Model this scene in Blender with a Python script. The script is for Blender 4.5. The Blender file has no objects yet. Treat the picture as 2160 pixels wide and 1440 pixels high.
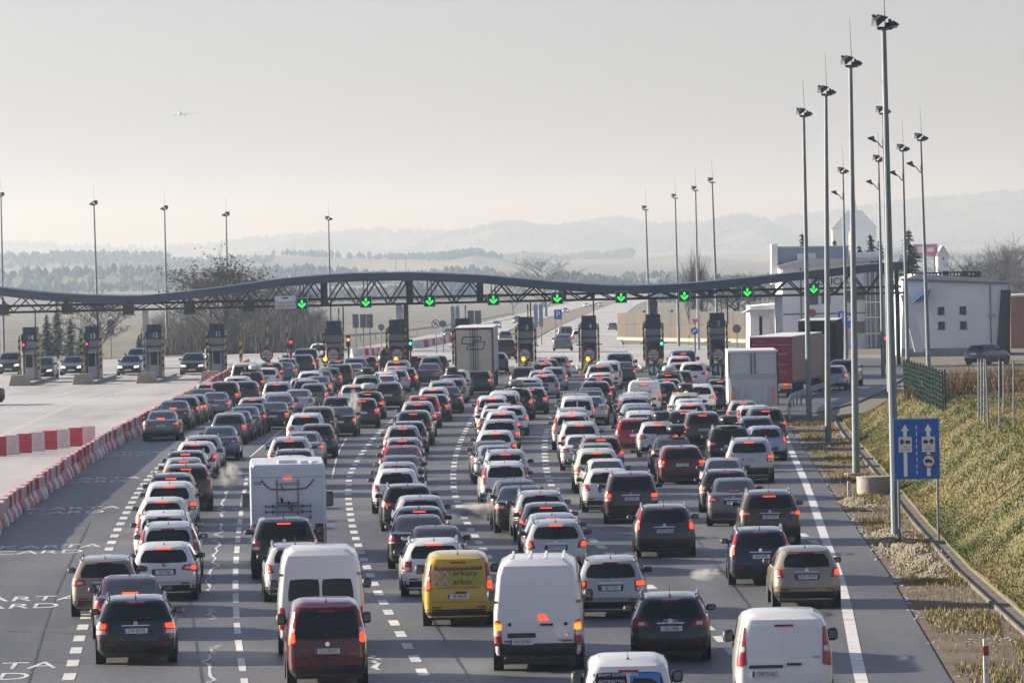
import bpy, bmesh, math, random
from mathutils import Vector, Matrix, Euler
import numpy as np
R = math.radians
rnd = random.Random(7)
SC = bpy.context.scene
COL = SC.collection

# ---------------------------------------------------------------- camera, sky, sun, exposure
F = 12000.0            # focal length in photo pixels (200 mm lens)
CH = 9.23              # camera height above the plaza
HOR = 516.0            # horizon row in the photograph
ROLL = 0.0205
PITCH = math.atan((720 - HOR) / F)
cam = bpy.data.cameras.new('camera')
cam.sensor_width = 36; cam.lens = 36 * F / 2160
cam.clip_start = 1; cam.clip_end = 40000
camo = bpy.data.objects.new('camera', cam); COL.objects.link(camo)
camo.location = (0, 0, CH)
camo.matrix_world = Matrix.Translation((0, 0, CH)) @ Matrix.Rotation(R(90) - PITCH, 4, 'X') @ Matrix.Rotation(-ROLL, 4, 'Z')
SC.camera = camo

SUN_EL, SUN_AZ = 17.0, 72.0     # azimuth: degrees from the view axis (+y) towards the left (-x)
w = bpy.data.worlds.new('World'); SC.world = w; w.use_nodes = True
nt = w.node_tree; bgn = nt.nodes['Background']
sky = nt.nodes.new('ShaderNodeTexSky'); sky.sky_type = 'NISHITA'; sky.sun_disc = False
sky.sun_elevation = R(SUN_EL); sky.sun_rotation = R(-SUN_AZ)
sky.air_density = 1.0; sky.dust_density = 1.0; sky.ozone_density = 4.0
hs = nt.nodes.new('ShaderNodeHueSaturation'); hs.inputs['Saturation'].default_value = 0.7
nt.links.new(sky.outputs[0], hs.inputs['Color']); tint = nt.nodes.new('ShaderNodeMix'); tint.data_type = 'RGBA'; tint.blend_type = 'MULTIPLY'; tint.inputs[0].default_value = 1; tint.inputs[7].default_value = (1.06, .94, 1.0, 1)   # neutral white balance
nt.links.new(hs.outputs[0], tint.inputs[6]); nt.links.new(tint.outputs[2], bgn.inputs[0])
bgn.inputs[1].default_value = 0.066
sun = bpy.data.lights.new('sun', 'SUN'); sun.energy = 5.0; sun.angle = R(0.6); sun.color = (1, .89, .73)
suno = bpy.data.objects.new('sun', sun); COL.objects.link(suno)
sdir = Vector((-math.sin(R(SUN_AZ)) * math.cos(R(SUN_EL)), math.cos(R(SUN_AZ)) * math.cos(R(SUN_EL)), math.sin(R(SUN_EL))))
suno.rotation_euler = sdir.to_track_quat('Z', 'Y').to_euler()
vs = SC.view_settings; vs.view_transform = 'Standard'; vs.look = 'None'; vs.gamma = 1; vs.use_curve_mapping = False
vs.exposure = 1.24
HAZE = 1.75e-4
SC.cycles.use_denoising = True
SC.cycles.max_bounces = 6; SC.cycles.diffuse_bounces = 2; SC.cycles.glossy_bounces = 3
SC.cycles.transparent_max_bounces = 8; SC.cycles.volume_bounces = 0
SC.cycles.caustics_reflective = False; SC.cycles.caustics_refractive = False

# ---------------------------------------------------------------- photo pixel -> place on the ground
def ray(px, py):
    dx, dy = px - 1080.0, py - 720.0
    c, s = math.cos(ROLL), math.sin(ROLL)
    a, b = dx * c - dy * s, dy * c + dx * s
    x, f, u = a / F, 1.0, -b / F
    cp, sp = math.cos(PITCH), math.sin(PITCH)
    return x, f * cp + u * sp, u * cp - f * sp
def at(px, py, Y):
    x, y, z = ray(px, py); t = Y / y
    return Vector((x * t, Y, CH + z * t))
def gz(Y):
    """height of the road surface: level plaza, then falling away behind the gantry"""
    if Y < 430: return 0.0
    if Y < 520: return -0.0122 * (Y - 430) ** 2 / 180
    if Y < 1000: return -0.55 - 0.0122 * (Y - 520)
    if Y < 2200: return -6.4 - 0.0070 * (Y - 1000)
    return -14.8
def ground(px, py, z=None):
    x, y, s = ray(px, py)
    if z is not None:
        t = (z - CH) / s
        return Vector((x * t, y * t, z))
    Y = -CH / s * y
    for _ in range(60):
        Y = Y + 0.5 * ((gz(Y) - CH) / s * y - Y)
    t = Y / y
    return Vector((x * t, Y, gz(Y)))

# ---------------------------------------------------------------- materials
MATS = {}
def mat(name, col=(.5, .5, .5), rough=.6, metal=0.0, spec=.5, coat=0.0, emit=None, es=0.0, obj_color=False,
        noise=None, alpha=None, dirt=0.0, bump=None, trans=0.0):
    """noise=(scale, colour2, contrast lo, hi[, stretch]); dirt = strength of road grime low on the body"""
    if name in MATS: return MATS[name]
    m = bpy.data.materials.new(name); m.use_nodes = True
    t = m.node_tree; N = t.nodes; L = t.links; b = N['Principled BSDF']
    b.inputs['Base Color'].default_value = (*col, 1); b.inputs['Roughness'].default_value = rough
    b.inputs['Metallic'].default_value = metal; b.inputs['Specular IOR Level'].default_value = spec
    b.inputs['Coat Weight'].default_value = coat; b.inputs['Coat IOR'].default_value = 1.42; b.inputs['Coat Roughness'].default_value = .06
    b.inputs['Transmission Weight'].default_value = trans
    if emit: b.inputs['Emission Color'].default_value = (*emit, 1); b.inputs['Emission Strength'].default_value = es
    src = None
    if obj_color:
        oi = N.new('ShaderNodeObjectInfo'); src = oi.outputs['Color']
    if noise:
        tc = N.new('ShaderNodeTexCoord'); mp = N.new('ShaderNodeMapping'); L.new(tc.outputs['Object'], mp.inputs[0])
        if len(noise) > 4: mp.inputs['Scale'].default_value = noise[4]
        nz = N.new('ShaderNodeTexNoise'); nz.inputs['Scale'].default_value = noise[0]; nz.inputs['Detail'].default_value = 6
        nz.inputs['Roughness'].default_value = .65
        L.new(mp.outputs[0], nz.inputs['Vector'])
        rp = N.new('ShaderNodeMapRange'); rp.inputs[1].default_value = noise[2]; rp.inputs[2].default_value = noise[3]
        L.new(nz.outputs[0], rp.inputs[0])
        mx = N.new('ShaderNodeMix'); mx.data_type = 'RGBA'; L.new(rp.outputs[0], mx.inputs[0])
        if src: L.new(src, mx.inputs[6])
        else: mx.inputs[6].default_value = (*col, 1)
        mx.inputs[7].default_value = (*noise[1], 1); src = mx.outputs[2]
    if dirt:
        tc = N.new('ShaderNodeTexCoord'); sx = N.new('ShaderNodeSeparateXYZ'); L.new(tc.outputs['Object'], sx.inputs[0])
        nz = N.new('ShaderNodeTexNoise'); nz.inputs['Scale'].default_value = 2.3; nz.inputs['Detail'].default_value = 5
        L.new(tc.outputs['Object'], nz.inputs['Vector'])
        mr = N.new('ShaderNodeMapRange'); mr.inputs[1].default_value = 1.05; mr.inputs[2].default_value = .2
        L.new(sx.outputs['Z'], mr.inputs[0])
        mu = N.new('ShaderNodeMath'); mu.operation = 'MULTIPLY'; L.new(mr.outputs[0], mu.inputs[0]); L.new(nz.outputs[0], mu.inputs[1])
        m2 = N.new('ShaderNodeMath'); m2.operation = 'MULTIPLY'; L.new(mu.outputs[0], m2.inputs[0]); m2.inputs[1].default_value = dirt
        mx = N.new('ShaderNodeMix'); mx.data_type = 'RGBA'; L.new(m2.outputs[0], mx.inputs[0])
        if src: L.new(src, mx.inputs[6])
        else: mx.inputs[6].default_value = (*col, 1)
        mx.inputs[7].default_value = (.125, .113, .096, 1); src = mx.outputs[2]
        r2 = N.new('ShaderNodeMapRange'); r2.inputs[3].default_value = rough; r2.inputs[4].default_value = .6
        L.new(m2.outputs[0], r2.inputs[0]); L.new(r2.outputs[0], b.inputs['Roughness'])
    if src: L.new(src, b.inputs['Base Color'])
    if bump:
        tc = N.new('ShaderNodeTexCoord'); nz = N.new('ShaderNodeTexNoise'); nz.inputs['Scale'].default_value = bump[0]; nz.inputs['Detail'].default_value = 4
        L.new(tc.outputs['Object'], nz.inputs['Vector'])
        bp = N.new('ShaderNodeBump'); bp.inputs['Strength'].default_value = bump[1]; bp.inputs['Distance'].default_value = .05
        L.new(nz.outputs[0], bp.inputs['Height']); L.new(bp.outputs[0], b.inputs['Normal'])
    MATS[name] = m
    return m

PAINT = mat('car_paint', rough=.24, spec=.25, coat=.9, obj_color=True, dirt=.36)
PAINTM = mat('car_paint_metallic', rough=.34, metal=.45, spec=.3, coat=.9, obj_color=True, dirt=.36)
GLASS = mat('tinted_glass', (.010, .013, .014), .05, spec=.32)
GLASSR = mat('raked_glass', (.012, .016, .018), .05, spec=.55, coat=.8)
RUBBER = mat('tyre_rubber', (.025, .025, .026), .8, noise=(6, (.09, .085, .08), .5, .8))
PLASTIC = mat('black_plastic', (.02, .02, .021), .5, noise=(5, (.055, .052, .048), .45, .75))
RIM = mat('wheel_rim', (.35, .35, .36), .35, metal=.8)
CHROME = mat('chrome', (.75, .76, .78), .15, metal=1)
LENS = mat('tail_lens', (.33, .012, .012), .22, coat=.5)
LENSC = mat('clear_lens', (.6, .58, .56), .15, coat=.5)
LIT = mat('lit_brake_lens', (.9, .09, .02), .3, emit=(1, .06, .015), es=.75)
LIT3 = mat('lit_high_brake_lens', (.9, .08, .03), .3, emit=(1, .07, .02), es=.8)
ORANGE = mat('amber_lens', (.9, .3, .03), .3, emit=(1, .3, .03), es=.7)
HEAD = mat('headlamp_lens', (.8, .78, .7), .1, emit=(1, .85, .6), es=.8)
PLATE = mat('plate_white', (.62, .63, .62), .4)
BLUE = mat('plate_blue', (.02, .06, .32), .4)
INK = mat('black_ink', (.015, .015, .016), .6)
WHITEP = mat('white_paint', (.75, .75, .74), .5, noise=(1.3, (.6, .59, .56), .45, .75))
MARK = mat('road_marking_paint', (.64, .64, .635), .65, noise=(2.3, (.24, .24, .245), .5, .74))
GALV = mat('galvanised_steel', (.18, .21, .235), .5, metal=.4, noise=(.9, (.125, .148, .168), .4, .7))
DARKST = mat('slate_blue_steel', (.05, .074, .10), .5, noise=(.25, (.07, .092, .118), .4, .7))
BLACKST = mat('black_steel', (.018, .02, .024), .5)
CONC = mat('concrete', (.34, .32, .29), .85, noise=(1.2, (.22, .2, .18), .4, .7), bump=(6, .4))
REDP = mat('red_paint', (.5, .025, .03), .5, noise=(2, (.36, .05, .05), .45, .8))
YELP = mat('yellow_paint', (.5, .36, .04), .55, noise=(3, (.33, .25, .06), .45, .7))

# ---------------------------------------------------------------- mesh helpers
def me(name, verts, faces, m=None, smooth=None, mats=None, idx=None):
    d = bpy.data.meshes.new(name)
    d.from_pydata([tuple(v) for v in verts], [], faces)
    if m: d.materials.append(m)
    for x in mats or []: d.materials.append(x)
    if idx is not None: d.polygons.foreach_set('material_index', idx)
    if smooth is not None:
        d.polygons.foreach_set('use_smooth', [True] * len(d.polygons))
        d.set_sharp_from_angle(angle=R(smooth))
    d.update()
    return d
class MB:
    """collects shapes for ONE mesh"""
    def __init__(s): s.v = []; s.f = []
    def add(s, v, f):
        o = len(s.v); s.v += [tuple(x) for x in v]; s.f += [[i + o for i in q] for q in f]; return s
    def box(s, x0, x1, y0, y1, z0, z1, b=0.0):
        if b:
            ring = lambda z, i: [(x0 + i + b, y0 + i, z), (x1 - i - b, y0 + i, z), (x1 - i, y0 + i + b, z), (x1 - i, y1 - i - b, z), (x1 - i - b, y1 - i, z), (x0 + i + b, y1 - i, z), (x0 + i, y1 - i - b, z), (x0 + i, y0 + i + b, z)]
            vs = ring(z0, b * .7) + ring(z0 + b, 0) + ring(z1 - b, 0) + ring(z1, b * .7); fs = [list(range(7, -1, -1)), list(range(24, 32))]
            for k in range(3): fs += [[k * 8 + i, k * 8 + (i + 1) % 8, k * 8 + 8 + (i + 1) % 8, k * 8 + 8 + i] for i in range(8)]
            return s.add(vs, fs)
        return s.add([(x0, y0, z0), (x1, y0, z0), (x1, y1, z0), (x0, y1, z0), (x0, y0, z1), (x1, y0, z1), (x1, y1, z1), (x0, y1, z1)],
                     [(3, 2, 1, 0), (4, 5, 6, 7), (0, 1, 5, 4), (1, 2, 6, 5), (2, 3, 7, 6), (3, 0, 4, 7)])
    def tube(s, p, q, r0, r1=None, n=8, caps=True):
        p, q = Vector(p), Vector(q); r1 = r0 if r1 is None else r1
        d = (q - p).normalized(); a = d.orthogonal().normalized(); b = d.cross(a)
        vs = []
        for c, r in ((p, r0), (q, r1)):
            for i in range(n):
                t = 2 * math.pi * i / n; vs.append(c + a * (r * math.cos(t)) + b * (r * math.sin(t)))
        fs = [[i, (i + 1) % n, n + (i + 1) % n, n + i] for i in range(n)]
        if caps: fs += [list(range(n - 1, -1, -1)), list(range(n, 2 * n))]
        return s.add(vs, fs)
    def bar(s, p, q, wd, hd, up=(0, 0, 1)):
        p, q = Vector(p), Vector(q); d = (q - p).normalized(); u = Vector(up); a = d.cross(u)
        if a.length < 1e-4: a = d.orthogonal()
        a.normalize(); u = a.cross(d); a *= wd / 2; u *= hd / 2
        return s.add([p - a - u, p + a - u, p + a + u, p - a + u, q - a - u, q + a - u, q + a + u, q - a + u],
                     [(0, 1, 2, 3), (7, 6, 5, 4), (1, 0, 4, 5), (2, 1, 5, 6), (3, 2, 6, 7), (0, 3, 7, 4)])
    def disc(s, c, r, th, n=20, axis='y'):
        c = Vector(c); d = {'y': Vector((0, 1, 0)), 'x': Vector((1, 0, 0)), 'z': Vector((0, 0, 1))}[axis]
        return s.tube(c - d * (th / 2), c + d * (th / 2), r, r, n)
    def prism(s, pts, y0, y1):
        """polygon in x,z pushed along y"""
        n = len(pts)
        return s.add([(x, y0, z) for x, z in pts] + [(x, y1, z) for x, z in pts],
                     [list(range(n)), list(range(2 * n - 1, n - 1, -1))] + [[(i + 1) % n, i, n + i, n + (i + 1) % n] for i in range(n)])
    def sheet(s, pts, z=None):
        return s.add([(p[0], p[1], p[2] if z is None else z) for p in pts], [list(range(len(pts)))])
    def mesh(s, name, m, smooth=None): return me(name, s.v, s.f, m, smooth)
def link(name, data, parent=None, loc=None, rot=None, color=None):
    o = bpy.data.objects.new(name, data); COL.objects.link(o)
    if parent: o.parent = parent
    if loc is not None: o.location = loc
    if rot is not None: o.rotation_euler = rot
    if color: o.color = color
    return o
def tag(o, label=None, cat=None, group=None, kind=None):
    if label: o['label'] = label
    if cat: o['category'] = cat
    if group: o['group'] = group
    if kind: o['kind'] = kind
    return o
def thing(name, label, cat, loc=(0, 0, 0), rz=0, group=None):
    o = bpy.data.objects.new(name, None); COL.objects.link(o); o.location = loc; o.rotation_euler = (0, 0, rz)
    o.empty_display_size = .3
    return tag(o, label, cat, group)
def copy_tree(o, parent=None):
    c = o.copy(); COL.objects.link(c); c.parent = parent
    for ch in o.children: copy_tree(ch, c)
    return c
TXT = {}
def text_mesh(s, size=1.0, ext=0.0, m=None, sx=1.0, align='CENTER', flat=False):
    k = (s, size, ext, m.name if m else None, sx, align, flat)
    if k in TXT: return TXT[k]
    c = bpy.data.curves.new('lettering', 'FONT'); c.body = s; c.size = size; c.align_x = align; c.align_y = 'CENTER'; c.extrude = ext
    c.resolution_u = 3
    o = bpy.data.objects.new('lettering', c); d = bpy.data.meshes.new_from_object(o)
    if not flat: d.transform(Matrix.Rotation(R(90), 4, 'X'))
    if sx != 1: d.transform(Matrix.Scale(sx, 4, (1, 0, 0)))
    d.materials.clear()
    if m: d.materials.append(m)
    bpy.data.objects.remove(o); bpy.data.curves.remove(c)
    TXT[k] = d
    return d
def itab(tab, z):
    if z <= tab[0][0]: return tab[0][1]
    for (a, b), (c, d) in zip(tab, tab[1:]):
        if z <= c: return b + (d - b) * (z - a) / (c - a) if c > a else d
    return tab[-1][1]
ORD = 'first second third fourth fifth sixth seventh eighth ninth tenth eleventh twelfth thirteenth fourteenth fifteenth sixteenth seventeenth eighteenth nineteenth twentieth'.split()
def ordinal(n):
    if n <= 20: return ORD[n - 1]
    if n > 99: return 'hundredth' if n == 100 else 'hundred-and-' + ordinal(n - 100)
    t = {2: ('twentieth', 'twenty-'), 3: ('thirtieth', 'thirty-'), 4: ('fortieth', 'forty-'), 5: ('fiftieth', 'fifty-'), 6: ('sixtieth', 'sixty-'), 7: ('seventieth', 'seventy-'), 8: ('eightieth', 'eighty-'), 9: ('ninetieth', 'ninety-')}[n // 10]
    return t[0] if n % 10 == 0 else t[1] + ORD[n % 10 - 1]
# ================================================================ the setting
def struct(name, data, label=None, parent=None):
    o = link(name, data, parent)
    if not parent: tag(o, label, kind='structure')
    return o
EDGE = [(60, 8.0), (90, 8.4), (119, 9.0), (156, 10.2), (192, 11.1), (239, 12.4), (283, 13.6), (300, 14.2)]   # asphalt edge, right: y -> x
TOE = [(60, 10.6), (131, 11.7), (157, 12.1), (186, 12.9), (226, 14.2), (250, 14.9), (272, 15.6), (292, 16.4)]   # foot of the embankment
BAR = [(150, -15.8), (197, -17.7), (260, -19.0), (297, -19.3), (346, -19.6), (412, -20.2), (440, -20.4)]        # line of plastic barriers

def strip(ys, xl, xr, zoff=0.0):
    v = []; f = []
    for i, y in enumerate(ys):
        a, b = xl(y), xr(y); n = 1
        v += [(a, y, gz(y) + zoff), (b, y, gz(y) + zoff)]
        if i: f.append((2 * i - 2, 2 * i - 1, 2 * i + 1, 2 * i))
    return v, f
# ground: one sheet to the horizon
gy = [-200, 0, 60, 120, 200, 300, 400, 430, 450, 475, 500, 520, 600, 700, 800, 1000, 1300, 1700, 2200, 3000, 5000, 9000, 14000, 25000]
gx = [-9000, -3000, -1200, -500, -200, -80, -30, 0, 30, 80, 200, 500, 1200, 3000, 9000]
v = [(x, y, gz(y) - .06) for y in gy for x in gx]; n = len(gx)
f = [(j * n + i, j * n + i + 1, (j + 1) * n + i + 1, (j + 1) * n + i) for j in range(len(gy) - 1) for i in range(n - 1)]
M_GROUND = mat('winter_field', (.11, .105, .075), .95, noise=(.006, (.17, .155, .12), .35, .65), bump=(.5, .3))
struct('ground', me('ground', v, f, M_GROUND), 'dull winter fields running to the hills')

def asphalt(name, c1, c2, c3, rough, scale):
    """worn asphalt: aggregate speckle, long wheel tracks, patches"""
    m = bpy.data.materials.new(name); m.use_nodes = True; t = m.node_tree; N = t.nodes; L = t.links; b = N['Principled BSDF']
    tc = N.new('ShaderNodeTexCoord')
    def nz(sc, stretch, det=5):
        mp = N.new('ShaderNodeMapping'); mp.inputs['Scale'].default_value = stretch; L.new(tc.outputs['Object'], mp.inputs[0])
        q = N.new('ShaderNodeTexNoise'); q.inputs['Scale'].default_value = sc; q.inputs['Detail'].default_value = det; q.inputs['Roughness'].default_value = .6
        L.new(mp.outputs[0], q.inputs['Vector']); return q.outputs[0]
    def mr(x, a, b_):
        r = N.new('ShaderNodeMapRange'); r.inputs[1].default_value = a; r.inputs[2].default_value = b_; L.new(x, r.inputs[0]); return r.outputs[0]
    def mix(fac, a, b_):
        x = N.new('ShaderNodeMix'); x.data_type = 'RGBA'; L.new(fac, x.inputs[0])
        for s, i in ((a, 6), (b_, 7)):
            if isinstance(s, tuple): x.inputs[i].default_value = (*s, 1)
            else: L.new(s, x.inputs[i])
        return x.outputs[2]
    tracks = mr(nz(.55, (1, .02, 1), 3), .38, .66)
    patches = mr(nz(.09, (1, .35, 1)), .42, .62)
    speck = mr(nz(9, (1, 1, 1), 8), .35, .7)
    c = mix(tracks, c1, c2); c = mix(patches, c, c3)
    d = N.new('ShaderNodeMix'); d.data_type = 'RGBA'; d.blend_type = 'MULTIPLY'; d.inputs[0].default_value = .55
    L.new(c, d.inputs[6]); sp = N.new('ShaderNodeMapRange'); sp.inputs[3].default_value = .45; sp.inputs[4].default_value = 1.45; L.new(speck, sp.inputs[0]); L.new(sp.outputs[0], d.inputs[7])
    L.new(d.outputs[2], b.inputs['Base Color'])
    b.inputs['Roughness'].default_value = rough; b.inputs['Specular IOR Level'].default_value = .5
    bp = N.new('ShaderNodeBump'); bp.inputs['Strength'].default_value = .35; bp.inputs['Distance'].default_value = .02
    L.new(speck, bp.inputs['Height']); L.new(bp.outputs[0], b.inputs['Normal'])
    MATS[name] = m
    return m
M_ASPH = asphalt('asphalt', (.112, .118, .13), (.066, .071, .08), (.145, .15, .158), .58, 1)
M_SALT_GLARE = asphalt('salted_glare_asphalt', (.44, .44, .44), (.34, .34, .345), (.52, .52, .515), .7, 1)  # salt tone, brightened further by low-sun glare put into the colour
ys = [60, 90, 119, 156, 192, 239, 283, 300, 310, 345, 380, 412, 432]
def redge(y):
    if y <= 300: return itab(EDGE, y)
    return itab([(300, 14.2), (310, 16.5), (345, 19.5), (380, 22), (412, 22), (440, 22)], y)
v, f = strip(ys, lambda y: -60, redge, -.03 + .03)
road = struct('road', me('road', v, f, M_ASPH), 'grey asphalt of the toll plaza approach')
# ramp that leaves to the right past the embankment
rp = [(14, 300), (20, 318), (30, 372), (34, 420), (36, 500), (26, 520), (24, 440), (21, 400), (16, 345)]
def ribbon(pts, z=.008):
    v = []; f = []
    for i, (xl, xr, y) in enumerate(pts):
        v += [(xl, y, gz(y) + z), (xr, y, gz(y) + z)]
        if i: f.append((2 * i - 2, 2 * i - 1, 2 * i + 1, 2 * i))
    return v, f
v, f = ribbon([(12, 15, 296), (12, 19.4, 320), (14, 22.6, 345), (18, 25.6, 372), (22.5, 28, 400), (23, 29, 430), (23, 29, 520)], .004)
struct('ramp_road', me('ramp_road', v, f, M_ASPH), 'side road curving away behind the embankment')
# pale salted carriageway with sun glare in its albedo, left of the barriers
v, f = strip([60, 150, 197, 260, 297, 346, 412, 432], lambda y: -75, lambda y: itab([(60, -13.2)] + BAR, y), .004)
struct('left_carriageway', me('left_carriageway', v, f, M_SALT_GLARE), 'pale salt-dried carriageway with painted sun glare, left of the red and white barriers')
# the plaza behind the gantry and the two motorway carriageways that leave it
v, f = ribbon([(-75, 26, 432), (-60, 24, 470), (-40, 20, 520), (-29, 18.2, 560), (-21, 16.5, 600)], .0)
struct('far_plaza', me('far_plaza', v, f, M_SALT_GLARE), 'pale plaza behind the gantry')
def px_ribbon(L_, R_, z=.02, n=14):
    """ribbon between two lines of photo points on the falling road"""
    out = []
    for k in range(n):
        q = []
        for T in (L_, R_):
            t = k / (n - 1) * (len(T) - 1); i = min(int(t), len(T) - 2); a = t - i
            q.append(ground(T[i][0] + (T[i + 1][0] - T[i][0]) * a, T[i][1] + (T[i + 1][1] - T[i][1]) * a))
        out.append(q)
    v = []; f = []
    for i, (a, b) in enumerate(out):
        v += [(a.x, a.y, a.z + z), (b.x, b.y, b.z + z)]
        if i: f.append((2 * i - 2, 2 * i - 1, 2 * i + 1, 2 * i))
    return v, f
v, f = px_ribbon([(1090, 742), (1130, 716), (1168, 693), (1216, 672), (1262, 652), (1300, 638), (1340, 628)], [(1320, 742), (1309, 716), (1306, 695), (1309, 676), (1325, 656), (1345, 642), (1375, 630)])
struct('far_carriageway', me('far_carriageway', v, f, M_SALT_GLARE), 'motorway carriageway leading away to the hills')
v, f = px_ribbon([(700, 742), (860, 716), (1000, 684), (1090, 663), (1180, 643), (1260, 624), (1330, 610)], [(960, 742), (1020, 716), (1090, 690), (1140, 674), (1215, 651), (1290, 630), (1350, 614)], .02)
struct('far_oncoming_carriageway', me('far_oncoming_carriageway', v, f, M_SALT_GLARE), 'pale oncoming carriageway coming from the hills')
M_VERGE = mat('dry_verge', (.19, .155, .10), .95, noise=(.12, (.13, .10, .06), .4, .65), bump=(1.5, .6))
v, f = px_ribbon([(975, 741), (1035, 716), (1100, 692), (1150, 676), (1220, 654), (1294, 632), (1352, 615)], [(1086, 741), (1125, 717), (1163, 694), (1212, 673), (1258, 653), (1297, 638), (1338, 628)], .035)
struct('median_verge', me('median_verge', v, f, M_VERGE), 'brown grass strip between the carriageways')

# ---- embankment on the right, with verge
def emb(x, y):
    t = itab(TOE, y) if y < 292 else 16.4
    s = (x - t) / 4.2
    h = 2.5 * (0 if s < 0 else 1 if s > 1 else s * s * (3 - 2 * s) * .6 + s * .4)
    if x > t + 4.2: h += .012 * min(x - t - 4.2, 30)
    if y > 268: 
        e = min(1, (y - 268) / 34.0); h *= 1 - e * e * (3 - 2 * e)
        h += max(0, min(1, (x - 33) / 10)) * e * 1.6
    if h > .02: h += .03 * math.sin(x * 1.7 + y * .31) * math.sin(y * .23 + 1) + .012 * math.sin(x * 3.1 - y * .9)
    return h - .05 + (.05 if h > .02 else 0)
M_TURF = mat('turf_soil', (.10, .105, .03), .95, noise=(.45, (.17, .14, .06), .38, .66), bump=(3, .8))
ys = [60 + 4 * i for i in range(61)]
offs = [0, .12, .35, .7, 1.0, 1.5, 2, 2.5, 3, 3.5, 4.2, 5, 6.5, 9, 13, 20, 30, 45, 70]
v = []; f = []
for y in ys:
    t = itab(TOE, y) if y < 292 else 16.4
    v += [(t + .35 + o, y, emb(t + .35 + o, y) + .02) for o in offs]
n = len(offs)
f = [(j * n + i, j * n + i + 1, (j + 1) * n + i + 1, (j + 1) * n + i) for j in range(len(ys) - 1) for i in range(n - 1)]
struct('embankment', me('embankment', v, f, M_TURF, 80), 'grassy embankment slope along the right edge')
v, f = strip([60, 90, 119, 140, 156, 175, 192, 215, 239, 260, 283, 300], lambda y: itab(EDGE, y) - .02, lambda y: itab(TOE, y) + .1, -.02)
M_DIRT = mat('dirt_verge', (.15, .11, .07), .95, noise=(.5, (.08, .065, .04), .4, .62), bump=(4, .9))
struct('dirt_verge', me('dirt_verge', v, f, M_DIRT), 'brown dirt verge beside the asphalt')
# concrete drain at the foot of the slope: single channel pieces
seg = MB().box(-.26, -.20, 0, 2.9, -.02, .07).box(.20, .26, 0, 2.9, -.02, .09).box(-.2, .2, 0, 2.9, -.03, .015).mesh('channel_piece', mat('mossy_concrete', (.17, .155, .13), .9, noise=(.8, (.09, .085, .06), .42, .62)))
dr = thing('drain_channel', 'concrete drain channel at the foot of the grassy slope', 'drain')
y = 100.0
while y < 284:
    a, b = itab(TOE, y), itab(TOE, y + 3)
    link('channel_piece', seg, dr, (a + .22, y, -.005), (0, 0, -math.atan2(b - a, 3))); y += 3
# grass blades on the slope and tufts on the verge
def blades(name, pts, hmin, hmax, cols, wd, label, lean=.35, sets=None):
    nb = len(pts); V = np.zeros((nb * 3, 3), 'f'); rs = np.random.RandomState(5)
    P = np.array(pts, 'f'); h = rs.uniform(hmin, hmax, nb); a = rs.uniform(0, 6.283, nb); la = rs.uniform(0, 6.283, nb); le = rs.uniform(0, lean, nb) * h
    dx, dy = np.cos(a) * wd, np.sin(a) * wd
    V[0::3] = P + np.stack([dx, dy, -.03 + 0 * dx], 1); V[1::3] = P - np.stack([dx, dy, .03 + 0 * dx], 1)
    V[2::3] = P + np.stack([np.cos(la) * le, np.sin(la) * le, h], 1)
    d = bpy.data.meshes.new(name); d.vertices.add(nb * 3); d.vertices.foreach_set('co', V.ravel()); d.loops.add(nb * 3); d.loops.foreach_set('vertex_index', np.arange(nb * 3, dtype='i'))
    d.polygons.add(nb); d.polygons.foreach_set('loop_start', np.arange(0, nb * 3, 3, dtype='i'))
    for c in cols: d.materials.append(c)
    mi = rs.randint(0, len(cols), nb) if sets is None else np.array(sets)
    d.polygons.foreach_set('material_index', mi.astype('i')); d.update(); d.validate()
    o = link(name, d); return tag(o, label, kind='stuff')
G1 = mat('grass_green', (.095, .122, .02), .85); G2 = mat('grass_olive', (.16, .145, .042), .85); G3 = mat('grass_straw', (.3, .22, .09), .85); G4 = mat('grass_dark', (.035, .045, .012), .85)
pts = []; sets = []
while len(pts) < 150000:
    y = 100 + 190 * rnd.random() ** 1.15; t = itab(TOE, y); x = t + .4 + rnd.random() ** 1.5 * 9
    if 1080 + x / y * F > 2250: continue
    pts.append((x, y, emb(x, y) + .02))
    q = math.sin(x * .9 + y * .11) + math.sin(y * .35 - x * .6) + math.sin(y * .07 + x * 2.3) * .8 + rnd.gauss(0, .9)
    q += .75 if x > t + 4.2 else -.45
    sets.append(2 if q > 1.2 else 1 if q > .0 else 0 if rnd.random() < .82 else 3)
blades('slope_grass', pts, .02, .075, [G1, G2, G3, G4], .026, 'short green and straw coloured grass on the slope', lean=.9, sets=sets)
pts = []; sets = []
while len(pts) < 26000:
    y = 100 + 188 * rnd.random(); a, b = itab(EDGE, y), itab(TOE, y); x = a + .25 + (b - a - .2) * rnd.random() ** .7
    q = math.sin(x * 1.7 + y * .25) + math.sin(y * .41 - x)
    if q < .1 and rnd.random() < .93: continue
    pts.append((x, y, -.02)); sets.append(rnd.choice([1, 2, 2, 0]))
blades('verge_grass', pts, .03, .13, [G1, G2, G3], .02, 'thin dry grass on the dirt verge', .6, sets=sets)
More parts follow.
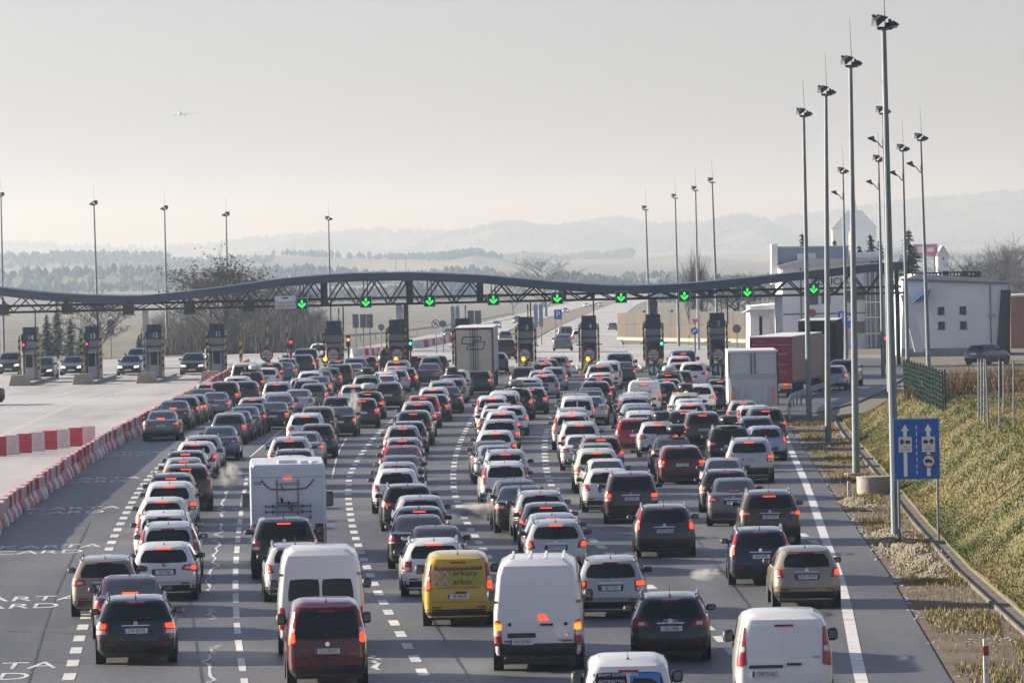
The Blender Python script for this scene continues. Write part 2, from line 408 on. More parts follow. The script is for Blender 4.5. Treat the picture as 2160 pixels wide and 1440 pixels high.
# heaps of pale gravel beside the asphalt
M_GRAV = mat('pale_gravel', (.31, .275, .2), .9, noise=(5, (.17, .145, .105), .4, .65))
def gravel(label, x0, y0, rx, ry, n_, sk, sd):
    v = []; f = []
    while n_ > 0:
        n_ -= 1
        yy = y0 + rnd.uniform(-1, 1) * ry; xx = x0 + rnd.gauss(0, .5) * rx
        e = 1 - abs(yy - y0) / ry - .35 + .8 * math.sin(yy * .9 + sd) * math.sin(xx * 5 + yy * .37) + .5 * math.sin(xx * 9 - yy * 1.3)
        if e < rnd.uniform(-.35, .5) and rnd.random() < .9: continue
        xx += (yy - y0) * sk; s = rnd.uniform(.025, .075); z = rnd.uniform(0, .03) + .03 * max(0, e); q = rnd.uniform(.5, 1.1)
        o = len(v); v += [(xx - s, yy + s * .3, z), (xx + s * .2, yy - s, z), (xx + s, yy, z), (xx, yy + s, z), (xx + s * .1, yy, z + s * q)]
        f += [(o, o + 1, o + 4), (o + 1, o + 2, o + 4), (o + 2, o + 3, o + 4), (o + 3, o, o + 4)]
    tag(link('gravel', me('gravel', v, f, M_GRAV)), label, kind='stuff')
gravel('long pale gravel spill at the asphalt edge near the blue sign', 11.4, 166, .6, 13, 5200, .016, 1)
gravel('small pale gravel patch farther along the asphalt edge', 11.8, 197, .45, 5, 1500, .02, 3)
M_SNOW = mat('old_snow', (.5, .52, .55), .8)
v = []; f = []
for _ in range(520):
    k = rnd.random()
    if k < .55: y = rnd.uniform(112, 285); x = itab(EDGE, y) + rnd.gauss(.12, .07)
    elif k < .8: y = rnd.gauss(133, 5); x = itab(EDGE, y) + rnd.uniform(.9, 2.0)
    else: y = rnd.uniform(230, 285); x = itab(EDGE, y) + rnd.uniform(.3, 1.9)
    if math.sin(y * .5) + math.sin(y * .17 + 2) < -.2: continue
    s = rnd.uniform(.02, .075); o = len(v)
    v += [(x - s, y, .0), (x, y - s * 1.5, .0), (x + s, y, .0), (x, y + s * 1.5, .0), (x, y, .012)]; f += [(o, o + 1, o + 4), (o + 1, o + 2, o + 4), (o + 2, o + 3, o + 4), (o + 3, o, o + 4)]
tag(link('snow', me('snow', v, f, M_SNOW)), 'thin crusts of old snow along the verge', kind='stuff')

# ---- painted markings (children of the road)
def marking(name, v, f, m=None): return link(name, me(name, v, f, m or MARK), road)
def polyline(px): return [ground(*p) for p in px]
def along(P, step):
    out = []; acc = 0.0
    for a, b in zip(P, P[1:]):
        L = (b - a).length; d = (b - a) / L
        while acc < L: out.append((a + d * acc, d)); acc += step
        acc -= L
    return out
def smooth_line(P, n=6):
    """Catmull-Rom through the points"""
    Q = [P[0] * 2 - P[1]] + P + [P[-1] * 2 - P[-2]]; out = []
    for i in range(1, len(Q) - 2):
        a, b, c, d = Q[i - 1:i + 3]
        for k in range(n):
            t = k / n; out.append(.5 * ((2 * b) + (c - a) * t + (2 * a - 5 * b + 4 * c - d) * t * t + (3 * b - a - 3 * c + d) * t ** 3))
    return out + [P[-1]]
def dashed(px, dash, gap, wd):
    v = []; f = []
    for p, d in along(smooth_line(polyline(px)), dash + gap):
        s = Vector((-d.y, d.x, 0)) * (wd / 2); o = len(v); q = p + d * dash
        v += [(a.x, a.y, a.z + .007) for a in (p - s, q - s, q + s, p + s)]; f.append((o, o + 3, o + 2, o + 1))
    marking('lane_dashes', v, f)
def solid(px, wd, z=.007, m=None, name='edge_line'):
    P = smooth_line(polyline(px)); v = []; f = []
    for i, p in enumerate(P):
        d = (P[min(i + 1, len(P) - 1)] - P[max(i - 1, 0)]).normalized(); s = Vector((-d.y, d.x, 0)) * (wd / 2)
        v += [(p.x - s.x, p.y - s.y, p.z + z), (p.x + s.x, p.y + s.y, p.z + z)]
        if i: f.append((2 * i - 2, 2 * i, 2 * i + 1, 2 * i - 1))
    marking(name, v, f, m)
dashed([(128, 1465), (147, 1422), (176, 1317), (227, 1164), (265, 1084), (302, 1022), (345, 974)], 2, 2.1, .27)
dashed([(519, 1460), (501, 1330), (497, 1220), (502, 1135), (510, 1071), (520, 1010)], 4, 2.1, .16)
dashed([(912, 1455), (870, 1380), (827, 1305), (785, 1222), (749, 1130), (737, 1070), (735, 1030), (742, 992), (775, 940), (810, 902), (850, 868)], 2, 2.1, .24)
dashed([(1085, 1290), (1045, 1205), (1022, 1162), (987, 1105), (965, 1060), (956, 1012), (962, 960), (980, 912), (997, 882), (1020, 850)], 2, 2.1, .24)
dashed([(1600, 1440), (1525, 1352), (1450, 1292), (1380, 1244), (1277, 1160), (1230, 1117), (1165, 1027), (1150, 970), (1150, 927), (1155, 902)], 2, 2.1, .27)
dashed([(1722, 1146), (1683, 1119), (1630, 1075)], 2, 2.1, .24)
solid([(1824, 1465), (1807, 1390), (1775, 1235), (1735, 1120), (1700, 1020), (1660, 930), (1652, 905)], .27)
solid([(520, 970), (555, 940), (597, 905), (640, 878)], .09, name='thin_line')
solid([(700, 1010), (712, 960), (730, 925)], .07, name='thin_line')
# wavy crack seals
M_SEAL = mat('crack_seal', (.55, .55, .55), .7)
def crack(px, seed, wd=.035, amp=.075):
    r = random.Random(seed); P = smooth_line(polyline(px), 8); v = []; f = []
    for i, p in enumerate(P):
        d = (P[min(i + 1, len(P) - 1)] - P[max(i - 1, 0)]).normalized(); s = Vector((-d.y, d.x, 0)); c = p + s * r.gauss(0, amp); ww = wd * r.uniform(.5, 1.4)
        v += [(c.x - ww, c.y, c.z + .006), (c.x + ww, c.y, c.z + .006)]
        if i: f.append((2 * i - 2, 2 * i - 1, 2 * i + 1, 2 * i))
    marking('crack_seal', v, f, M_SEAL)
crack([(448, 1445), (442, 1400), (450, 1372), (457, 1360)], 1); crack([(450, 1307), (443, 1295), (449, 1282)], 2)
crack([(445, 1248), (437, 1215), (452, 1190), (455, 1150), (466, 1104)], 3); crack([(800, 1412), (790, 1392), (782, 1380)], 4, .06, .1)
crack([(462, 1090), (470, 1060), (480, 1035)], 5, .04, .08)
M_TAR = mat('tar_seam', (.028, .029, .032), .5)
for px in ([(430, 1460), (400, 1250), (398, 1120), (420, 1020)], [(690, 1460), (640, 1250), (655, 1100), (690, 1000)], [(1010, 1460), (905, 1290), (850, 1150), (842, 1040)], [(1290, 1440), (1180, 1290), (1095, 1150), (1055, 1040)], [(1700, 1460), (1590, 1290), (1480, 1150), (1400, 1040)], [(60, 1440), (120, 1250), (190, 1100)]): solid(px, .06, .005, M_TAR, 'tar_seam')
for px in ([(20, 1392), (130, 1397), (420, 1404)], [(0, 1330), (110, 1333), (200, 1338)], [(1290, 1296), (1330, 1298), (1410, 1301)]): solid(px, .05, .0055, M_TAR, 'tar_seam')
solid([(0, 862), (40, 850), (110, 835), (200, 815), (300, 800)], .2, .012); 
dashed([(-10, 925), (60, 893), (160, 852), (280, 822), (400, 800)], 2, 2.1, .3)
dashed([(10, 865), (100, 840), (200, 815), (290, 800)], 2, 2.1, .3)
for px in ([(215, 862), (280, 857)], [(290, 836), (355, 834)], [(140, 880), (240, 878)], [(0, 832), (60, 828)]):
    solid(px + [(px[1][0] + 4, px[1][1])], .3, .012, name='plaza_line')
# KARTA / CARD lettering along the card lane
for cx, cy in ((262, 958), (205, 1013), (150, 1077), (95, 1160), (30, 1273), (-50, 1420)):
    p = ground(cx, cy)
    for word, dy in (('KARTA', 2.0), ('CARD', -1.2)):
        d = text_mesh(word, .9, 0, MARK, 1.0, flat=True)
        o = link('road_lettering', d, road, (p.x + (0 if word == 'KARTA' else -.1), p.y + dy, .008)); o.scale = (1.15, 3.2, 1); o.rotation_euler = (0, 0, R(2))

# ---- hills: ridges with real width, wooded crest
M_WOOD = mat('wooded_hill', (.04, .04, .034), .95, noise=(.004, (.2, .185, .13), .5, .64))
M_TREES = mat('distant_trees', (.035, .036, .032), .95)
M_FIELD = mat('hill_field', (.22, .2, .13), .95, noise=(.004, (.12, .115, .07), .4, .6))
from mathutils import noise as mnoise
def ridge(px, Y, depth, m, label, rough=3.0, seed=1, n=160, name='hill', trees=0, wood=0.0, tsize=1.0):
    """a hill range: photo line of its crest at distance Y, sloping down to front and back, uneven with woods"""
    P = smooth_line([at(a, b, Y) for a, b in px], max(2, n // len(px))); v = []; f = []; base = gz(Y) - 8; rows = 15
    for p in P:
        for j in range(rows):
            t = j / (rows - 1) * 2 - 1; hh = math.cos(t * math.pi / 2) ** 1.3; y = Y + t * depth
            q = mnoise.fractal(Vector((p.x * .012 / (Y / 5000), y * .01, seed * 7.3)), .9, 2.1, 5) * rough * 1.6 + max(0, mnoise.noise(Vector((p.x * .09, y * .06, seed)))) * rough * .8
            v.append((p.x, y, base + (p.z - base) * hh + q * min(1, hh * 1.6)))
    f = [(i * rows + j, (i + 1) * rows + j, (i + 1) * rows + j + 1, i * rows + j + 1) for i in range(len(P) - 1) for j in range(rows - 1)]
    # woods: crowns and spires standing on the slope towards the camera
    tv, tf = [], []; r = random.Random(seed)
    while trees > 0:
        trees -= 1
        i = r.randrange(len(P) - 1); j = min(rows - 2, int(rows * (.5 - abs(r.gauss(0, .22)))))
        a, b = Vector(v[i * rows + max(0, j)]), Vector(v[(i + 1) * rows + max(0, j) + 1]); c = a + Vector(((b.x - a.x) * r.random(), (b.y - a.y) * r.random(), (b.z - a.z) * .5))
        if mnoise.fractal(Vector((c.x * .004, c.y * .003, seed * 3.1)), .8, 2, 3) < wood: continue
        h = r.uniform(5, 12) * tsize; w = h * r.uniform(.28, .5); o = len(tv); m_ = r.uniform(.3, .6)
        tv += [(c.x, c.y, c.z + h)] + [(c.x + w * math.cos(k * 1.2566 + h), c.y + w * math.sin(k * 1.2566 + h), c.z + h * m_ * r.uniform(.8, 1.2)) for k in range(5)] + [(c.x, c.y, c.z - 1)]
        for k in range(5): tf += [(o, o + 1 + k, o + 1 + (k + 1) % 5), (o + 6, o + 1 + (k + 1) % 5, o + 1 + k)]
    if tv: tag(link('forest', me('forest', tv, tf, M_TREES)), 'distant woods on the ' + label, kind='stuff')
    return tag(link(name, me(name, v, f, m, 180)), label, kind='structure')
ridge([(-500, 528), (-200, 524), (0, 520), (200, 522), (400, 526), (560, 508), (700, 498), (800, 490), (1000, 497), (1200, 480), (1300, 468), (1400, 480), (1600, 470), (1760, 455), (1900, 432), (2050, 420), (2160, 411), (2400, 400), (2700, 410)], 15500, 1600, M_WOOD, 'faint far ridge closing the valley', 3, 1, 420, trees=9000, wood=.0, tsize=1.7)
ridge([(-500, 560), (-100, 555), (100, 552), (300, 556), (520, 548), (640, 515), (700, 512), (760, 530), (830, 540), (880, 532), (920, 508), (1000, 490), (1080, 476), (1150, 488), (1200, 482), (1260, 482), (1310, 505), (1360, 512), (1450, 505), (1500, 476), (1560, 462), (1600, 470), (1640, 500), (1700, 520), (1900, 518), (2160, 505), (2400, 500)], 14000, 1500, M_WOOD, 'wooded mid-distance hills below the far ridge', 4, 2, 520, trees=16000, wood=-.1, tsize=1.6)
ridge([(-600, 556), (0, 546), (200, 540), (400, 548), (560, 538), (700, 544), (900, 548), (1000, 540), (1100, 555), (1200, 565), (1330, 556), (1430, 540), (1560, 552), (1640, 535), (1760, 524), (1850, 522), (1960, 530), (2160, 545), (2500, 560)], 6200, 520, M_FIELD, 'low hill of pale fields under the church', 2.5, 3, 300, trees=7000, wood=.08, tsize=.75)
ridge([(-600, 592), (0, 580), (250, 572), (450, 582), (650, 576), (850, 590), (1000, 582), (1200, 596), (1400, 590), (1600, 578), (1900, 582), (2200, 570), (2500, 580)], 3900, 330, M_FIELD, 'nearest low rise of fields behind the gantry', 1.5, 5, 240, trees=2600, wood=.1, tsize=.65)

# belts of trees across the plain below the hills
def belt(px0, px1, Y, depth, count, hmin, hmax, label, seed):
    r = random.Random(seed); a, b = at(px0, 560, Y).x, at(px1, 560, Y).x; tv, tf = [], []
    for _ in range(count):
        x = r.uniform(a, b); y = Y + r.uniform(-1, 1) * depth
        if mnoise.noise(Vector((x * .008, y * .004, seed))) < -.25: continue
        h = r.uniform(hmin, hmax) * (.75 + .5 * mnoise.noise(Vector((x * .02, seed, 1)))); w_ = h * r.uniform(.25, .45); o = len(tv); z = gz(y) - .5
        n_ = 6; tv += [(x, y, z + h)] + [(x + w_ * math.cos(k * 1.047 + h), y + w_ * math.sin(k * 1.047 + h), z + h * r.uniform(.35, .7)) for k in range(n_)] + [(x, y, z)]
        for k in range(n_): tf += [(o, o + 1 + k, o + 1 + (k + 1) % n_), (o + 1 + n_, o + 1 + (k + 1) % n_, o + 1 + k)]
    tag(link('treeline', me('treeline', tv, tf, M_TREES)), label, kind='stuff')
belt(-200, 520, 5200, 160, 520, 6, 12, 'hazy belt of trees across the plain at left', 11)
belt(-100, 900, 3600, 110, 420, 4, 9, 'nearer belt of trees across the plain at left', 12)
belt(560, 1000, 2600, 60, 420, 5, 11, 'hazy hedgerow trees behind the gantry crest', 13)
belt(1150, 1640, 3000, 90, 520, 5, 11, 'hazy trees below the central hills', 14)
belt(1380, 2260, 2300, 70, 520, 4, 10, 'hazy trees below the church hill', 15)
belt(880, 1330, 8500, 260, 900, 8, 18, 'far woods at the foot of the central hills', 16)
# ================================================================ vehicles
# side profile tables: rear (z, y from the tail), front (z, inset from the nose), half width (z, factor)
TYPES = {
 'sedan': dict(L=4.75, W=1.81, H=1.46, belt=1.0, bulge=.10, rc=.20, yo=2.2,
   rear=[(.26, .14), (.36, .04), (.55, 0), (.75, .02), (.95, .05), (1.0, .09), (1.03, .26), (1.055, .48), (1.09, .60), (1.34, 1.16), (1.41, 1.36), (1.46, 1.75)],
   front=[(.22, .14), (.4, 0), (.6, .04), (.72, .2), (.82, .7), (.93, 1.25), (.98, 1.42), (1.32, 2.0), (1.41, 2.3), (1.46, 2.7)],
   wid=[(.22, .86), (.34, .97), (.6, 1.0), (.85, .985), (.98, .95), (1.03, .90), (1.09, .84), (1.36, .70), (1.42, .64), (1.46, .5)], win=(1.07, 1.385, .80), tz=.80),
 'estate': dict(L=4.75, W=1.80, H=1.48, belt=.98, bulge=.10, rc=.18, yo=1.4,
   rear=[(.26, .13), (.36, .03), (.55, 0), (.75, .03), (.95, .08), (1.0, .10), (1.36, .42), (1.43, .47), (1.48, .72)],
   front=[(.22, .14), (.4, 0), (.6, .04), (.72, .2), (.82, .7), (.93, 1.25), (.98, 1.42), (1.32, 2.0), (1.43, 2.3), (1.48, 2.7)],
   wid=[(.22, .86), (.34, .97), (.6, 1.0), (.85, .985), (.98, .95), (1.36, .76), (1.43, .70), (1.48, .54)], win=(1.01, 1.375, .84), tz=.82),
 'hatch': dict(L=4.2, W=1.76, H=1.49, belt=.99, bulge=.12, rc=.24, yo=1.25,
   rear=[(.26, .13), (.36, .03), (.55, 0), (.75, .05), (.95, .13), (1.0, .16), (1.36, .46), (1.44, .48), (1.49, .74)],
   front=[(.22, .14), (.4, 0), (.6, .05), (.72, .2), (.85, .6), (.95, 1.0), (1.0, 1.12), (1.34, 1.75), (1.44, 2.05), (1.49, 2.4)],
   wid=[(.22, .86), (.34, .97), (.6, 1.0), (.85, .98), (.99, .94), (1.36, .75), (1.44, .68), (1.49, .5)], win=(1.02, 1.375, .80), tz=.84),
 'suv': dict(L=4.5, W=1.85, H=1.68, belt=1.12, bulge=.10, rc=.20, yo=1.3,
   rear=[(.33, .14), (.45, .03), (.65, 0), (.9, .03), (1.1, .09), (1.15, .11), (1.53, .38), (1.62, .41), (1.68, .68)],
   front=[(.3, .14), (.5, 0), (.75, .04), (.9, .2), (1.0, .65), (1.08, 1.1), (1.13, 1.2), (1.52, 1.8), (1.62, 2.05), (1.68, 2.4)],
   wid=[(.3, .88), (.42, .97), (.7, 1.0), (1.0, .985), (1.12, .955), (1.53, .78), (1.62, .71), (1.68, .54)], win=(1.155, 1.545, .82), tz=.95),
 'mpv': dict(L=4.5, W=1.81, H=1.66, belt=1.06, bulge=.10, rc=.18, yo=1.3,
   rear=[(.27, .13), (.38, .03), (.6, 0), (.85, .02), (1.05, .05), (1.1, .07), (1.52, .28), (1.60, .31), (1.66, .58)],
   front=[(.24, .14), (.45, 0), (.65, .05), (.8, .2), (.93, .55), (1.02, .85), (1.08, .95), (1.5, 1.75), (1.6, 2.05), (1.66, 2.4)],
   wid=[(.24, .86), (.36, .97), (.65, 1.0), (.95, .985), (1.06, .96), (1.52, .79), (1.60, .72), (1.66, .55)], win=(1.10, 1.535, .84), tz=.88),
 'smallvan': dict(L=4.2, W=1.76, H=1.82, belt=1.08, bulge=.06, rc=.16, yo=1.2,
   rear=[(.28, .10), (.4, .02), (.6, 0), (1.0, .03), (1.1, .05), (1.62, .18), (1.74, .24), (1.82, .5)],
   front=[(.24, .12), (.45, 0), (.7, .06), (.85, .2), (1.0, .6), (1.08, .8), (1.14, .9), (1.65, 1.5), (1.76, 1.8), (1.82, 2.2)],
   wid=[(.24, .88), (.38, .97), (.65, 1.0), (1.0, .99), (1.1, .975), (1.62, .84), (1.74, .77), (1.82, .6)], win=(1.12, 1.63, .86), tz=.95),
 'van': dict(L=4.9, W=1.92, H=1.92, belt=1.1, bulge=.05, rc=.14, yo=1.3,
   rear=[(.3, .10), (.42, .01), (.6, 0), (1.1, .03), (1.7, .15), (1.83, .22), (1.92, .5)],
   front=[(.26, .12), (.5, 0), (.75, .05), (.95, .25), (1.08, .75), (1.15, .9), (1.75, 1.6), (1.86, 1.9), (1.92, 2.3)],
   wid=[(.26, .9), (.4, .98), (.7, 1.0), (1.1, .985), (1.7, .87), (1.83, .80), (1.92, .62)], win=(1.14, 1.70, .86), tz=1.0),
 'bigvan': dict(L=5.8, W=2.04, H=2.45, belt=1.2, bulge=.03, rc=.10, yo=1.5,
   rear=[(.38, .08), (.5, .0), (.7, 0), (1.3, .02), (2.1, .09), (2.33, .15), (2.45, .4)],
   front=[(.3, .12), (.55, 0), (.85, .05), (1.1, .3), (1.2, .8), (1.3, .95), (2.05, 1.55), (2.35, 1.95), (2.45, 2.5)],
   wid=[(.3, .92), (.45, .985), (.8, 1.0), (1.3, .99), (2.1, .90), (2.33, .82), (2.45, .64)], win=(1.28, 1.80, .82), tz=.85),
}
class Shape:
    def __init__(s, t):
        s.__dict__.update(TYPES[t]); s.t = t; s.hw = s.W / 2
    def w(s, z): return s.hw * itab(s.wid, z)
    def dfm(s, x, y, z):
        q = y / s.L
        x *= 1 - .075 * max(0, (.30 - q) / .30) ** 2 - .09 * max(0, (q - .7) / .3) ** 2
        k = max(0, min(1, (z - s.belt) / (s.H - s.belt)))
        if s.t not in ('van', 'bigvan'): z -= k * .05 * ((y - s.L * .45) / (s.L * .35)) ** 2 * (.5 if y > s.L * .45 else 1)
        return (x, y, z)
    def P(s, u, z):
        sg = 1 if u >= 0 else -1; u = abs(u); w = s.w(z); r = min(s.rc, .45 * w); y0 = itab(s.rear, z); fl = w - r
        if u <= fl: x, y = u, y0 + s.bulge * (u / w) ** 2
        else:
            b = s.bulge * (fl / w) ** 2; a = (u - fl) / r
            if a <= math.pi / 2: x, y = fl + r * math.sin(a), y0 + b + r * (1 - math.cos(a))
            else: x, y = w, y0 + b + r + (a - math.pi / 2) * r
        return s.dfm(sg * x, y, z)
    def e(s, z):
        """arc length from the middle of the tail to the end of the rear corner"""
        w = s.w(z); r = min(s.rc, .45 * w); return w - r + r * math.pi / 2
    def PF(s, u, z):
        sg = 1 if u >= 0 else -1; u = abs(u); w = s.w(z); r = min(.35, .45 * w); y0 = s.L - itab(s.front, z); fl = w - r
        if u <= fl: x, y = u, y0 - .16 * (u / w) ** 2
        else:
            b = .16 * (fl / w) ** 2; a = min((u - fl) / r, math.pi / 2); x, y = fl + r * math.sin(a), y0 - b - r * (1 - math.cos(a))
        return s.dfm(sg * x, y, z)
    def PS(s, y, z, sg): return s.dfm(sg * s.w(z), y, z)
    def body(s):
        zs = sorted(set([a for a, _ in s.rear] + [a for a, _ in s.front] + [a for a, _ in s.wid] + [s.H - .025, s.H - .008]))
        zs = [z for z in zs if z >= max(s.rear[0][0], .2) - .06]
        v = []; f = []; n = None
        for z in zs:
            w = s.w(z); r = min(s.rc, .45 * w); fl = w - r
            us = [0, fl * .35, fl * .65, fl * .88, fl, fl + r * .39, fl + r * .79, fl + r * 1.18, fl + r * 1.57]
            h = [s.P(u, z) for u in us]; rf = min(.35, .45 * w); ff = w - rf
            uf = [ff + rf * 1.57, ff + rf * 1.05, ff + rf * .52, ff, ff * .5, 0]
            fr = [s.PF(u, z) for u in uf]; ya, yb = itab(s.rear, z) + s.bulge + r, s.L - itab(s.front, z) - .16 - rf
            if yb < ya + .1: yb = ya + .1
            h += [s.PS(ya + (yb - ya) * k, z, 1) for k in (.2, .4, .6, .8)] + fr
            ring = h + [(-x, y, zz) for x, y, zz in h[-2:0:-1]]
            n = len(ring); o = len(v); v += ring
            if o: f += [(o - n + i, o - n + (i + 1) % n, o + (i + 1) % n, o + i) for i in range(n)]
        f += [list(range(n - 1, -1, -1))]; top = list(range(len(v) - n, len(v))); f.append(top)
        return v, f
    def patch(s, fn, q, nu=7, nz=5, rnd_=0.0, off=.008, skirt=.03):
        """shell lying on surface fn(a, b); q = 4 corners (a, b)"""
        g = []
        def pt(i, j):
            a, b = -1 + 2 * i, -1 + 2 * j
            if rnd_: a, b = a * math.sqrt(1 - rnd_ * b * b / 2), b * math.sqrt(1 - rnd_ * a * a / 2)
            k = math.sqrt(1 - rnd_ / 2) if rnd_ else 1; a, b = (a / 1 + 1) / 2, (b / 1 + 1) / 2
            (a0, b0), (a1, b1), (a2, b2), (a3, b3) = q
            return ((a0 * (1 - a) + a1 * a) * (1 - b) + (a3 * (1 - a) + a2 * a) * b, (b0 * (1 - a) + b1 * a) * (1 - b) + (b3 * (1 - a) + b2 * a) * b)
        C = Vector((0, s.L * .5, s.H * .45)); v = []; lo = []
        for j in range(nz + 1):
            for i in range(nu + 1):
                a, b = pt(i / nu, j / nz); p = Vector(fn(a, b)); e = .01
                du = Vector(fn(a + e, b)) - Vector(fn(a - e, b)); dv = Vector(fn(a, b + e)) - Vector(fn(a, b - e)); nn = du.cross(dv)
                nn = nn.normalized() if nn.length > 1e-9 else Vector((0, -1, 0))
                if nn.dot(p - C) < 0: nn = -nn
                v.append(p + nn * off); lo.append(p - nn * skirt)
        m = nu + 1; f = [(j * m + i, j * m + i + 1, (j + 1) * m + i + 1, (j + 1) * m + i) for j in range(nz) for i in range(nu)]
        bd = [i for i in range(nu)] + [j * m + nu for j in range(nz)] + [nz * m + i for i in range(nu, 0, -1)] + [j * m for j in range(nz, 0, -1)]
        o = len(v); v += [lo[b] for b in bd]; k = len(bd)
        f += [(bd[i], o + i, o + (i + 1) % k, bd[(i + 1) % k]) for i in range(k)]
        return v, f
def fix_normals(d):
    bm = bmesh.new(); bm.from_mesh(d); bmesh.ops.recalc_face_normals(bm, faces=bm.faces); bm.to_mesh(d); bm.free(); d.update(); return d
def pm(name, vf, m, smooth=40): 
    d = me(name, vf[0], vf[1], m); fix_normals(d)
    d.polygons.foreach_set('use_smooth', [True] * len(d.polygons)); d.set_sharp_from_angle(angle=R(smooth)); return d

# shared small parts
def wheel_mesh(r, wd):
    v = []; f = []; prof = [(r * .60, -wd / 2), (r * .93, -wd / 2), (r, -wd * .33), (r, wd * .33), (r * .93, wd / 2), (r * .60, wd / 2)]; n = 18
    for i in range(n):
        a = 2 * math.pi * i / n
        for rr, x in prof: v.append((x, rr * math.cos(a), rr * math.sin(a)))
    k = len(prof); f = [(i * k + j, ((i + 1) % n) * k + j, ((i + 1) % n) * k + (j + 1) % k, i * k + (j + 1) % k) for i in range(n) for j in range(k)]
    return pm('wheel', (v, f), RUBBER, 50)
def rim_mesh(r, wd):
    b = MB(); b.tube((-wd * .36, 0, 0), (wd * .36, 0, 0), r * .62, r * .62, 16)
    for i in range(5):
        a = 2 * math.pi * i / 5
        for sx in (-1, 1): b.bar((sx * wd * .39, 0, 0), (sx * wd * .39, r * .58 * math.cos(a), r * .58 * math.sin(a)), .07, .03, (1, 0, 0))
    return b.mesh('rim', RIM)
WHEELS = {k: (wheel_mesh(r, w_), rim_mesh(r, w_)) for k, (r, w_) in {'s': (.315, .2), 'm': (.35, .23), 'l': (.345, .21)}.items()}
def mirror_mesh(sg, big):
    k = 1.7 if big else 1.0; b = MB(); n = 10; v = []; f = []
    sec = [(0, .25), (.03, .8), (.09, 1.0), (.16, .8), (.19, .3)]
    for yy, s_ in sec:
        for i in range(n):
            a = 2 * math.pi * i / n; cx = abs(math.cos(a)) ** .6 * (1 if math.cos(a) > 0 else -1); cz = abs(math.sin(a)) ** .6 * (1 if math.sin(a) > 0 else -1)
            v.append((sg * (.15 + cx * .115 * s_), yy, (cz * .075 * s_) * k))
    f = [(j * n + i, j * n + (i + 1) % n, (j + 1) * n + (i + 1) % n, (j + 1) * n + i) for j in range(4) for i in range(n)] + [list(range(n)), list(range(4 * n, 5 * n))]
    b.add(v, f); b.box(*sorted((0, sg * .08)), .06, .12, -.05 * k, -.01)
    return pm('mirror', (b.v, b.f), PLASTIC, 60)
def mglass_mesh(sg, big):
    k = 1.7 if big else 1.0
    return MB().box(sg * .15 - .072, sg * .15 + .072, -.008, .01, -.046 * k, .046 * k, .004).mesh('mirror_glass', mat('mirror_glass', (.2, .23, .26), .06, metal=1))
MIRR = {(s, b): (mirror_mesh(s, b), mglass_mesh(s, b)) for s in (-1, 1) for b in (False, True)}
PLATE_M = MB().box(-.26, .26, -.012, .012, -.057, .057).mesh('plate', PLATE)
STRIP_M = MB().box(-.26, -.215, -.016, -.010, -.055, .055).mesh('plate_band', BLUE)
DUMMY = {}
ANT = MB().tube((0, 0, 0), (0, -.05, .03), .028, .02, 6).tube((0, -.03, .02), (0, -.22, .25), .007, .004, 5).mesh('antenna', BLACKST)
EMB = MB().disc((0, 0, 0), .05, .02, 14).mesh('emblem', CHROME)
LIT_SPOT = {}

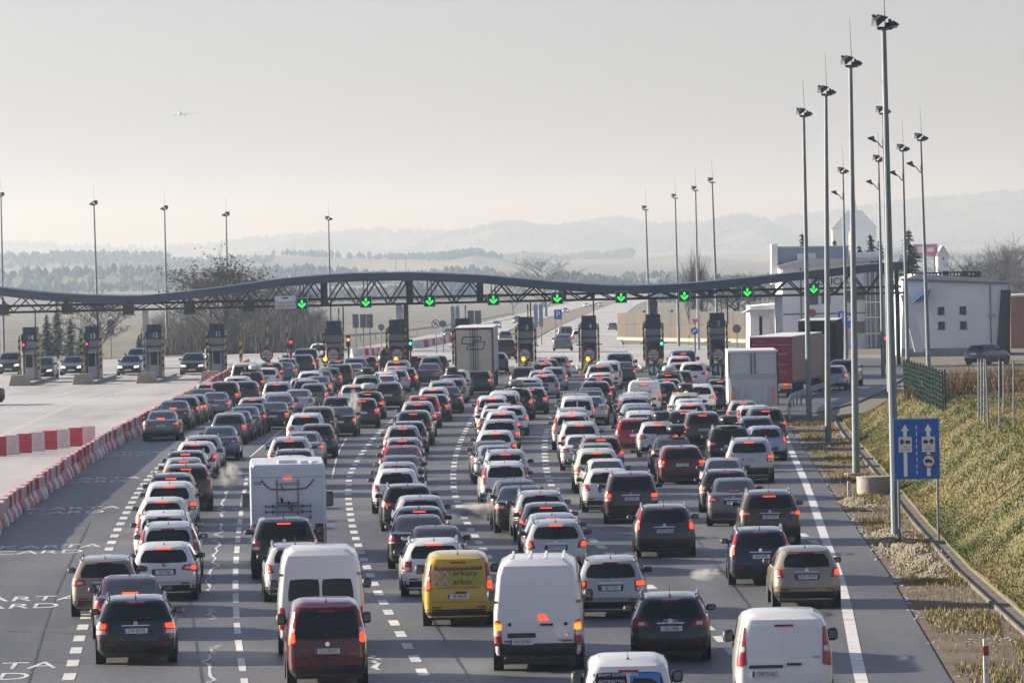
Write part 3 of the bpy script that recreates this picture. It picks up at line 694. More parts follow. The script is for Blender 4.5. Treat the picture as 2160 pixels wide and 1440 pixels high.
MODELS = {}
def model(t, light):
    k = (t, light)
    if k in MODELS: return MODELS[k]
    s = Shape(t); M = {}; M['shape'] = s
    v, f = s.body(); M['body'] = pm('body', (v, f), PAINT, 38); bmetal = M['body'].copy(); bmetal.materials[0] = PAINTM; M['body_m'] = bmetal
    w0, w1, wk = s.win; wa, wb = s.w(w0) * wk, s.w(w1) * wk * .98
    M['rear_window'] = pm('rear_window', s.patch(s.P, [(-wa, w0), (wa, w0), (wb, w1), (-wb, w1)], 10, 6, .32), GLASSR if t == 'sedan' else GLASS, 60)
    if t in ('van', 'bigvan', 'smallvan'):
        g = .03
        M['rear_pane'] = [pm('rear_window', s.patch(s.P, [(a, w0), (b, w0), (b2, w1), (a2, w1)], 5, 5, .25), GLASS, 60) for a, b, a2, b2 in ((-wa, -g, -wb, -g), (g, wa, g, wb))]
        d0, d1 = s.rear[1][0] + .10, s.H - .17; da, db = s.w(d0) - .16, s.w(d1) - .13
        M['rear_door'] = [pm('rear_door', s.patch(s.P, [(a, d0), (b, d0), (b2, d1), (a2, d1)], 5, 8, .06, .005), PAINT, 40) for a, b, a2, b2 in ((-da, -.008, -db, -.008), (.008, da, .008, db))]
    else:
        tb = {'sedan': .98, 'estate': .97, 'hatch': .98, 'suv': 1.1, 'mpv': 1.05}[t]; lo = s.tz - .27
        M['tailgate'] = pm('tailgate', s.patch(s.P, [(-s.hw * .70, lo), (s.hw * .70, lo), (s.hw * .74, tb), (-s.hw * .74, tb)], 8, 5, .15, .006), PAINT, 40)
        x = M['tailgate'].copy(); x.materials[0] = PAINTM; M['tailgate_m'] = x
        M['recess'] = pm('plate_recess', s.patch(s.P, [(-.34, s.tz - .13), (.34, s.tz - .13), (.36, s.tz + .03), (-.36, s.tz + .03)], 4, 2, .15, .008), PLASTIC, 40)
        M['handle'] = pm('tailgate_trim', s.patch(s.P, [(-.32, s.tz + .055), (.32, s.tz + .055), (.32, s.tz + .078), (-.32, s.tz + .078)], 4, 1, 0, .018), CHROME, 40)
    # bumper: dark lower half
    z0 = s.rear[0][0]; z1 = z0 + (.17 if t not in ('suv', 'bigvan') else .26)
    M['bumper'] = pm('bumper', s.patch(lambda a, b: s.P(a * s.e(b), b), [(-1.15, z0 + .005), (1.15, z0 + .005), (1.15, z1), (-1.15, z1)], 16, 2, 0, .01), PLASTIC, 50)
    M['valance'] = pm('bumper_line', s.patch(lambda a, b: s.P(a * s.e(b), b), [(-1.12, s.tz - .33), (1.12, s.tz - .33), (1.12, s.tz - .318), (-1.12, s.tz - .318)], 16, 1, 0, .003), PLASTIC, 50)
    M['reflector'] = [pm('reflector', s.patch(lambda a, b: s.P(sg * (s.e(b) - a), b), [(.5, z1 + .03), (.26, z1 + .03), (.26, z1 + .065), (.5, z1 + .065)], 3, 1, 0, .012), LENS) for sg in (-1, 1)]
    for nm, sg in (('L', -1), ('R', 1)):
        h = s.tz; T = s.win[1]
        Q = {'wide': [(.52, h), (-.14, h - .05), (-.10, h + .15), (.40, h + .13)],
             'square': [(.36, h - .15), (-.05, h - .15), (-.05, h + .13), (.34, h + .13)],
             'corner': [(.40, h - .06), (-.10, h - .08), (-.04, h + .16), (.26, h + .15)],
             'tall': [(.27, h - .02), (-.03, h - .05), (.03, T), (.13, T)],
             'vert': [(.23, h - .22), (.02, h - .22), (.03, h + .30), (.17, h + .30)]}[light]
        fn = lambda a, b, sg=sg: s.P(sg * (s.e(b) - a), b)
        M['lamp' + nm] = pm('tail_light', s.patch(fn, Q, 7, 5, .22, .014), LENS, 50)
        (a0, b0), (a1, b1), (a2, b2), (a3, b3) = Q
        def sub(u0, u1, t0, t1):
            bl = lambda u, t_: ((a0 * (1 - u) + a1 * u) * (1 - t_) + (a3 * (1 - u) + a2 * u) * t_, (b0 * (1 - u) + b1 * u) * (1 - t_) + (b3 * (1 - u) + b2 * u) * t_)
            return [bl(u0, t0), bl(u1, t0), bl(u1, t1), bl(u0, t1)]
        lo = {'tall': (.1, .6, .04, .34), 'vert': (.12, .9, .62, .92), 'wide': (.42, .75, .2, .85), 'square': (.12, .75, .52, .92), 'corner': (.2, .65, .3, .85)}[light]
        cl = {'tall': (.1, .6, .36, .5), 'vert': (.12, .9, .34, .58), 'wide': (.15, .40, .25, .7), 'square': (.15, .75, .1, .42), 'corner': (.2, .65, .08, .26)}[light]
        M['lit' + nm] = pm('brake_lens', s.patch(fn, sub(*lo), 4, 3, .4, .021), LIT, 50)
        M['clear' + nm] = pm('reversing_lens', s.patch(fn, sub(*cl), 4, 2, .3, .019), LENSC, 50)
    zt = w1 + .012 if t != 'sedan' else w0 + .012
    th = [(-.19, zt - .012), (.19, zt - .012), (.19, zt + .022), (-.19, zt + .022)]
    M['high_on'] = pm('high_brake_light', s.patch(s.P, th, 5, 1, 0, .024), LIT3); M['high_off'] = pm('high_brake_light', s.patch(s.P, th, 5, 1, 0, .024), LENS)
    # side glass, windscreen, front
    b0 = s.belt + .02; b1 = s.win[1] + .02
    yr0, yr1 = itab(s.rear, b0) + (.45 if t != 'sedan' else .25), itab(s.rear, b1) + (.38 if t != 'sedan' else .2)
    yf0, yf1 = s.L - itab(s.front, b0) - .55, s.L - itab(s.front, b1) - .35
    M['side'] = {}
    for sg in (-1, 1):
        if t in ('van', 'bigvan'): yr0 = yr1 = s.L * .52
        M['side'][sg] = pm('side_window', s.patch(lambda a, b, sg=sg: s.PS(a, b, sg), [(yr0, b0), (yf0, b0), (yf1, b1), (yr1, b1)], 8, 3, .1, .006), GLASS, 60)
        M['pillar', sg] = None
    ws0, ws1 = s.belt + .04, s.win[1] + .02; fa, fb = s.w(ws0) * .86, s.w(ws1) * .86
    M['windscreen'] = pm('windscreen', s.patch(s.PF, [(-fa, ws0), (fa, ws0), (fb, ws1), (-fb, ws1)], 9, 5, .2), GLASS, 60)
    hz = s.rear[0][0] + .30
    M['headL'], M['headR'] = [pm('headlight', s.patch(lambda a, b, sg=sg: s.PF(sg * (s.w(b) - a), b), [(.45, hz), (.02, hz + .04), (.02, hz + .17), (.40, hz + .14)], 5, 3, .3, .014), HEAD, 50) for sg in (-1, 1)]
    M['grille'] = pm('grille', s.patch(s.PF, [(-.38, hz - .02), (.38, hz - .02), (.42, hz + .13), (-.42, hz + .13)], 6, 3, .15, .012), BLACKST, 50)
    M['intake'] = pm('air_intake', s.patch(s.PF, [(-.5, hz - .25), (.5, hz - .25), (.5, hz - .1), (-.5, hz - .1)], 6, 2, .2, .012), BLACKST, 50)
    M['underbody'] = MB().box(-s.hw * .8, s.hw * .8, .25, s.L - .3, .17, s.rear[0][0] + .03).mesh('underbody', PLASTIC)
    # roof rails
    for sg in (-1, 1):
        b = MB(); ya, yb = itab(s.rear, s.H - .02) + .1, s.L * .52; x = sg * s.w(s.H - .05) * 1.0; n_ = 5; P_ = []
        for i in range(n_ + 1):
            yy = ya + (yb - ya) * i / n_; P_.append(Vector(s.dfm(x, yy, s.H - .04 + (.075 if 0 < i < n_ else .02))))
        for p, q in zip(P_, P_[1:]): b.bar(p, q, .04, .035)
        for i in (0, n_): b.bar(P_[i] - Vector((0, 0, .06)), P_[i] + Vector((0, 0, .01)), .05, .06)
        M['rail', sg] = b.mesh('roof_rail', GALV)
    y_w = .86 if t not in ('bigvan', 'van') else 1.0
    kw = 'm' if t == 'suv' else 'l' if t in ('van', 'bigvan') else 's'; r = {'s': .315, 'm': .35, 'l': .345}[kw]
    M['wheels'] = (kw, [(sg * (s.hw - .13), y_, r) for y_ in (y_w, s.L - .88) for sg in (-1, 1)])
    M['arch'] = [MB().disc((0, 0, 0), r * 1.16, .02, 20, 'x').mesh('wheel_arch', PLASTIC)]
    b = MB(); yy = itab(s.rear, w0 + .03) - .02
    b.bar((-.02, yy - .012, w0 + .01), (.36, itab(s.rear, w0 + .06) + .0, w0 + .05), .02, .02); b.disc((-.02, yy - .01, w0 + .01), .03, .03, 10)
    M['wiper'] = b.mesh('rear_wiper', BLACKST)
    MODELS[k] = M
    return M
# roof box
def box_mesh():
    n = 14; v = []; f = []; sec = [(0, .35, .3), (.08, .75, .62), (.35, .95, .9), (1.0, 1.0, 1.0), (1.5, .93, .9), (1.8, .7, .55), (1.88, .4, .25)]
    for y, kx, kz in sec:
        for i in range(n):
            a = 2 * math.pi * i / n; cx = math.copysign(abs(math.cos(a)) ** .55, math.cos(a)); cz = math.copysign(abs(math.sin(a)) ** .6, math.sin(a))
            v.append((cx * .40 * kx, y, .2 + cz * (.2 * kz if cz > 0 else .13)))
    f = [(j * n + i, j * n + (i + 1) % n, (j + 1) * n + (i + 1) % n, (j + 1) * n + i) for j in range(len(sec) - 1) for i in range(n)] + [list(range(n)), list(range(len(v) - n, len(v)))]
    return pm('roof_box', (v, f), mat('box_plastic', rough=.3, coat=.3, obj_color=True), 60)
BOX_M = box_mesh()
BAR_M = MB().box(-.58, .58, -.03, .03, -.02, .02).box(-.58, -.54, -.03, .03, -.08, 0).box(.54, .58, -.03, .03, -.08, 0).mesh('cross_bar', BLACKST)
CB_M = MB().box(-.58, .58, 0, .04, 0, .03).mesh('seam', PLASTIC)

COLOURS = {  # code: (words, rgb, metallic)
 'W': ('white', (.74, .74, .73), 0), 'S': ('silver', (.46, .47, .48), 1), 'G': ('grey', (.15, .155, .165), 1), 'D': ('dark grey', (.045, .047, .052), 1),
 'K': ('black', (.012, .012, .014), 0), 'N': ('dark blue', (.012, .02, .05), 0), 'R': ('red', (.32, .012, .015), 0), 'M': ('dark red', (.10, .010, .016), 0),
 'B': ('blue-grey', (.10, .14, .19), 1), 'L': ('pale blue', (.30, .38, .46), 1), 'E': ('beige', (.30, .25, .19), 1), 'T': ('brown', (.075, .055, .042), 1), 'V': ('dark green', (.01, .055, .04), 0),
 'Y': ('yellow', (.62, .43, .05), 0), 'A': ('aubergine', (.05, .025, .035), 0), 'C': ('cream white', (.62, .6, .5), 0)}
TNAME = {'sedan': 'saloon', 'estate': 'estate', 'hatch': 'hatchback', 'suv': 'SUV', 'mpv': 'people carrier', 'smallvan': 'small van', 'van': 'van', 'bigvan': 'high-roof van'}
VEH = []   # (x, y, half width, half length, heading) for the overlap check
def build(t, col, loc, rz, label, light=None, fl='', plate=None, near=True, mid=True, group=None, oncoming=False, cat=None, far=False):
    """one vehicle: an Empty on the road under its tail, with its parts"""
    light = light or {'sedan': 'wide', 'estate': 'square', 'hatch': 'corner', 'suv': 'wide', 'mpv': 'square'}.get(t, 'vert')
    M = model(t, light); s = M['shape']; words, rgb, met = COLOURS[col]; k_ = rnd.uniform(.85, 1.12); c = (*[x * k_ * rnd.uniform(.98, 1.02) for x in rgb], 1)
    nm = {'van': 'van', 'bigvan': 'van', 'smallvan': 'van'}.get(t, 'car')
    o = thing(nm, label, cat or nm, loc, rz, group)
    o.scale = (rnd.uniform(.97, 1.03), rnd.uniform(.94, 1.03), rnd.uniform(.965, 1.03))
    sfx = '_m' if met else ''
    link('body', M['body' + sfx], o, color=c); link('underbody', M['underbody'], o)
    cargo = 'c' in fl
    if t in ('van', 'bigvan', 'smallvan'):
        for i, d in enumerate(M['rear_door']):
            dr_ = link('rear_door', d, o, color=c)
            if not cargo: link('rear_window', M['rear_pane'][i], dr_)
    elif mid or near:
        tg = link('tailgate', M['tailgate' + sfx], o, color=c)
        if near: link('tailgate_trim', M['handle'], tg); link('plate_recess', M['recess'], tg)
        link('rear_window', M['rear_window'], o)
    else: link('rear_window', M['rear_window'], o)
    if mid: link('bumper', M['bumper'], o)
    if near and t not in ('van', 'bigvan'): link('bumper_line', M['valance'], o)
    for sg, n2 in ((-1, 'L'), (1, 'R')):
        if not (cargo and t == 'smallvan'): link('side_window', M['side'][sg], o)
        tl = link('tail_light', M['lamp' + n2], o)
        if 'b' in fl: link('brake_lens', M['lit' + n2], tl)
        if mid: link('reversing_lens', M['clear' + n2], tl)
        if near: link('reflector', M['reflector'][0 if sg < 0 else 1], o)
        big = t in ('van', 'bigvan', 'smallvan'); z = s.belt + (.08 if not big else .22); yy = s.L - itab(s.front, s.belt) - (.75 if t != 'bigvan' else .35)
        a, b = MIRR[(sg, big)]; x = abs(s.PS(yy, z, sg)[0])
        mm = link('mirror', a, o, (sg * (x - .03), yy, z)); link('mirror_glass', b, mm)
        if 'r' in fl: link('roof_rail', M['rail', sg], o)
    if t != 'bigvan': link('high_brake_light', M['high_on'] if 't' in fl else M['high_off'], o)
    if (near or oncoming) : link('windscreen', M['windscreen'], o)
    if oncoming:
        link('headlight', M['headL'], o); link('headlight', M['headR'], o); link('grille', M['grille'], o); link('air_intake', M['intake'], o)
        p = s.PF(0, .42); q = link('number_plate', PLATE_M, o, (0, p[1] + .02, .42)); 
    kw, W_ = M['wheels']
    for i, p in enumerate(W_):
        wh = link('wheel', WHEELS[kw][0], o, p); link('rim', WHEELS[kw][1], wh)
        if mid and i < 4: link('wheel_arch', M['arch'][0], o, (math.copysign(abs(s.PS(p[1], .55, 1)[0]) - .004, p[0]), p[1], p[2]))
    if mid and t not in ('van', 'bigvan', 'smallvan', 'sedan') or (cargo is False and near and t == 'smallvan'): link('rear_wiper', M['wiper'], o)
    if mid and t not in ('van', 'bigvan'):
        link('antenna', ANT, o, (0, itab(s.rear, s.H) + .15, s.dfm(0, itab(s.rear, s.H) + .15, s.H)[2] - .01))
        if near and t != 'smallvan':
            z = s.tz + .12; link('emblem', EMB, o, (0, itab(s.rear, z) - .012, z))
    if mid:
        z = s.tz - .05 if t not in ('van', 'bigvan', 'smallvan') else s.tz - .18
        if 'l' in fl: z = s.rear[0][0] + .2
        px_ = 0 if t not in ('van', 'bigvan') else -.36
        y0 = itab(s.rear, z); sl = (itab(s.rear, z + .05) - itab(s.rear, z - .05)) / .1
        pl = link('number_plate', PLATE_M, o, (px_, y0 + s.bulge * (px_ / s.hw) ** 2 - .022, z), (-math.atan(sl), 0, 0))
        link('plate_band', STRIP_M, pl)
        txt = plate
        if not txt and near: txt = rnd.choice(['KR', 'SK', 'RZ', 'WA', 'KT', 'SB', 'KNS', 'RDE']) + ' ' + ''.join(rnd.choice('0123456789ACEFGJKLMNPRSTUVWXY') for _ in range(5))
        if txt: link('plate_lettering', text_mesh(txt, .115, 0, INK, .72), pl, (.022, -.0175, 0))
    if 'x' in fl:
        k = fl[fl.index('x') + 1]; bc = {'b': (.012, .012, .013, 1), 'g': (.16, .17, .18, 1), 's': (.5, .51, .53, 1)}[k]
        zb = s.H - .02; yb = itab(s.rear, s.H) + .1; px_ = {'0': 0, '1': .2, '2': -.2}[fl[fl.index('x') + 2]]
        rb = thing('roof_box', None, 'roof box', rz=rz, group='roof boxes on the cars')
        mw = Matrix.Translation(loc) @ Matrix.Rotation(rz, 4, 'Z'); rb.location = mw @ Vector((px_, yb - .1, zb + .06))
        link('shell', BOX_M, rb, (0, 0, .02), color=bc)
        for yy in (.45, 1.25): link('cross_bar', BAR_M, rb, (-px_, yy, .04))
        rb['label'] = {'b': 'black', 'g': 'grey', 's': 'silver'}[k] + ' roof box on the ' + label.replace(' with roof box', '').replace(' vehicle', '').replace(' the ', ' ').replace('number plate', 'plate')
    VEH.append(o)
    return o, M

def mirror_note(): pass
# ---------------------------------------------------------------- the queues (photo point of the roof above the tail, kind, colour, flags)
# flags: r rails, t lit high brake light, b brake lights lit, x?? roof box, c closed cargo body, l low plate
QUEUES = {
 'first': """644 736 van N c b|637 744 suv D b|612 747 estate D rtb|604 756 estate S rb|595 763 sedan B b|570 764 estate D tb|562 775 hatch W b|517 767 van W b|529 782 estate M rbxs1|498 795 mpv W|515 801 hatch D|472 806 mpv K b square|440 804 estate S rtb|452 822 sedan G b|425 822 sedan K tb|402 833 estate G tb|386 838 hatch D b|364 846 sedan D tb|338 865 sedan G tb wide ZS_8937|222 1174 estate E r wide|276 1211 sedan A tb square|287 1257 estate K rb square CW_82376""",
 'second': """772 751 hatch D tb|747 754 mpv B b|744 762 sedan S b|713 758 estate G rtb|716 768 mpv K b tall|693 774 hatch G b square|673 778 sedan G|654 782 suv W r|668 790 sedan G b corner|636 797 estate S r|646 801 estate D rb|646 810 hatch G b corner|598 805 mpv S rt|627 821 sedan S corner|581 825 estate S rt|586 832 sedan B b|531 835 hatch S t|574 846 sedan D b square|524 850 sedan D b|512 857 sedan G b|494 864 sedan D t|482 870 estate G b|460 900 sedan B wide|426 920 estate S r|412 931 hatch W tb corner|391 952 estate D rt|388 966 hatch S t|393 977 suv T tb tall|361 999 suv D rt|358 1012 mpv W tb square|343 1046 hatch W tb corner|345 1075 suv W r tall|355 1100 suv S r tall|346 1146 estate W tb wide GD_954JS""",
 'third': """823 734 suv K b|920 750 hatch D b|908 752 hatch G|886 749 estate K tb tall|885 766 sedan D b|856 761 mpv E tb square|835 771 estate S rt|853 776 hatch K b square|836 777 hatch S b|810 779 estate W tb|812 790 sedan W b corner|798 808 hatch T b|773 792 suv S rxb0|763 810 hatch W tb tall|775 826 estate D txs0 b|764 840 hatch D tb square|711 838 estate D r|714 857 sedan K b corner|668 860 suv T r b|644 871 suv W rtb|667 895 hatch D|638 911 sedan S b|610 921 suv S rtb|618 950 estate D r|612 964 hatch W|600 1092 suv K tb square|625 1147 hatch S rb corner""",
 'fourth': """1046 743 hatch B b|1007 781 estate K b square KTA_8293|961 779 suv W b|952 789 estate D xb0 b|953 797 estate S b|933 803 suv S r|941 813 sedan D b|913 817 suv W rtb|913 829 estate K rb square|892 834 mpv R tb|881 848 suv S tb|871 864 suv D tb square|861 888 estate K r|849 898 hatch S t|848 921 hatch S tb tall|845 941 sedan R|845 959 sedan G|838 975 hatch S b|836 991 hatch W corner|861 1022 estate K rb wide|888 1046 hatch S|885 1065 hatch D tb|881 1087 sedan K b corner|920 1110 sedan D t|917 1136 estate W rt square""",
 'fifth': """1175 751 hatch S b square|1153 757 estate M tb|1144 763 hatch W t|1150 774 hatch S b|1119 774 hatch D b corner|1141 782 estate S rt|1148 788 estate S tb square|1111 795 suv W|1119 800 hatch W b|1116 806 sedan D b|1119 816 estate N tb square|1086 819 suv K bxg0 corner|1061 824 smallvan W b tall|1038 837 mpv W tb tall|1077 848 hatch W b corner|1048 847 hatch S r|1042 862 sedan W b square|1058 869 hatch W tb|1054 884 estate S b|1045 908 estate W tb corner|1036 927 sedan G|1047 937 sedan S|1066 946 mpv S rt|1066 972 suv W r tall|1090 1009 sedan G b corner|1102 1025 sedan K b wide|1142 1031 estate S rb square|1152 1057 hatch D tb corner|1165 1080 hatch L tb wide|1172 1098 estate S rtb corner""",
 'sixth': """1306 744 van V b|1312 763 sedan D b|1281 760 smallvan W tb|1264 770 suv S rtb|1266 785 estate W rt|1263 794 estate D tb|1255 805 suv K b|1244 817 sedan D|1242 822 sedan D b|1245 829 sedan S b|1214 829 estate E r|1217 834 smallvan W b|1207 860 suv S rt|1205 869 mpv W tb tall|1223 889 suv W rtb square|1226 916 sedan W b|1268 916 estate M rtb|1258 935 sedan S|1259 944 mpv C tb square|1280 966 sedan W b|1281 987 hatch W corner|1330 996 mpv A rb square EZG_7EP3|1400 1066 estate D rb tall WMA_02966""",
 'seventh': """1441 739 van B tb|1433 752 mpv W t|1461 765 suv W b|1433 765 estate S b tall|1431 781 estate D r|1408 788 estate D rtbxs0|1405 800 estate K tb|1395 803 estate K b|1357 800 van W tbc - |1338 826 estate W r|1331 830 sedan S|1338 837 mpv S b tall|1341 851 hatch L|1348 856 sedan G|1352 864 hatch W t|1352 871 sedan W b|1338 883 estate R rb corner|1386 889 estate W tbxb1 wide ZL_5184A|1420 920 sedan D bxb1|1437 938 estate M b square ST_5144F""",
 'eighth': """1518 800 hatch N tb|1503 812 hatch T b|1474 811 suv W b|1447 829 suv W rxb0|1454 838 hatch W|1456 850 hatch W tb|1440 864 estate D rtb|1482 867 suv T tb wide PO_2C335|1567 846 hatch S tb|1590 854 mpv W b tall|1615 861 suv D tb|1595 878 estate B r|1614 896 hatch L b tall WS_91361|1538 900 suv K rxb0 b|1579 925 suv S rtb square GD_8542G|1524 966 sedan S b|1528 987 estate D rb|1545 1010 sedan G wide|1622 1031 suv T rtb wide ESK_97MM|1602 1114 estate N rb tall RNI_73PP|1700 1154 hatch E b corner""",
}
def place(cx, top, t, Y=None):
    s = TYPES[t]; H = s['H'] - .02
    x, y, z = ray(cx, top)
    if Y is None: Y = (H - CH) / z * y - s['yo']
    return Vector((x / y * (Y + .4), Y, 0)), Y
LIGHTS = ('wide', 'square', 'corner', 'tall', 'vert')
cars = []
for q, txt in QUEUES.items():
    for k, row in enumerate(txt.split('|')):
        p = row.split(); fl = ''; light = None; plate = None
        for a in p[4:]:
            if a in LIGHTS: light = a
            elif a == '-': pass
            elif '_' in a: plate = a.replace('_', ' ')
            else: fl += a
        loc, Y = place(float(p[0]), float(p[1]), p[2])
        cars.append(dict(q=q, k=k, cx=float(p[0]), top=float(p[1]), t=p[2], col=p[3], fl=fl, light=light, plate=plate, loc=loc, L=TYPES[p[2]]['L'], W=TYPES[p[2]]['W']))
# vehicles built by hand below take their place in the overlap check too
def special(cx, top, H, L, W, q, k, yo=1.5, Y=None, z=0):
    x, y, s_ = ray(cx, top)
    if Y is None: Y = (H - CH) / s_ * y - yo
    d = dict(q=q, k=k, cx=cx, top=top, t=None, loc=Vector((x / y * (Y + .4), Y, z)), L=L, W=W); cars.append(d); return d
S_camper = special(607, 977, 2.9, 6.6, 2.24, 'third', 24.5, .3)
S_transit = special(676, 1155, 2.38, 5.3, 1.98, 'third', 30)
S_doblo = special(690, 1258, 1.83, 4.2, 1.74, 'third', 31, 1.2)
S_master = special(1131, 1170, 2.45, 5.8, 2.06, 'fifth', 40)
S_kangoo = special(966, 1158, 1.82, 4.2, 1.78, 'fourth', 40, 1.2)
S_vectra = special(1286, 1170, 1.5, 4.8, 1.8, 'sixth', 38, 1.4)
S_audi = special(1412, 1250, 1.45, 4.7, 1.83, 'sixth', 40, 1.4)
S_combo = special(1324, 1374, 1.85, 4.3, 1.78, 'sixth', 41, 1.2)
S_vito = special(1651, 1295, 1.9, 4.9, 1.9, 'eighth', 40, 1.3)
S_cream = special(999, 690, 4.0, 12, 2.5, 'fourth', .5, 1.0)
S_white = special(1587, 740, 3.6, 8.5, 2.5, 'eighth', 7.5, 1.0)
# headings: lane direction fitted through neighbours of the same queue
for q in QUEUES:
    row = sorted([c for c in cars if c['q'] == q], key=lambda c: -c['loc'].y)
    for c in row:
        nb = [d for d in row if abs(d['loc'].y - c['loc'].y) < 48]
        my = sum(d['loc'].y for d in nb) / len(nb); mx = sum(d['loc'].x for d in nb) / len(nb)
        den = sum((d['loc'].y - my) ** 2 for d in nb); sl = sum((d['loc'].y - my) * (d['loc'].x - mx) for d in nb) / den if den > 60 else 0
        c['h'] = max(-.06, min(.06, sl * .8)) + rnd.gauss(0, .012)
# no two vehicles may stand in one place: the nearer one backs off along its line of sight
def corners(c, pad=.0):
    h = c['h']; fx, fy = math.sin(h), math.cos(h); rx, ry = fy, -fx; hw = c['W'] / 2 + pad
    o = c['loc']; return [(o.x + rx * a + fx * b, o.y + ry * a + fy * b) for a, b in ((-hw, -.1), (hw, -.1), (hw, c['L'] + .25), (-hw, c['L'] + .25))]
def hit(a, b):
    A, B = corners(a, .06), corners(b, .06)
    for P, h in ((A, a['h']), (B, b['h'])):
        for ax in ((math.cos(h), -math.sin(h)), (math.sin(h), math.cos(h))):
            pa = [p[0] * ax[0] + p[1] * ax[1] for p in A]; pb = [p[0] * ax[0] + p[1] * ax[1] for p in B]
            if max(pa) < min(pb) or max(pb) < min(pa): return False
    return True
NHIT = 0
for it in range(60):
    moved = 0
    cars.sort(key=lambda c: -c['loc'].y)
    for i, a in enumerate(cars):
        for b in cars[i + 1:i + 40]:
            if hit(a, b):
                moved += 1
                gap = abs(a['loc'].y - b['loc'].y)
                if gap < 1.6 and abs(a['loc'].x - b['loc'].x) > .9:      # side by side: ease apart
                    s_ = .06 if a['loc'].x > b['loc'].x else -.06; a['loc'].x += s_; b['loc'].x -= s_
                else:
                    n = b if b['t'] or not a['t'] else b
                    k = (n['loc'].y - .35) / n['loc'].y; n['loc'].x *= k; n['loc'].y *= k
                    if gap < 3.5: 
                        k = (a['loc'].y + .2) / a['loc'].y; a['loc'].x *= k; a['loc'].y *= k
    if not moved: break
NHIT = moved
print('queue overlaps left', NHIT, 'after', it, 'max Y', max(c['loc'].y for c in cars), 'n', len(cars))
QN = {'first': 'leftmost', 'second': 'second', 'third': 'third', 'fourth': 'fourth', 'fifth': 'fifth', 'sixth': 'sixth', 'seventh': 'seventh', 'eighth': 'rightmost'}
for q in QUEUES:
    row = sorted([c for c in cars if c['q'] == q], key=lambda c: -c['loc'].y)
    for i, c in enumerate(row):
        if c['t'] is None: continue
        wd = COLOURS[c['col']][0] + ' ' + TNAME[c['t']]
        ex = ' with roof box' if 'x' in c['fl'] else ' with roof rails' if 'r' in c['fl'] else ''
        lab = f"{wd}{ex}, {ordinal(i + 1)} vehicle from the gates in the {QN[q]} queue"
        if c['plate']: lab = f"{wd}{ex}, number plate {c['plate']}, in the {QN[q]} queue"
        if not c['plate'] and rnd.random() < .3: c['fl'] = c['fl'].replace('b', '', 1) if 'x' not in c['fl'] else c['fl']
        near = c['loc'].y < 215; mid = c['loc'].y < 330
        c['o'], c['M'] = build(c['t'], c['col'], c['loc'], -c['h'], lab, c['light'], c['fl'], c['plate'], near, mid, group='vehicles queuing for the toll gates')
# ---------------------------------------------------------------- vehicles with a look of their own
def on_tail(o, M, data, name, x, z, off=.016, parent=None):
    s = M['shape']; sl = (itab(s.rear, z + .05) - itab(s.rear, z - .05)) / .1
    return link(name, data, parent or o, (x, itab(s.rear, z) + s.bulge * (x / s.hw) ** 2 - off, z), (-math.atan(sl), 0, 0))
def tail_panel(M, q, m, name, off=.011, nu=6, nz=5, r=.1):
    s = M['shape']; return pm(name, s.patch(s.P, q, nu, nz, r, off, .01), m)
def rebuild(S, t, col, label, light, fl, plate):
    o, M = build(t, col, S['loc'], -S['h'], label, light, fl, plate, True, True, group='vehicles queuing for the toll gates'); return o, M
LT = mat('lettering_white', (.8, .8, .8), .5); LG = mat('lettering_grey', (.12, .12, .13), .5)
HANDLE = MB().box(-.14, .14, -.03, .01, -.022, .022).mesh('door_handle', BLACKST)
HINGE = MB().box(-.05, .05, -.025, .01, -.03, .03).mesh('hinge', GALV)
AMB = {sg: None for sg in (-1, 1)}
# white high-roof van with dark rear windows
o, M = rebuild(S_transit, 'bigvan', 'W', 'white high-roof van with dark rear windows, in front of the dark red van', 'vert', '', None)
for sg in (-1, 1):
    for z in (.95, 1.9): on_tail(o, M, HINGE, 'hinge', sg * .9, z, .02)
# dark red small van
o, M = rebuild(S_doblo, 'smallvan', 'M', 'dark red small van nearest the camera, number plate DLU 84933', 'tall', 'bc', 'DLU 84933')
s = M['shape']; wa, wb = s.w(1.02) * .88, s.w(1.66) * .86
o2 = link('rear_window', pm('rear_window', s.patch(s.P, [(-wa, 1.02), (wa, 1.02), (wb, 1.66), (-wb, 1.66)], 9, 6, .12, .014), GLASS, 60), o); link('rear_wiper', M['wiper'], o)
on_tail(o, M, EMB, 'emblem', 0, .92); on_tail(o, M, text_mesh('Doblo', .09, 0, LG), 'lettering', -.52, .78)
# white panel van with amber lights lit
o, M = rebuild(S_master, 'bigvan', 'W', 'big white panel van with amber tail lights lit, number plate PO 2K991', 'vert', 'cb', 'PO 2K991')
s = M['shape']
for sg in (-1, 1):
    for z in (.62, 1.55): on_tail(o, M, HINGE, 'hinge', sg * .92, z, .02)
    link('indicator', pm('indicator', s.patch(lambda a, b, sg=sg: s.P(sg * (s.e(b) - a), b), [(.2, .93), (.04, .93), (.04, 1.07), (.2, 1.07)], 3, 3, .2, .024), ORANGE), o)
on_tail(o, M, HANDLE, 'door_handle', .2, 1.05); on_tail(o, M, EMB, 'emblem', .62, .82)
for x in (-.62, .62): on_tail(o, M, MB().disc((0, 0, 0), .04, .02, 12).mesh('vent_cap', BLACKST), 'vent_cap', x, 1.06)
on_tail(o, M, MB().prism([(-.1, -.06), (.13, -.06), (.02, .07), (-.1, .07)], -.01, .02).mesh('centre_brake_light', LIT3), 'centre_brake_light', .12, 1.2)
on_tail(o, M, MB().box(-.31, .31, -.02, .01, -.05, .05, .01).mesh('plate_trim', PLASTIC), 'plate_trim', -.36, .82); on_tail(o, M, text_mesh('MASTER', .075, 0, LG), 'lettering', -.36, .82, .042)
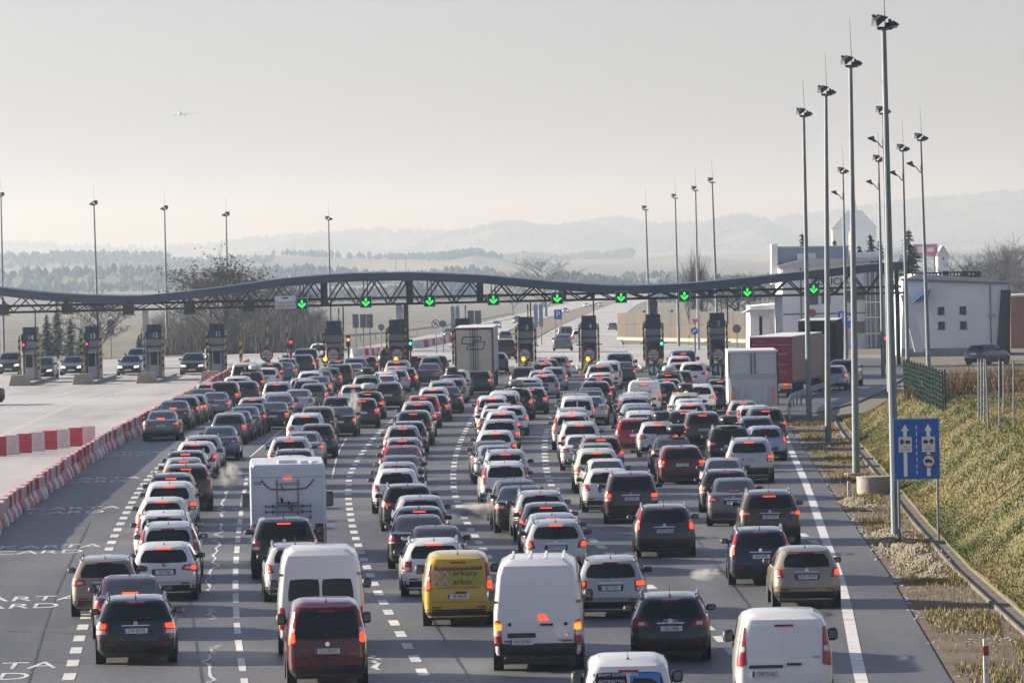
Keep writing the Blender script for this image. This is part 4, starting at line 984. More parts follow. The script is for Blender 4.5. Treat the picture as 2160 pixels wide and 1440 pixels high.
on_tail(o, M, text_mesh('RENAULT', .085, 0, LG), 'lettering', .62, .70)
for k, (z0_, z1_) in enumerate(((1.28, 1.98),)):
    for x0_, x1_ in ((-.82, -.04), (.04, .82)): link('pressed_panel', tail_panel(M, [(x0_, z0_), (x1_, z0_), (x1_ * .96, z1_), (x0_ * .96, z1_)], PAINT, 'pressed_panel', .010, 5, 5, .1), o, color=(.72, .72, .71, 1))
link('step_bar', MB().box(-.75, .75, -.14, .02, .30, .36, .02).mesh('step_bar', PLASTIC), o)
link('roof_ribs', MB().box(-.6, -.55, .8, 4, 2.44, 2.465).box(-.2, -.15, .8, 4, 2.44, 2.465).box(.15, .2, .8, 4, 2.44, 2.465).box(.55, .6, .8, 4, 2.44, 2.465).mesh('roof_ribs', WHITEP), o)
# yellow delivery van with shop lettering
o, M = rebuild(S_kangoo, 'smallvan', 'Y', 'yellow delivery van with shop lettering on its tail, number plate RK 48330', 'tall', 'cb', 'RK 48330')
PAN = mat('olive_panel', (.36, .33, .03), .4); BRN = mat('brown_band', (.2, .05, .02), .5); PNK = mat('pink_logo', (.62, .35, .5), .5); LYE = mat('lettering_yellow', (.7, .55, .2), .5); LBR = mat('lettering_brown', (.25, .06, .02), .5)
link('shop_panel', tail_panel(M, [(-.66, 1.04), (.66, 1.04), (.62, 1.50), (-.62, 1.50)], PAN, 'shop_panel', .010, 6, 4, .05), o)
link('shop_band', tail_panel(M, [(-.63, 1.44), (.63, 1.44), (.61, 1.56), (-.61, 1.56)], BRN, 'shop_band', .013, 6, 2, .1), o)
on_tail(o, M, text_mesh('CENTRUM STAVEBNÍCTVA', .088, 0, LYE, .98), 'lettering', 0, 1.50, .022)
on_tail(o, M, text_mesh('erkury', .20, 0, INK, 1.1), 'lettering', .16, 1.34, .022); on_tail(o, M, text_mesh('arket', .20, 0, INK, 1.1), 'lettering', .10, 1.13, .022)
lg = MB()
for x in (-.2, 0): lg.bar((x - .1, 0, -.08), (x, 0, .08), .02, .035, (1, 0, 0)).bar((x, 0, .08), (x + .1, 0, -.08), .02, .035, (1, 0, 0))
for z in (1.34, 1.13): on_tail(o, M, lg.mesh('logo', PNK), 'logo', -.33, z, .02)
on_tail(o, M, text_mesh('www.MERKURYMARKET.sk', .092, 0, LBR, .98), 'lettering', 0, .985, .02); on_tail(o, M, HANDLE, 'door_handle', .05, .86)
# silver and black estates in front
rebuild(S_vectra, 'estate', 'S', 'silver estate between the white panel van and the black estate, number plate RST US37', 'square', 'rb', 'RST US37')
o, M = rebuild(S_audi, 'estate', 'K', 'black estate with unlit dark tail lights, number plate RJS 24R8', 'wide', 'r', 'RJS 24R8')
rg = MB()
for k in range(4):
    for i in range(12):
        a, b = 2 * math.pi * i / 12, 2 * math.pi * (i + 1) / 12; c = -.105 + .07 * k
        rg.bar((c + .042 * math.cos(a), 0, .042 * math.sin(a)), (c + .042 * math.cos(b), 0, .042 * math.sin(b)), .012, .012, (0, 1, 0))
on_tail(o, M, rg.mesh('ring_emblem', CHROME), 'ring_emblem', 0, .93, .03)
# white small van with advert, cut by the bottom edge
o, M = rebuild(S_combo, 'smallvan', 'W', 'white small van with a gate fitter\'s advert on its rear windows, cut by the frame', 'vert', '', None)
for k, wtxt in enumerate(('BRAMY SEGMENTOWE', 'AUTOMATYKA', 'SERWIS', 'KRATY ROLOWANE')):
    z = 1.54 - .115 * k; on_tail(o, M, text_mesh(wtxt, .075, 0, LT, .95, 'LEFT'), 'lettering', -.55, z, .03)
    on_tail(o, M, MB().disc((0, 0, 0), .03, .008, 12).mesh('bullet', LT), 'bullet', -.62, z, .026)
link('advert_sky', tail_panel(M, [(.05, 1.36), (.62, 1.36), (.6, 1.61), (.05, 1.61)], mat('advert_blue', (.05, .22, .6), .4), 'advert_sky', .016, 4, 3, .05), o)
link('advert_roof', tail_panel(M, [(.05, 1.36), (.62, 1.36), (.45, 1.5), (.1, 1.52)], INK, 'advert_roof', .019, 4, 3, 0), o)
link('advert_gate', tail_panel(M, [(.08, 1.14), (.6, 1.14), (.6, 1.33), (.08, 1.33)], mat('advert_green', (.42, .52, .22), .4), 'advert_gate', .018, 4, 3, .05), o)
# white delivery van, bottom right
o, M = rebuild(S_vito, 'van', 'W', 'white delivery van beside the solid edge line, number plate DW 014LS', 'tall', 'c', 'DW 014LS')
on_tail(o, M, HANDLE, 'door_handle', .18, 1.0); on_tail(o, M, MB().box(-.33, .33, -.02, .01, -.03, .03, .01).mesh('plate_trim', PLASTIC), 'plate_trim', -.36, .96); on_tail(o, M, text_mesh('VITO', .07, 0, LG), 'lettering', .62, 1.12); on_tail(o, M, text_mesh('109 CDI', .06, 0, LG), 'lettering', .62, .62)
for x0_, x1_ in ((-.75, -.03), (.03, .75)): link('pressed_panel', tail_panel(M, [(x0_, 1.12), (x1_, 1.12), (x1_ * .92, 1.72), (x0_ * .92, 1.72)], PAINT, 'pressed_panel', .010, 5, 5, .12), o, color=(.72, .72, .71, 1))
# hearse with lettering and roof vent
c = [c for c in cars if c.get('t') == 'van' and c['cx'] == 1357][0]; o, M = c['o'], c['M']
o['label'] = 'white van with 14888 lettered across its closed rear doors'
LB = mat('lettering_blue', (.12, .16, .3), .5)
on_tail(o, M, text_mesh('RITUS', .2, 0, LB), 'lettering', 0, 1.66, .02); on_tail(o, M, text_mesh('14888', .34, 0, LB), 'lettering', 0, 1.28, .02); link('roof_vent', MB().box(-.36, .36, .6, 1.6, 1.9, 2.04, .04).mesh('roof_vent', WHITEP), o)
on_tail(o, M, MB().box(-.7, -.2, -.004, .004, -.006, .006).box(.2, .7, -.004, .004, -.006, .006).mesh('rule', LB), 'rule', 0, 1.5, .02)

# ---- motorhome with an empty cycle rack
S = S_camper; o = thing('camper', 'white motorhome with an empty cycle rack on its back wall', 'camper', S['loc'], -S['h'], 'vehicles queuing for the toll gates')
CW = mat('camper_white', (.62, .66, .72), .35, coat=.3, noise=(.8, (.52, .56, .62), .45, .75))
link('body', MB().box(-1.12, 1.12, 0, 6.0, .38, 2.88, .09).mesh('body', CW), o)
link('cab', MB().box(-.98, .98, 6.0, 6.6, .4, 1.5, .1).mesh('cab', CW), o)
link('top_seam', MB().box(-1.1, 1.1, -.006, .01, 2.50, 2.515).mesh('top_seam', LG), o)
for sg in (-1, 1): link('corner_trim', MB().box(sg * 1.06 - .025, sg * 1.06 + .025, -.02, .01, .5, 2.84).mesh('corner_trim', mat('trim_light', (.7, .72, .76), .4)), o)
link('high_brake_light', MB().box(-.12, .12, -.03, .01, 2.46, 2.5).mesh('high_brake_light', LIT3), o)
sw = MB(); P_ = [(-.78, 2.44), (-.62, 2.24), (-.52, 2.17), (-.3, 2.15), (.3, 2.15), (.52, 2.17), (.62, 2.24), (.78, 2.44)]
for a, b in zip(P_, P_[1:]): sw.bar((a[0], -.006, a[1]), (b[0], -.006, b[1]), .05, .02, (0, 1, 0))
link('swoosh', sw.mesh('swoosh', LG), o); link('lettering', text_mesh('WEINSBERG', .13, 0, LG, 1.05), o, (0, -.012, 2.30))
link('side_badge', MB().box(-1.0, -.76, -.012, .01, 2.30, 2.33).box(-1.0, -.76, -.012, .01, 2.36, 2.385).mesh('side_badge', LG), o)
rk = MB()
for x in (-.32, .30): rk.tube((x, -.06, .95), (x, -.06, 2.43), .022); 
for x in (-.32, .30): rk.tube((x, -.06, 2.43), (x, .02, 2.43), .022)
for i, z in enumerate((1.66, 1.50, 1.34)): rk.tube((-.66, -.14 - .16 * i, z), (.66, -.14 - .16 * i, z), .024); rk.tube((-.32, -.06, z), (-.32, -.5, z), .018); rk.tube((.3, -.06, z), (.3, -.5, z), .018)
rk.tube((-.3, -.3, 1.2), (-.3, -.3, 1.66), .018).tube((-.3, -.3, 1.70), (.24, -.3, 1.70), .018).tube((.3, -.3, 1.2), (.3, -.3, 1.7), .018)
rack = link('cycle_rack', rk.mesh('cycle_rack', GALV), o)
cl = MB()
for x in (-.66, .66, -.46, .42): 
    for i, z in enumerate((1.66, 1.50, 1.34)): cl.box(x - .02, x + .02, -.19 - .16 * i, -.10 - .16 * i, z - .05, z + .05)
cl.tube((-.16, -.1, 1.78), (-.2, -.16, 1.9), .035).tube((.02, -.1, 1.6), (.02, -.16, 1.8), .03).tube((.1, -.12, 1.52), (.1, -.2, 1.72), .03).tube((-.2, -.08, 2.25), (-.1, -.12, 2.1), .02).box(-.34, .32, -.1, -.07, 1.74, 1.77)
link('clamp', cl.mesh('clamp', mat('clamp_dark', (.07, .02, .025), .5)), rack)
for sg in (-1, 1):
    link('rear_light', MB().disc((sg * .95, -.02, .95), .10, .05, 16).disc((sg * .95, -.02, .72), .08, .05, 16).mesh('rear_light', LENS), o)
    link('light_panel', MB().box(sg * .95 - .16, sg * .95 + .16, -.012, .01, .58, 1.12, .03).mesh('light_panel', PLASTIC), o)
    link('mirror', MB().box(sg * 1.28 - .13, sg * 1.28 + .13, 6.0, 6.12, 1.35, 1.8, .05).box(*sorted((sg * 1.0, sg * 1.2)), 6.04, 6.08, 1.5, 1.55).mesh('mirror', PLASTIC), o)
    link('mirror_glass', MB().box(sg * 1.28 - .09, sg * 1.28 + .09, 5.985, 6.0, 1.4, 1.75).mesh('mirror_glass', MATS['mirror_glass']), o)
    for y in (1.5, 5.5): wh = link('wheel', WHEELS['l'][0], o, (sg * .92, y, .345)); link('rim', WHEELS['l'][1], wh)
link('roof_hatch', MB().box(-.3, .3, 1.0, 1.6, 2.87, 2.97, .04).box(.35, .7, .7, 1.1, 2.87, 2.95, .03).mesh('roof_hatch', CW), o)
link('satellite_dish', MB().disc((.78, .5, 2.93), .14, .04, 16, 'z').tube((.78, .5, 2.86), (.78, .5, 2.93), .03).mesh('satellite_dish', CW), o)
link('bumper', MB().box(-1.1, 1.1, -.05, .1, .34, .52, .03).mesh('bumper', PLASTIC), o)

# ---- lorries
TW = [MATS['tyre_rubber']]
BIGW = wheel_mesh(.5, .56); BIGR = rim_mesh(.5, .5)
def lorry(name, label, loc, rz, L, W_, H, z0, tail, side, top, wheels=3, cab=True, group='lorries at the toll plaza'):
    o = thing(name, label, 'truck', loc, rz, group); h = W_ / 2
    link('cargo_side', MB().box(-h, -h + .04, .04, L, z0, H - .06).box(h - .04, h, .04, L, z0, H - .06).mesh('cargo_side', side), o)
    link('roof', MB().box(-h, h, 0, L, H - .06, H, .015).mesh('roof', top), o)
    link('cargo_floor', MB().box(-h, h, .02, L, z0 - .12, z0).mesh('cargo_floor', PLASTIC), o)
    link('rear_wall', MB().box(-h + .03, h - .03, .01, .06, z0, H - .07).mesh('rear_wall', tail), o)
    for i in range(wheels):
        for sg in (-1, 1): wh = link('wheel', BIGW, o, (sg * (h - .32), 1.9 + i * 1.3, .5)); link('rim', BIGR, wh)
    for sg in (-1, 1): wh = link('wheel', BIGW, o, (sg * (h - .32), L - 1.0, .5)); link('rim', BIGR, wh)
    link('chassis', MB().box(-.5, .5, .5, L + .4, .75, z0 - .12).box(-.4, .4, -.02 + .05, .15, .42, .58).mesh('chassis', PLASTIC), o)
    link('underrun_bar', MB().box(-h + .1, h - .1, .0, .12, .45, .6).mesh('underrun_bar', PLASTIC), o)
    if cab: link('cab', MB().box(-1.2, 1.2, L + .5, L + 2.6, .6, min(H - .2, 3.6), .12).mesh('cab', side), o)
    return o
CREAM = mat('cream_doors', (.6, .55, .42), .45, noise=(.7, (.52, .48, .38), .4, .7)); DRED = mat('dark_red_frame', (.16, .018, .02), .5); WTOP = mat('trailer_white', (.72, .72, .72), .45); SALU = mat('trailer_grey', (.42, .42, .42), .5)
S = S_cream; h = S['h']
o = lorry('lorry', 'cream box lorry with a blue outline logo on its rear doors', S['loc'], -h, 12, 2.5, 4.0, 1.15, CREAM, SALU, WTOP)
link('rear_frame', MB().box(-1.25, -1.13, -.03, .02, 1.0, 3.98).box(1.13, 1.25, -.03, .02, 1.0, 3.98).box(-1.13, 1.13, -.03, .02, 3.84, 3.98).box(-1.13, 1.13, -.03, .02, 1.0, 1.16).mesh('rear_frame', DRED), o)
for sg in (-1, 1): link('rear_door', MB().box(*sorted((sg * .012, sg * 1.12)), -.02, .012, 1.17, 3.83).mesh('rear_door', CREAM), o)
for x in (-.22, -.06, .08, .24): link('locking_bar', MB().tube((x, -.05, 1.15), (x, -.05, 3.85), .022).mesh('locking_bar', GALV if abs(x) > .1 else BLACKST), o)
lg = MB(); LBL = mat('logo_blue', (.03, .06, .2), .5)
def poly(P_, wd=.065):
    for a, b in zip(P_, P_[1:] + P_[:1]): lg.bar((a[0], -.03, a[1]), (b[0], -.03, b[1]), wd, .01, (0, 1, 0))
poly([(-.68, 3.40), (.48, 3.40), (.42, 3.18), (-.02, 3.18), (-.08, 2.96), (-.80, 2.96)][:]); poly([(-.48, 2.6), (.56, 2.6), (.74, 3.06), (.04, 3.06), (-.02, 2.84), (-.40, 2.84)])
link('logo', lg.mesh('logo', LBL), o)
for sg in (-1, 1):
    link('reflective_board', MB().box(sg * .88 - .27, sg * .88 + .27, -.06, -.03, 1.04, 1.2).mesh('reflective_board', mat('reflective_orange', (.7, .35, .04), .4)), o)
    for z in (1.3, 2.2, 3.1, 3.6): link('hinge', MB().box(sg * 1.19 - .06, sg * 1.19 + .06, -.06, -.03, z, z + .1).mesh('hinge', GALV), o)
link('light_bar', MB().box(-1.2, 1.2, -.04, .05, .85, 1.0).mesh('light_bar', PLASTIC), o); link('rear_light', MB().box(1.0, 1.2, -.06, -.04, .88, .98).box(-1.2, -1.0, -.06, -.04, .88, .98).mesh('rear_light', LIT), o)
# white tail-lift lorry
S = S_white; WB = mat('box_white', (.55, .57, .6), .5, noise=(.6, (.46, .47, .49), .4, .7))
o = lorry('lorry', 'white box lorry with a closed tail lift and orange side strips', S['loc'], -.02, 8, 2.5, 3.62, 1.0, WB, WB, WTOP, 1)
for sg in (-1, 1): link('rear_door', MB().box(*sorted((sg * .07, sg * 1.17)), -.025, .012, 2.45, 3.45).mesh('rear_door', WB), o); link('corner_post', MB().box(sg * 1.23 - .03, sg * 1.23 + .03, -.05, .02, .9, 3.56).mesh('corner_post', BLACKST), o)
link('roof_edge', MB().box(-1.27, 1.27, -.08, .1, 3.54, 3.65, .02).mesh('roof_edge', WTOP), o)
for x in (-.1, .1): link('locking_bar', MB().tube((x, -.05, 2.4), (x, -.05, 3.5), .022).mesh('locking_bar', BLACKST), o)
link('tail_lift', MB().box(-1.2, 1.2, -.12, -.03, .72, 2.42, .02).mesh('tail_lift', WB), o); link('tail_lift_lip', MB().box(-1.2, 1.2, -.16, -.12, 2.24, 2.46).mesh('tail_lift_lip', SALU), o)
for x in (-.55, .58): link('lift_rib', MB().box(x - .13, x + .13, -.17, -.12, .74, 1.9, .02).mesh('lift_rib', WB), o)
RW = mat('hazard_red', (.35, .02, .03), .5); RO = mat('strip_orange', (.85, .28, .03), .5, emit=(1, .25, .02), es=.0)
for sg in (-1, 1):
    x = sg * 1.0; bd_ = link('hazard_board', MB().box(x - .1, x + .1, -.19, -.12, 1.55, 1.82).mesh('hazard_board', WTOP), o)
    st = MB()
    for k in range(3): st.bar((x - sg * .09, -.2, 1.58 + .09 * k), (x + sg * .09, -.2, 1.64 + .09 * k), .04, .008, (0, 1, 0))
    link('hazard_stripe', st.mesh('hazard_stripe', RW), bd_)
    link('side_strip', MB().box(x - .06, x + .06, -.18, -.12, .95, 1.48).mesh('side_strip', RO), o)
    link('mirror', MB().box(sg * 1.42 - .1, sg * 1.42 + .1, 8.6, 8.7, 2.0, 2.6, .03).mesh('mirror', BLACKST), o)
link('number_plate', MB().box(-.14, .14, -.15, -.12, 1.02, 1.1).mesh('number_plate', LG), o); link('rear_light', MB().box(-1.2, -.95, -.05, .0, .62, .72).box(.95, 1.2, -.05, 0, .62, .72).mesh('rear_light', LENS), o)
# dark red curtain-sider
MAR = mat('maroon_tarp', (.30, .012, .05), .5, noise=(.5, (.19, .01, .035), .4, .7)); CURT = mat('brown_curtain', (.24, .13, .095), .55, noise=(1.5, (.2, .1, .075), .4, .7))
p = at(1628, 845, 330)
o = lorry('lorry', 'dark red lorry trailer with white lettering and a brown curtain side', (p.x, 330, -.15), -.187, 13.4, 2.5, 3.75, 1.15, MAR, CURT, WTOP)
for txt, x, z, sz in (('FIRMA TRANSPORTOWO HANDLOWA', 0, 3.25, .125), ('Mudi Line', -.55, 3.48, .12), ('WADEK', .62, 2.72, .2), ('RYNKI NY 19', .55, 2.1, .16), ('tel. 09 16', .6, 1.72, .16), ('87', .78, 1.52, .16)):
    link('lettering', text_mesh(txt, sz, 0, mat('lettering_pale', (.5, .4, .42), .5)), o, (x, -.012, z))
link('light_bar', MB().box(-1.2, 1.2, -.04, .05, .72, 1.02).mesh('light_bar', WTOP), o); link('reflective_board', MB().box(.45, 1.15, -.07, -.04, .7, .9).mesh('reflective_board', MATS['reflective_orange']), o)
for x in (-1.0, .85): link('rear_light', MB().box(x - .1, x + .1, -.07, -.04, .92, 1.02).mesh('rear_light', LIT), o)
link('curtain_strap', MB().box(1.25, 1.262, .1, 13.3, 1.05, 1.16).mesh('curtain_strap', BLACKST), o)
p = at(1700, 790, 372)
o = lorry('lorry', 'black lorry trailer with a white roof edge at the rightmost gate', (p.x + .8, 372, 0), -.10, 9, 2.5, 3.9, 1.1, mat('black_tarp', (.02, .02, .022), .9, spec=.1), MATS['black_tarp'], WTOP)
link('roof_lights', MB().box(-1.2, -.9, -.05, .02, 3.7, 3.8).box(.9, 1.2, -.05, .02, 3.7, 3.8).mesh('roof_lights', LENS), o)

# ---- other cars
def single(px, py, t, col, rz, label, light=None, fl='', oncoming=False, z=None, mid=False, near=False, Y=None):
    p = at(px, py, Y) if Y else ground(px, py)
    s = TYPES[t]; loc = Vector((p.x, p.y, gz(p.y) if z is None else z))
    if oncoming: loc = loc + Matrix.Rotation(rz, 3, 'Z') @ Vector((0, -s['L'], 0))
    return build(t, col, loc, rz, label, light, fl, None, near, mid, oncoming=oncoming)
PIR = math.pi
single(1776, 816, 'suv', 'K', -.16, 'black SUV on the ramp beside the dark lorry', 'square', 'b', mid=True)
single(1756, 812, 'hatch', 'S', -.12, 'silver hatchback half hidden behind the lamp post on the ramp', fl='b', mid=True, Y=345)
for a in ((17, 790, 'suv', 'T', 'brown SUV facing the camera at the leftmost gate'), (86, 800, 'mpv', 'D', 'dark grey people carrier facing the camera beside booth 14'), (150, 792, 'sedan', 'K', 'black saloon facing the camera left of booth 13'),
          (270, 792, 'sedan', 'K', 'black saloon facing the camera left of the white pillar'), (405, 791, 'suv', 'K', 'black SUV facing the camera between booths 12 and 11')):
    single(a[0], a[1], a[2], a[3], PIR + rnd.gauss(.02, .03), a[4], oncoming=True, mid=True)
single(287, 778, 'suv', 'B', PIR, 'blue-grey SUV waiting behind the black saloon left of the white pillar', oncoming=True)
single(450, 770, 'hatch', 'S', PIR, 'pale hatchback behind the black SUV near booth 11', oncoming=True)
single(-150, 858, 'sedan', 'N', PIR * .62, 'dark blue saloon cut by the left edge on the pale carriageway', oncoming=True, mid=True)
# far traffic behind the gantry
for px, py, t, col, lab, onc, fl in ((1187, 740, 'sedan', 'B', 'blue-grey saloon driving away alone behind gate four', 0, 'b'), (1193, 722, 'van', 'G', 'grey van driving away beyond the gantry', 0, ''), (1222, 726, 'mpv', 'W', 'white people carrier driving away beside booth four', 0, 'b'),
      (1292, 697, 'hatch', 'B', 'blue-grey hatchback driving away beside the stone wall', 0, ''), (1066, 757, 'suv', 'K', 'black SUV just past the gate beside the cream lorry', 0, 'b'), (1066, 724, 'hatch', 'G', 'grey hatchback driving away ahead of the black SUV', 0, 'b'), (1218, 716, 'hatch', 'W', 'white hatchback driving away behind the grey van', 0, ''),
      (945, 714, 'sedan', 'G', 'grey saloon approaching on the far carriageway behind the cream lorry', 1, ''), (1046, 692, 'sedan', 'S', 'silver saloon approaching on the far carriageway', 1, ''), (1090, 682, 'mpv', 'B', 'blue-grey people carrier approaching on the far carriageway', 1, ''), (1128, 683, 'hatch', 'W', 'white hatchback approaching on the far carriageway', 1, ''),
      (1192, 660, 'sedan', 'S', 'silver saloon approaching beside the parking sign', 1, ''), (1236, 648, 'hatch', 'W', 'pale hatchback approaching far up the hill road', 1, ''), (1266, 646, 'sedan', 'S', 'silver saloon far up the hill road', 1, ''), (700, 726, 'suv', 'S', 'silver SUV approaching behind the raised boom near booth seven', 1, ''), (672, 770, 'suv', 'W', 'white SUV approaching behind the striped post', 1, '')):
    single(px, py, t, col, PIR - .05 if onc else -.02, lab, fl=fl, oncoming=bool(onc))
single(2052, 764, 'hatch', 'D', -.6, 'dark hatchback parked by the white building', Y=405, z=-.02, mid=True)
# ================================================================ gantry and toll gates
GY = 411.0
def G_(px, py, dy=0.0): p = at(px, py, GY); return Vector((p.x, GY + dy, p.z))
TOPC = [(-60, 598), (0, 606), (100, 617), (200, 623), (300, 623), (400, 614), (500, 601), (600, 587), (700, 578), (850, 574), (1000, 579), (1100, 588), (1200, 597), (1300, 602), (1380, 601), (1450, 597), (1550, 588), (1700, 572), (1800, 560), (1900, 552), (1912, 551)]
BOTC = [(-60, 660), (0, 659), (250, 654), (500, 649), (650, 645), (850, 640), (1000, 637), (1200, 632), (1374, 628), (1580, 624), (1700, 621), (1905, 617)]
pxs = list(range(-60, 1913, 12)); TOP = [G_(x, itab(TOPC, x)) for x in pxs]
def ztop(px): return G_(px, itab(TOPC, px)).z
def zbot(px): return G_(px, itab(BOTC, px)).z
gan = thing('toll_gantry', 'dark wavy-roofed steel gantry spanning all the toll lanes', 'gantry', (0, GY, 0))
sm = smooth_line(TOP[::6] + [TOP[-1]], 6); v = []; f = []
for i, p in enumerate(sm):
    v += [(p.x, -1.7, p.z - .58), (p.x, -1.7, p.z), (p.x, 1.9, p.z + .05), (p.x, 1.9, p.z - .53)]
    if i: o_ = 4 * i; f += [(o_ - 4 + a, o_ + a, o_ + (a + 1) % 4, o_ - 4 + (a + 1) % 4) for a in range(4)]
f += [(0, 1, 2, 3), (len(v) - 1, len(v) - 2, len(v) - 3, len(v) - 4)]
link('roof_beam', pm('roof_beam', (v, f), DARKST, 30), gan)
xl, xr = G_(-60, 650).x, G_(1905, 617).x
for dy in (-1.4, 1.5): 
    a, b = G_(-60, 660), G_(1905, 617); dz = .42 if dy > 0 else 0; link('lower_chord', MB().bar((a.x, dy, a.z + dz), (b.x, dy, b.z + dz), .16, .17).mesh('lower_chord', BLACKST), gan)
x = -52.0; k = 0
while x < 1890:                                   # each diagonal is a member of its own
    b0, t1, b2 = x, x + 33.5, x + 67; heavy = .085 if x < 600 else .11
    for dy in (-1.4, 1.5):
        sh = 9 if dy > 0 else 0
        for p, q in ((b0 + sh, t1 + sh), (b2 + sh, t1 + sh)):
            P_, Q_ = G_(p, 640), G_(q, 600)
            link('diagonal', MB().bar((P_.x, dy, zbot(p)), (Q_.x, dy, ztop(q) - .5), .09, heavy).mesh('diagonal', BLACKST), gan)
    x += 67; k += 1
for px in (685, 865, 1013, 1190, 1250, 1497, 1585, 1740, 1890): 
    p = G_(px, 640); w_ = .5 if px in (685, 865, 1013) else .3
    link('hanger', MB().box(p.x - w_ / 2, p.x + w_ / 2, -1.2, -1.0, zbot(px) - .05, ztop(px) - .5).mesh('hanger', BLACKST), gan)
for px, w_, m in ((306, .42, WHITEP), (841, .42, WHITEP), (856, .35, mat('pillar_brown', (.12, .095, .08), .6)), (1377, .5, GALV), (1642, .55, WHITEP), (1893, .3, BLACKST)):
    p = G_(px, 640); link('pillar', MB().box(p.x - w_ / 2, p.x + w_ / 2, -.3, .3, 0, zbot(px) - .08, .02).mesh('pillar', m), gan)
a, b = at(1940, 742, GY), at(1903, 622, GY)
link('slanted_pylon', MB().prism([(a.x - .35, a.z), (a.x + .35, a.z), (b.x + .55, b.z), (b.x - .1, b.z)], -.3, .3).mesh('slanted_pylon', WHITEP), gan)
a, b = at(1926, 560, GY), at(1912, 590, GY)
for px in (66, 197, 715, 1110, 1243, 1525): p = G_(px, 640); link('service_riser', MB().tube((p.x + .3, -.5, 3.2), (p.x + .3, -.5, zbot(px)), .05).mesh('service_riser', BLACKST), gan)
for px in (835, 856, 1393, 300, 333): p = G_(px, 560); link('lightning_rod', MB().tube((p.x, 0, ztop(px)), (p.x, 0, ztop(px) + 1.1), .02, .01, 5).mesh('lightning_rod', BLACKST), gan)
# lane signals
GREEN = mat('green_arrow_light', (.05, .9, .1), .4, emit=(.02, 1, .06), es=.8); SIGB = mat('signal_black', (.02, .025, .025), .5); FRM = mat('signal_frame', (.4, .42, .44), .5)
ar = MB(); ar.box(-.055, .055, -.02, 0, .02, .27)
ar.prism([(0, -.30), (.29, -.02), (.21, .06), (0, -.13)], -.02, 0).prism([(0, -.30), (0, -.13), (-.21, .06), (-.29, -.02)], -.02, 0)
ARROW = ar.mesh('arrow', GREEN); CASE = MB().box(-.39, .39, 0, .3, -.39, .39).mesh('case', SIGB)
fr = MB().box(-.42, .42, -.015, .32, .39, .42).box(-.42, .42, -.015, .32, -.42, -.39).box(-.42, -.39, -.015, .32, -.39, .39).box(.39, .42, -.015, .32, -.39, .39).mesh('frame', FRM)
SIGX = [(639, 640), (773, 636), (907, 634), (1041, 631), (1175, 628), (1309, 626), (1442, 623), (1574, 615), (1713, 609)]
for i, (px, py) in enumerate(SIGX):
    p = G_(px, py); o = thing('lane_signal', f'lit green arrow lane signal on the gantry, {ordinal(i + 1)} from the left', 'lane signal', (p.x, GY - 2.05, p.z), 0, 'green arrow lane signals')
    link('case', CASE, o); link('frame', fr, o); link('arrow', ARROW, o, (0, -.012, -.01))
    link('hanger', MB().box(-.17, -.1, .1, .2, .42, ztop(px) - p.z - .5).box(.1, .17, .1, .2, .42, ztop(px) - p.z - .5).box(-.14, .14, .1, .45, .3, .36).mesh('hanger', BLACKST), o)
for i, (px, py) in enumerate(((12, 652), (146, 649), (275, 651), (403, 649), (528, 643))):
    p = G_(px, py); o = thing('lane_signal', f'black back of a lane signal facing away, {ordinal(i + 1)} from the left', 'lane signal', (p.x, GY - 2.1, p.z), 0, 'lane signals facing away')
    link('case', MB().box(-.4, .4, 0, .3, -.38, .38, .03).mesh('case', SIGB), o); link('bracket', MB().box(-.08, .08, .1, .7, .2, .6).box(-.5, .5, .3, .4, -.46, -.40).mesh('bracket', BLACKST), o)
p = G_(604, 637); o = thing('card_sign', 'white sign reading TYLKO KARTY CARDS ONLY on the gantry', 'sign', (p.x, GY - 2.0, p.z))
link('panel', MB().box(-.75, .75, 0, .08, -.46, .46, .02).mesh('panel', WHITEP), o)
for t_, z in (('TYLKO KARTY', -.04), ('CARDS ONLY', -.28)): link('lettering', text_mesh(t_, .26, 0, INK, .92), o, (0, -.006, z))
link('symbol', MB().box(-.2, .2, -.01, 0, .26, .36).mesh('symbol', INK), o); link('bracket', MB().box(-.05, .05, .08, .5, .1, .6).mesh('bracket', BLACKST), o)

# ---- booths
NAVY = mat('booth_navy', (.02, .035, .08), .45); BGREY = mat('booth_grey', (.27, .26, .25), .5, noise=(.8, (.2, .19, .185), .4, .7)); BCREAM = mat('booth_cream', (.32, .27, .21), .6, noise=(2, (.22, .185, .15), .4, .7)); DKU = mat('unit_dark', (.04, .045, .05), .6)
YB1 = MB(); YB2 = MB()
def striped(h, wd, z0=0.0, n=None, c1=None, c2=None):
    """square post: separate coloured bands in one mesh with two materials"""
    n = n or max(3, int(h / .28)); b = MB(); idx = []
    for i in range(n):
        za, zb_ = z0 + h * i / n, z0 + h * (i + 1) / n; s_ = wd * .5; k = len(b.f)
        t = wd * .7
        lo = [za, za + (t if i else 0)]; 
        b.add([(-s_, -s_, za - (t if i else 0) * .5), (s_, -s_, za + (t if i else 0) * .5), (s_, s_, za + (t if i else 0) * .5), (-s_, s_, za - (t if i else 0) * .5), (-s_, -s_, zb_ - (t if i < n - 1 else 0) * .5), (s_, -s_, zb_ + (t if i < n - 1 else 0) * .5), (s_, s_, zb_ + (t if i < n - 1 else 0) * .5), (-s_, s_, zb_ - (t if i < n - 1 else 0) * .5)],
              [(3, 2, 1, 0), (4, 5, 6, 7), (0, 1, 5, 4), (1, 2, 6, 5), (2, 3, 7, 6), (3, 0, 4, 7)])
        idx += [i % 2] * 6
    return me('striped_post', b.v, b.f, mats=[c1 or YELP, c2 or BLACKST], idx=idx)
SP = striped(2.7, .14, .7, 11); BOOM = striped(3.7, .10, 1.2, 9, REDP, WHITEP)
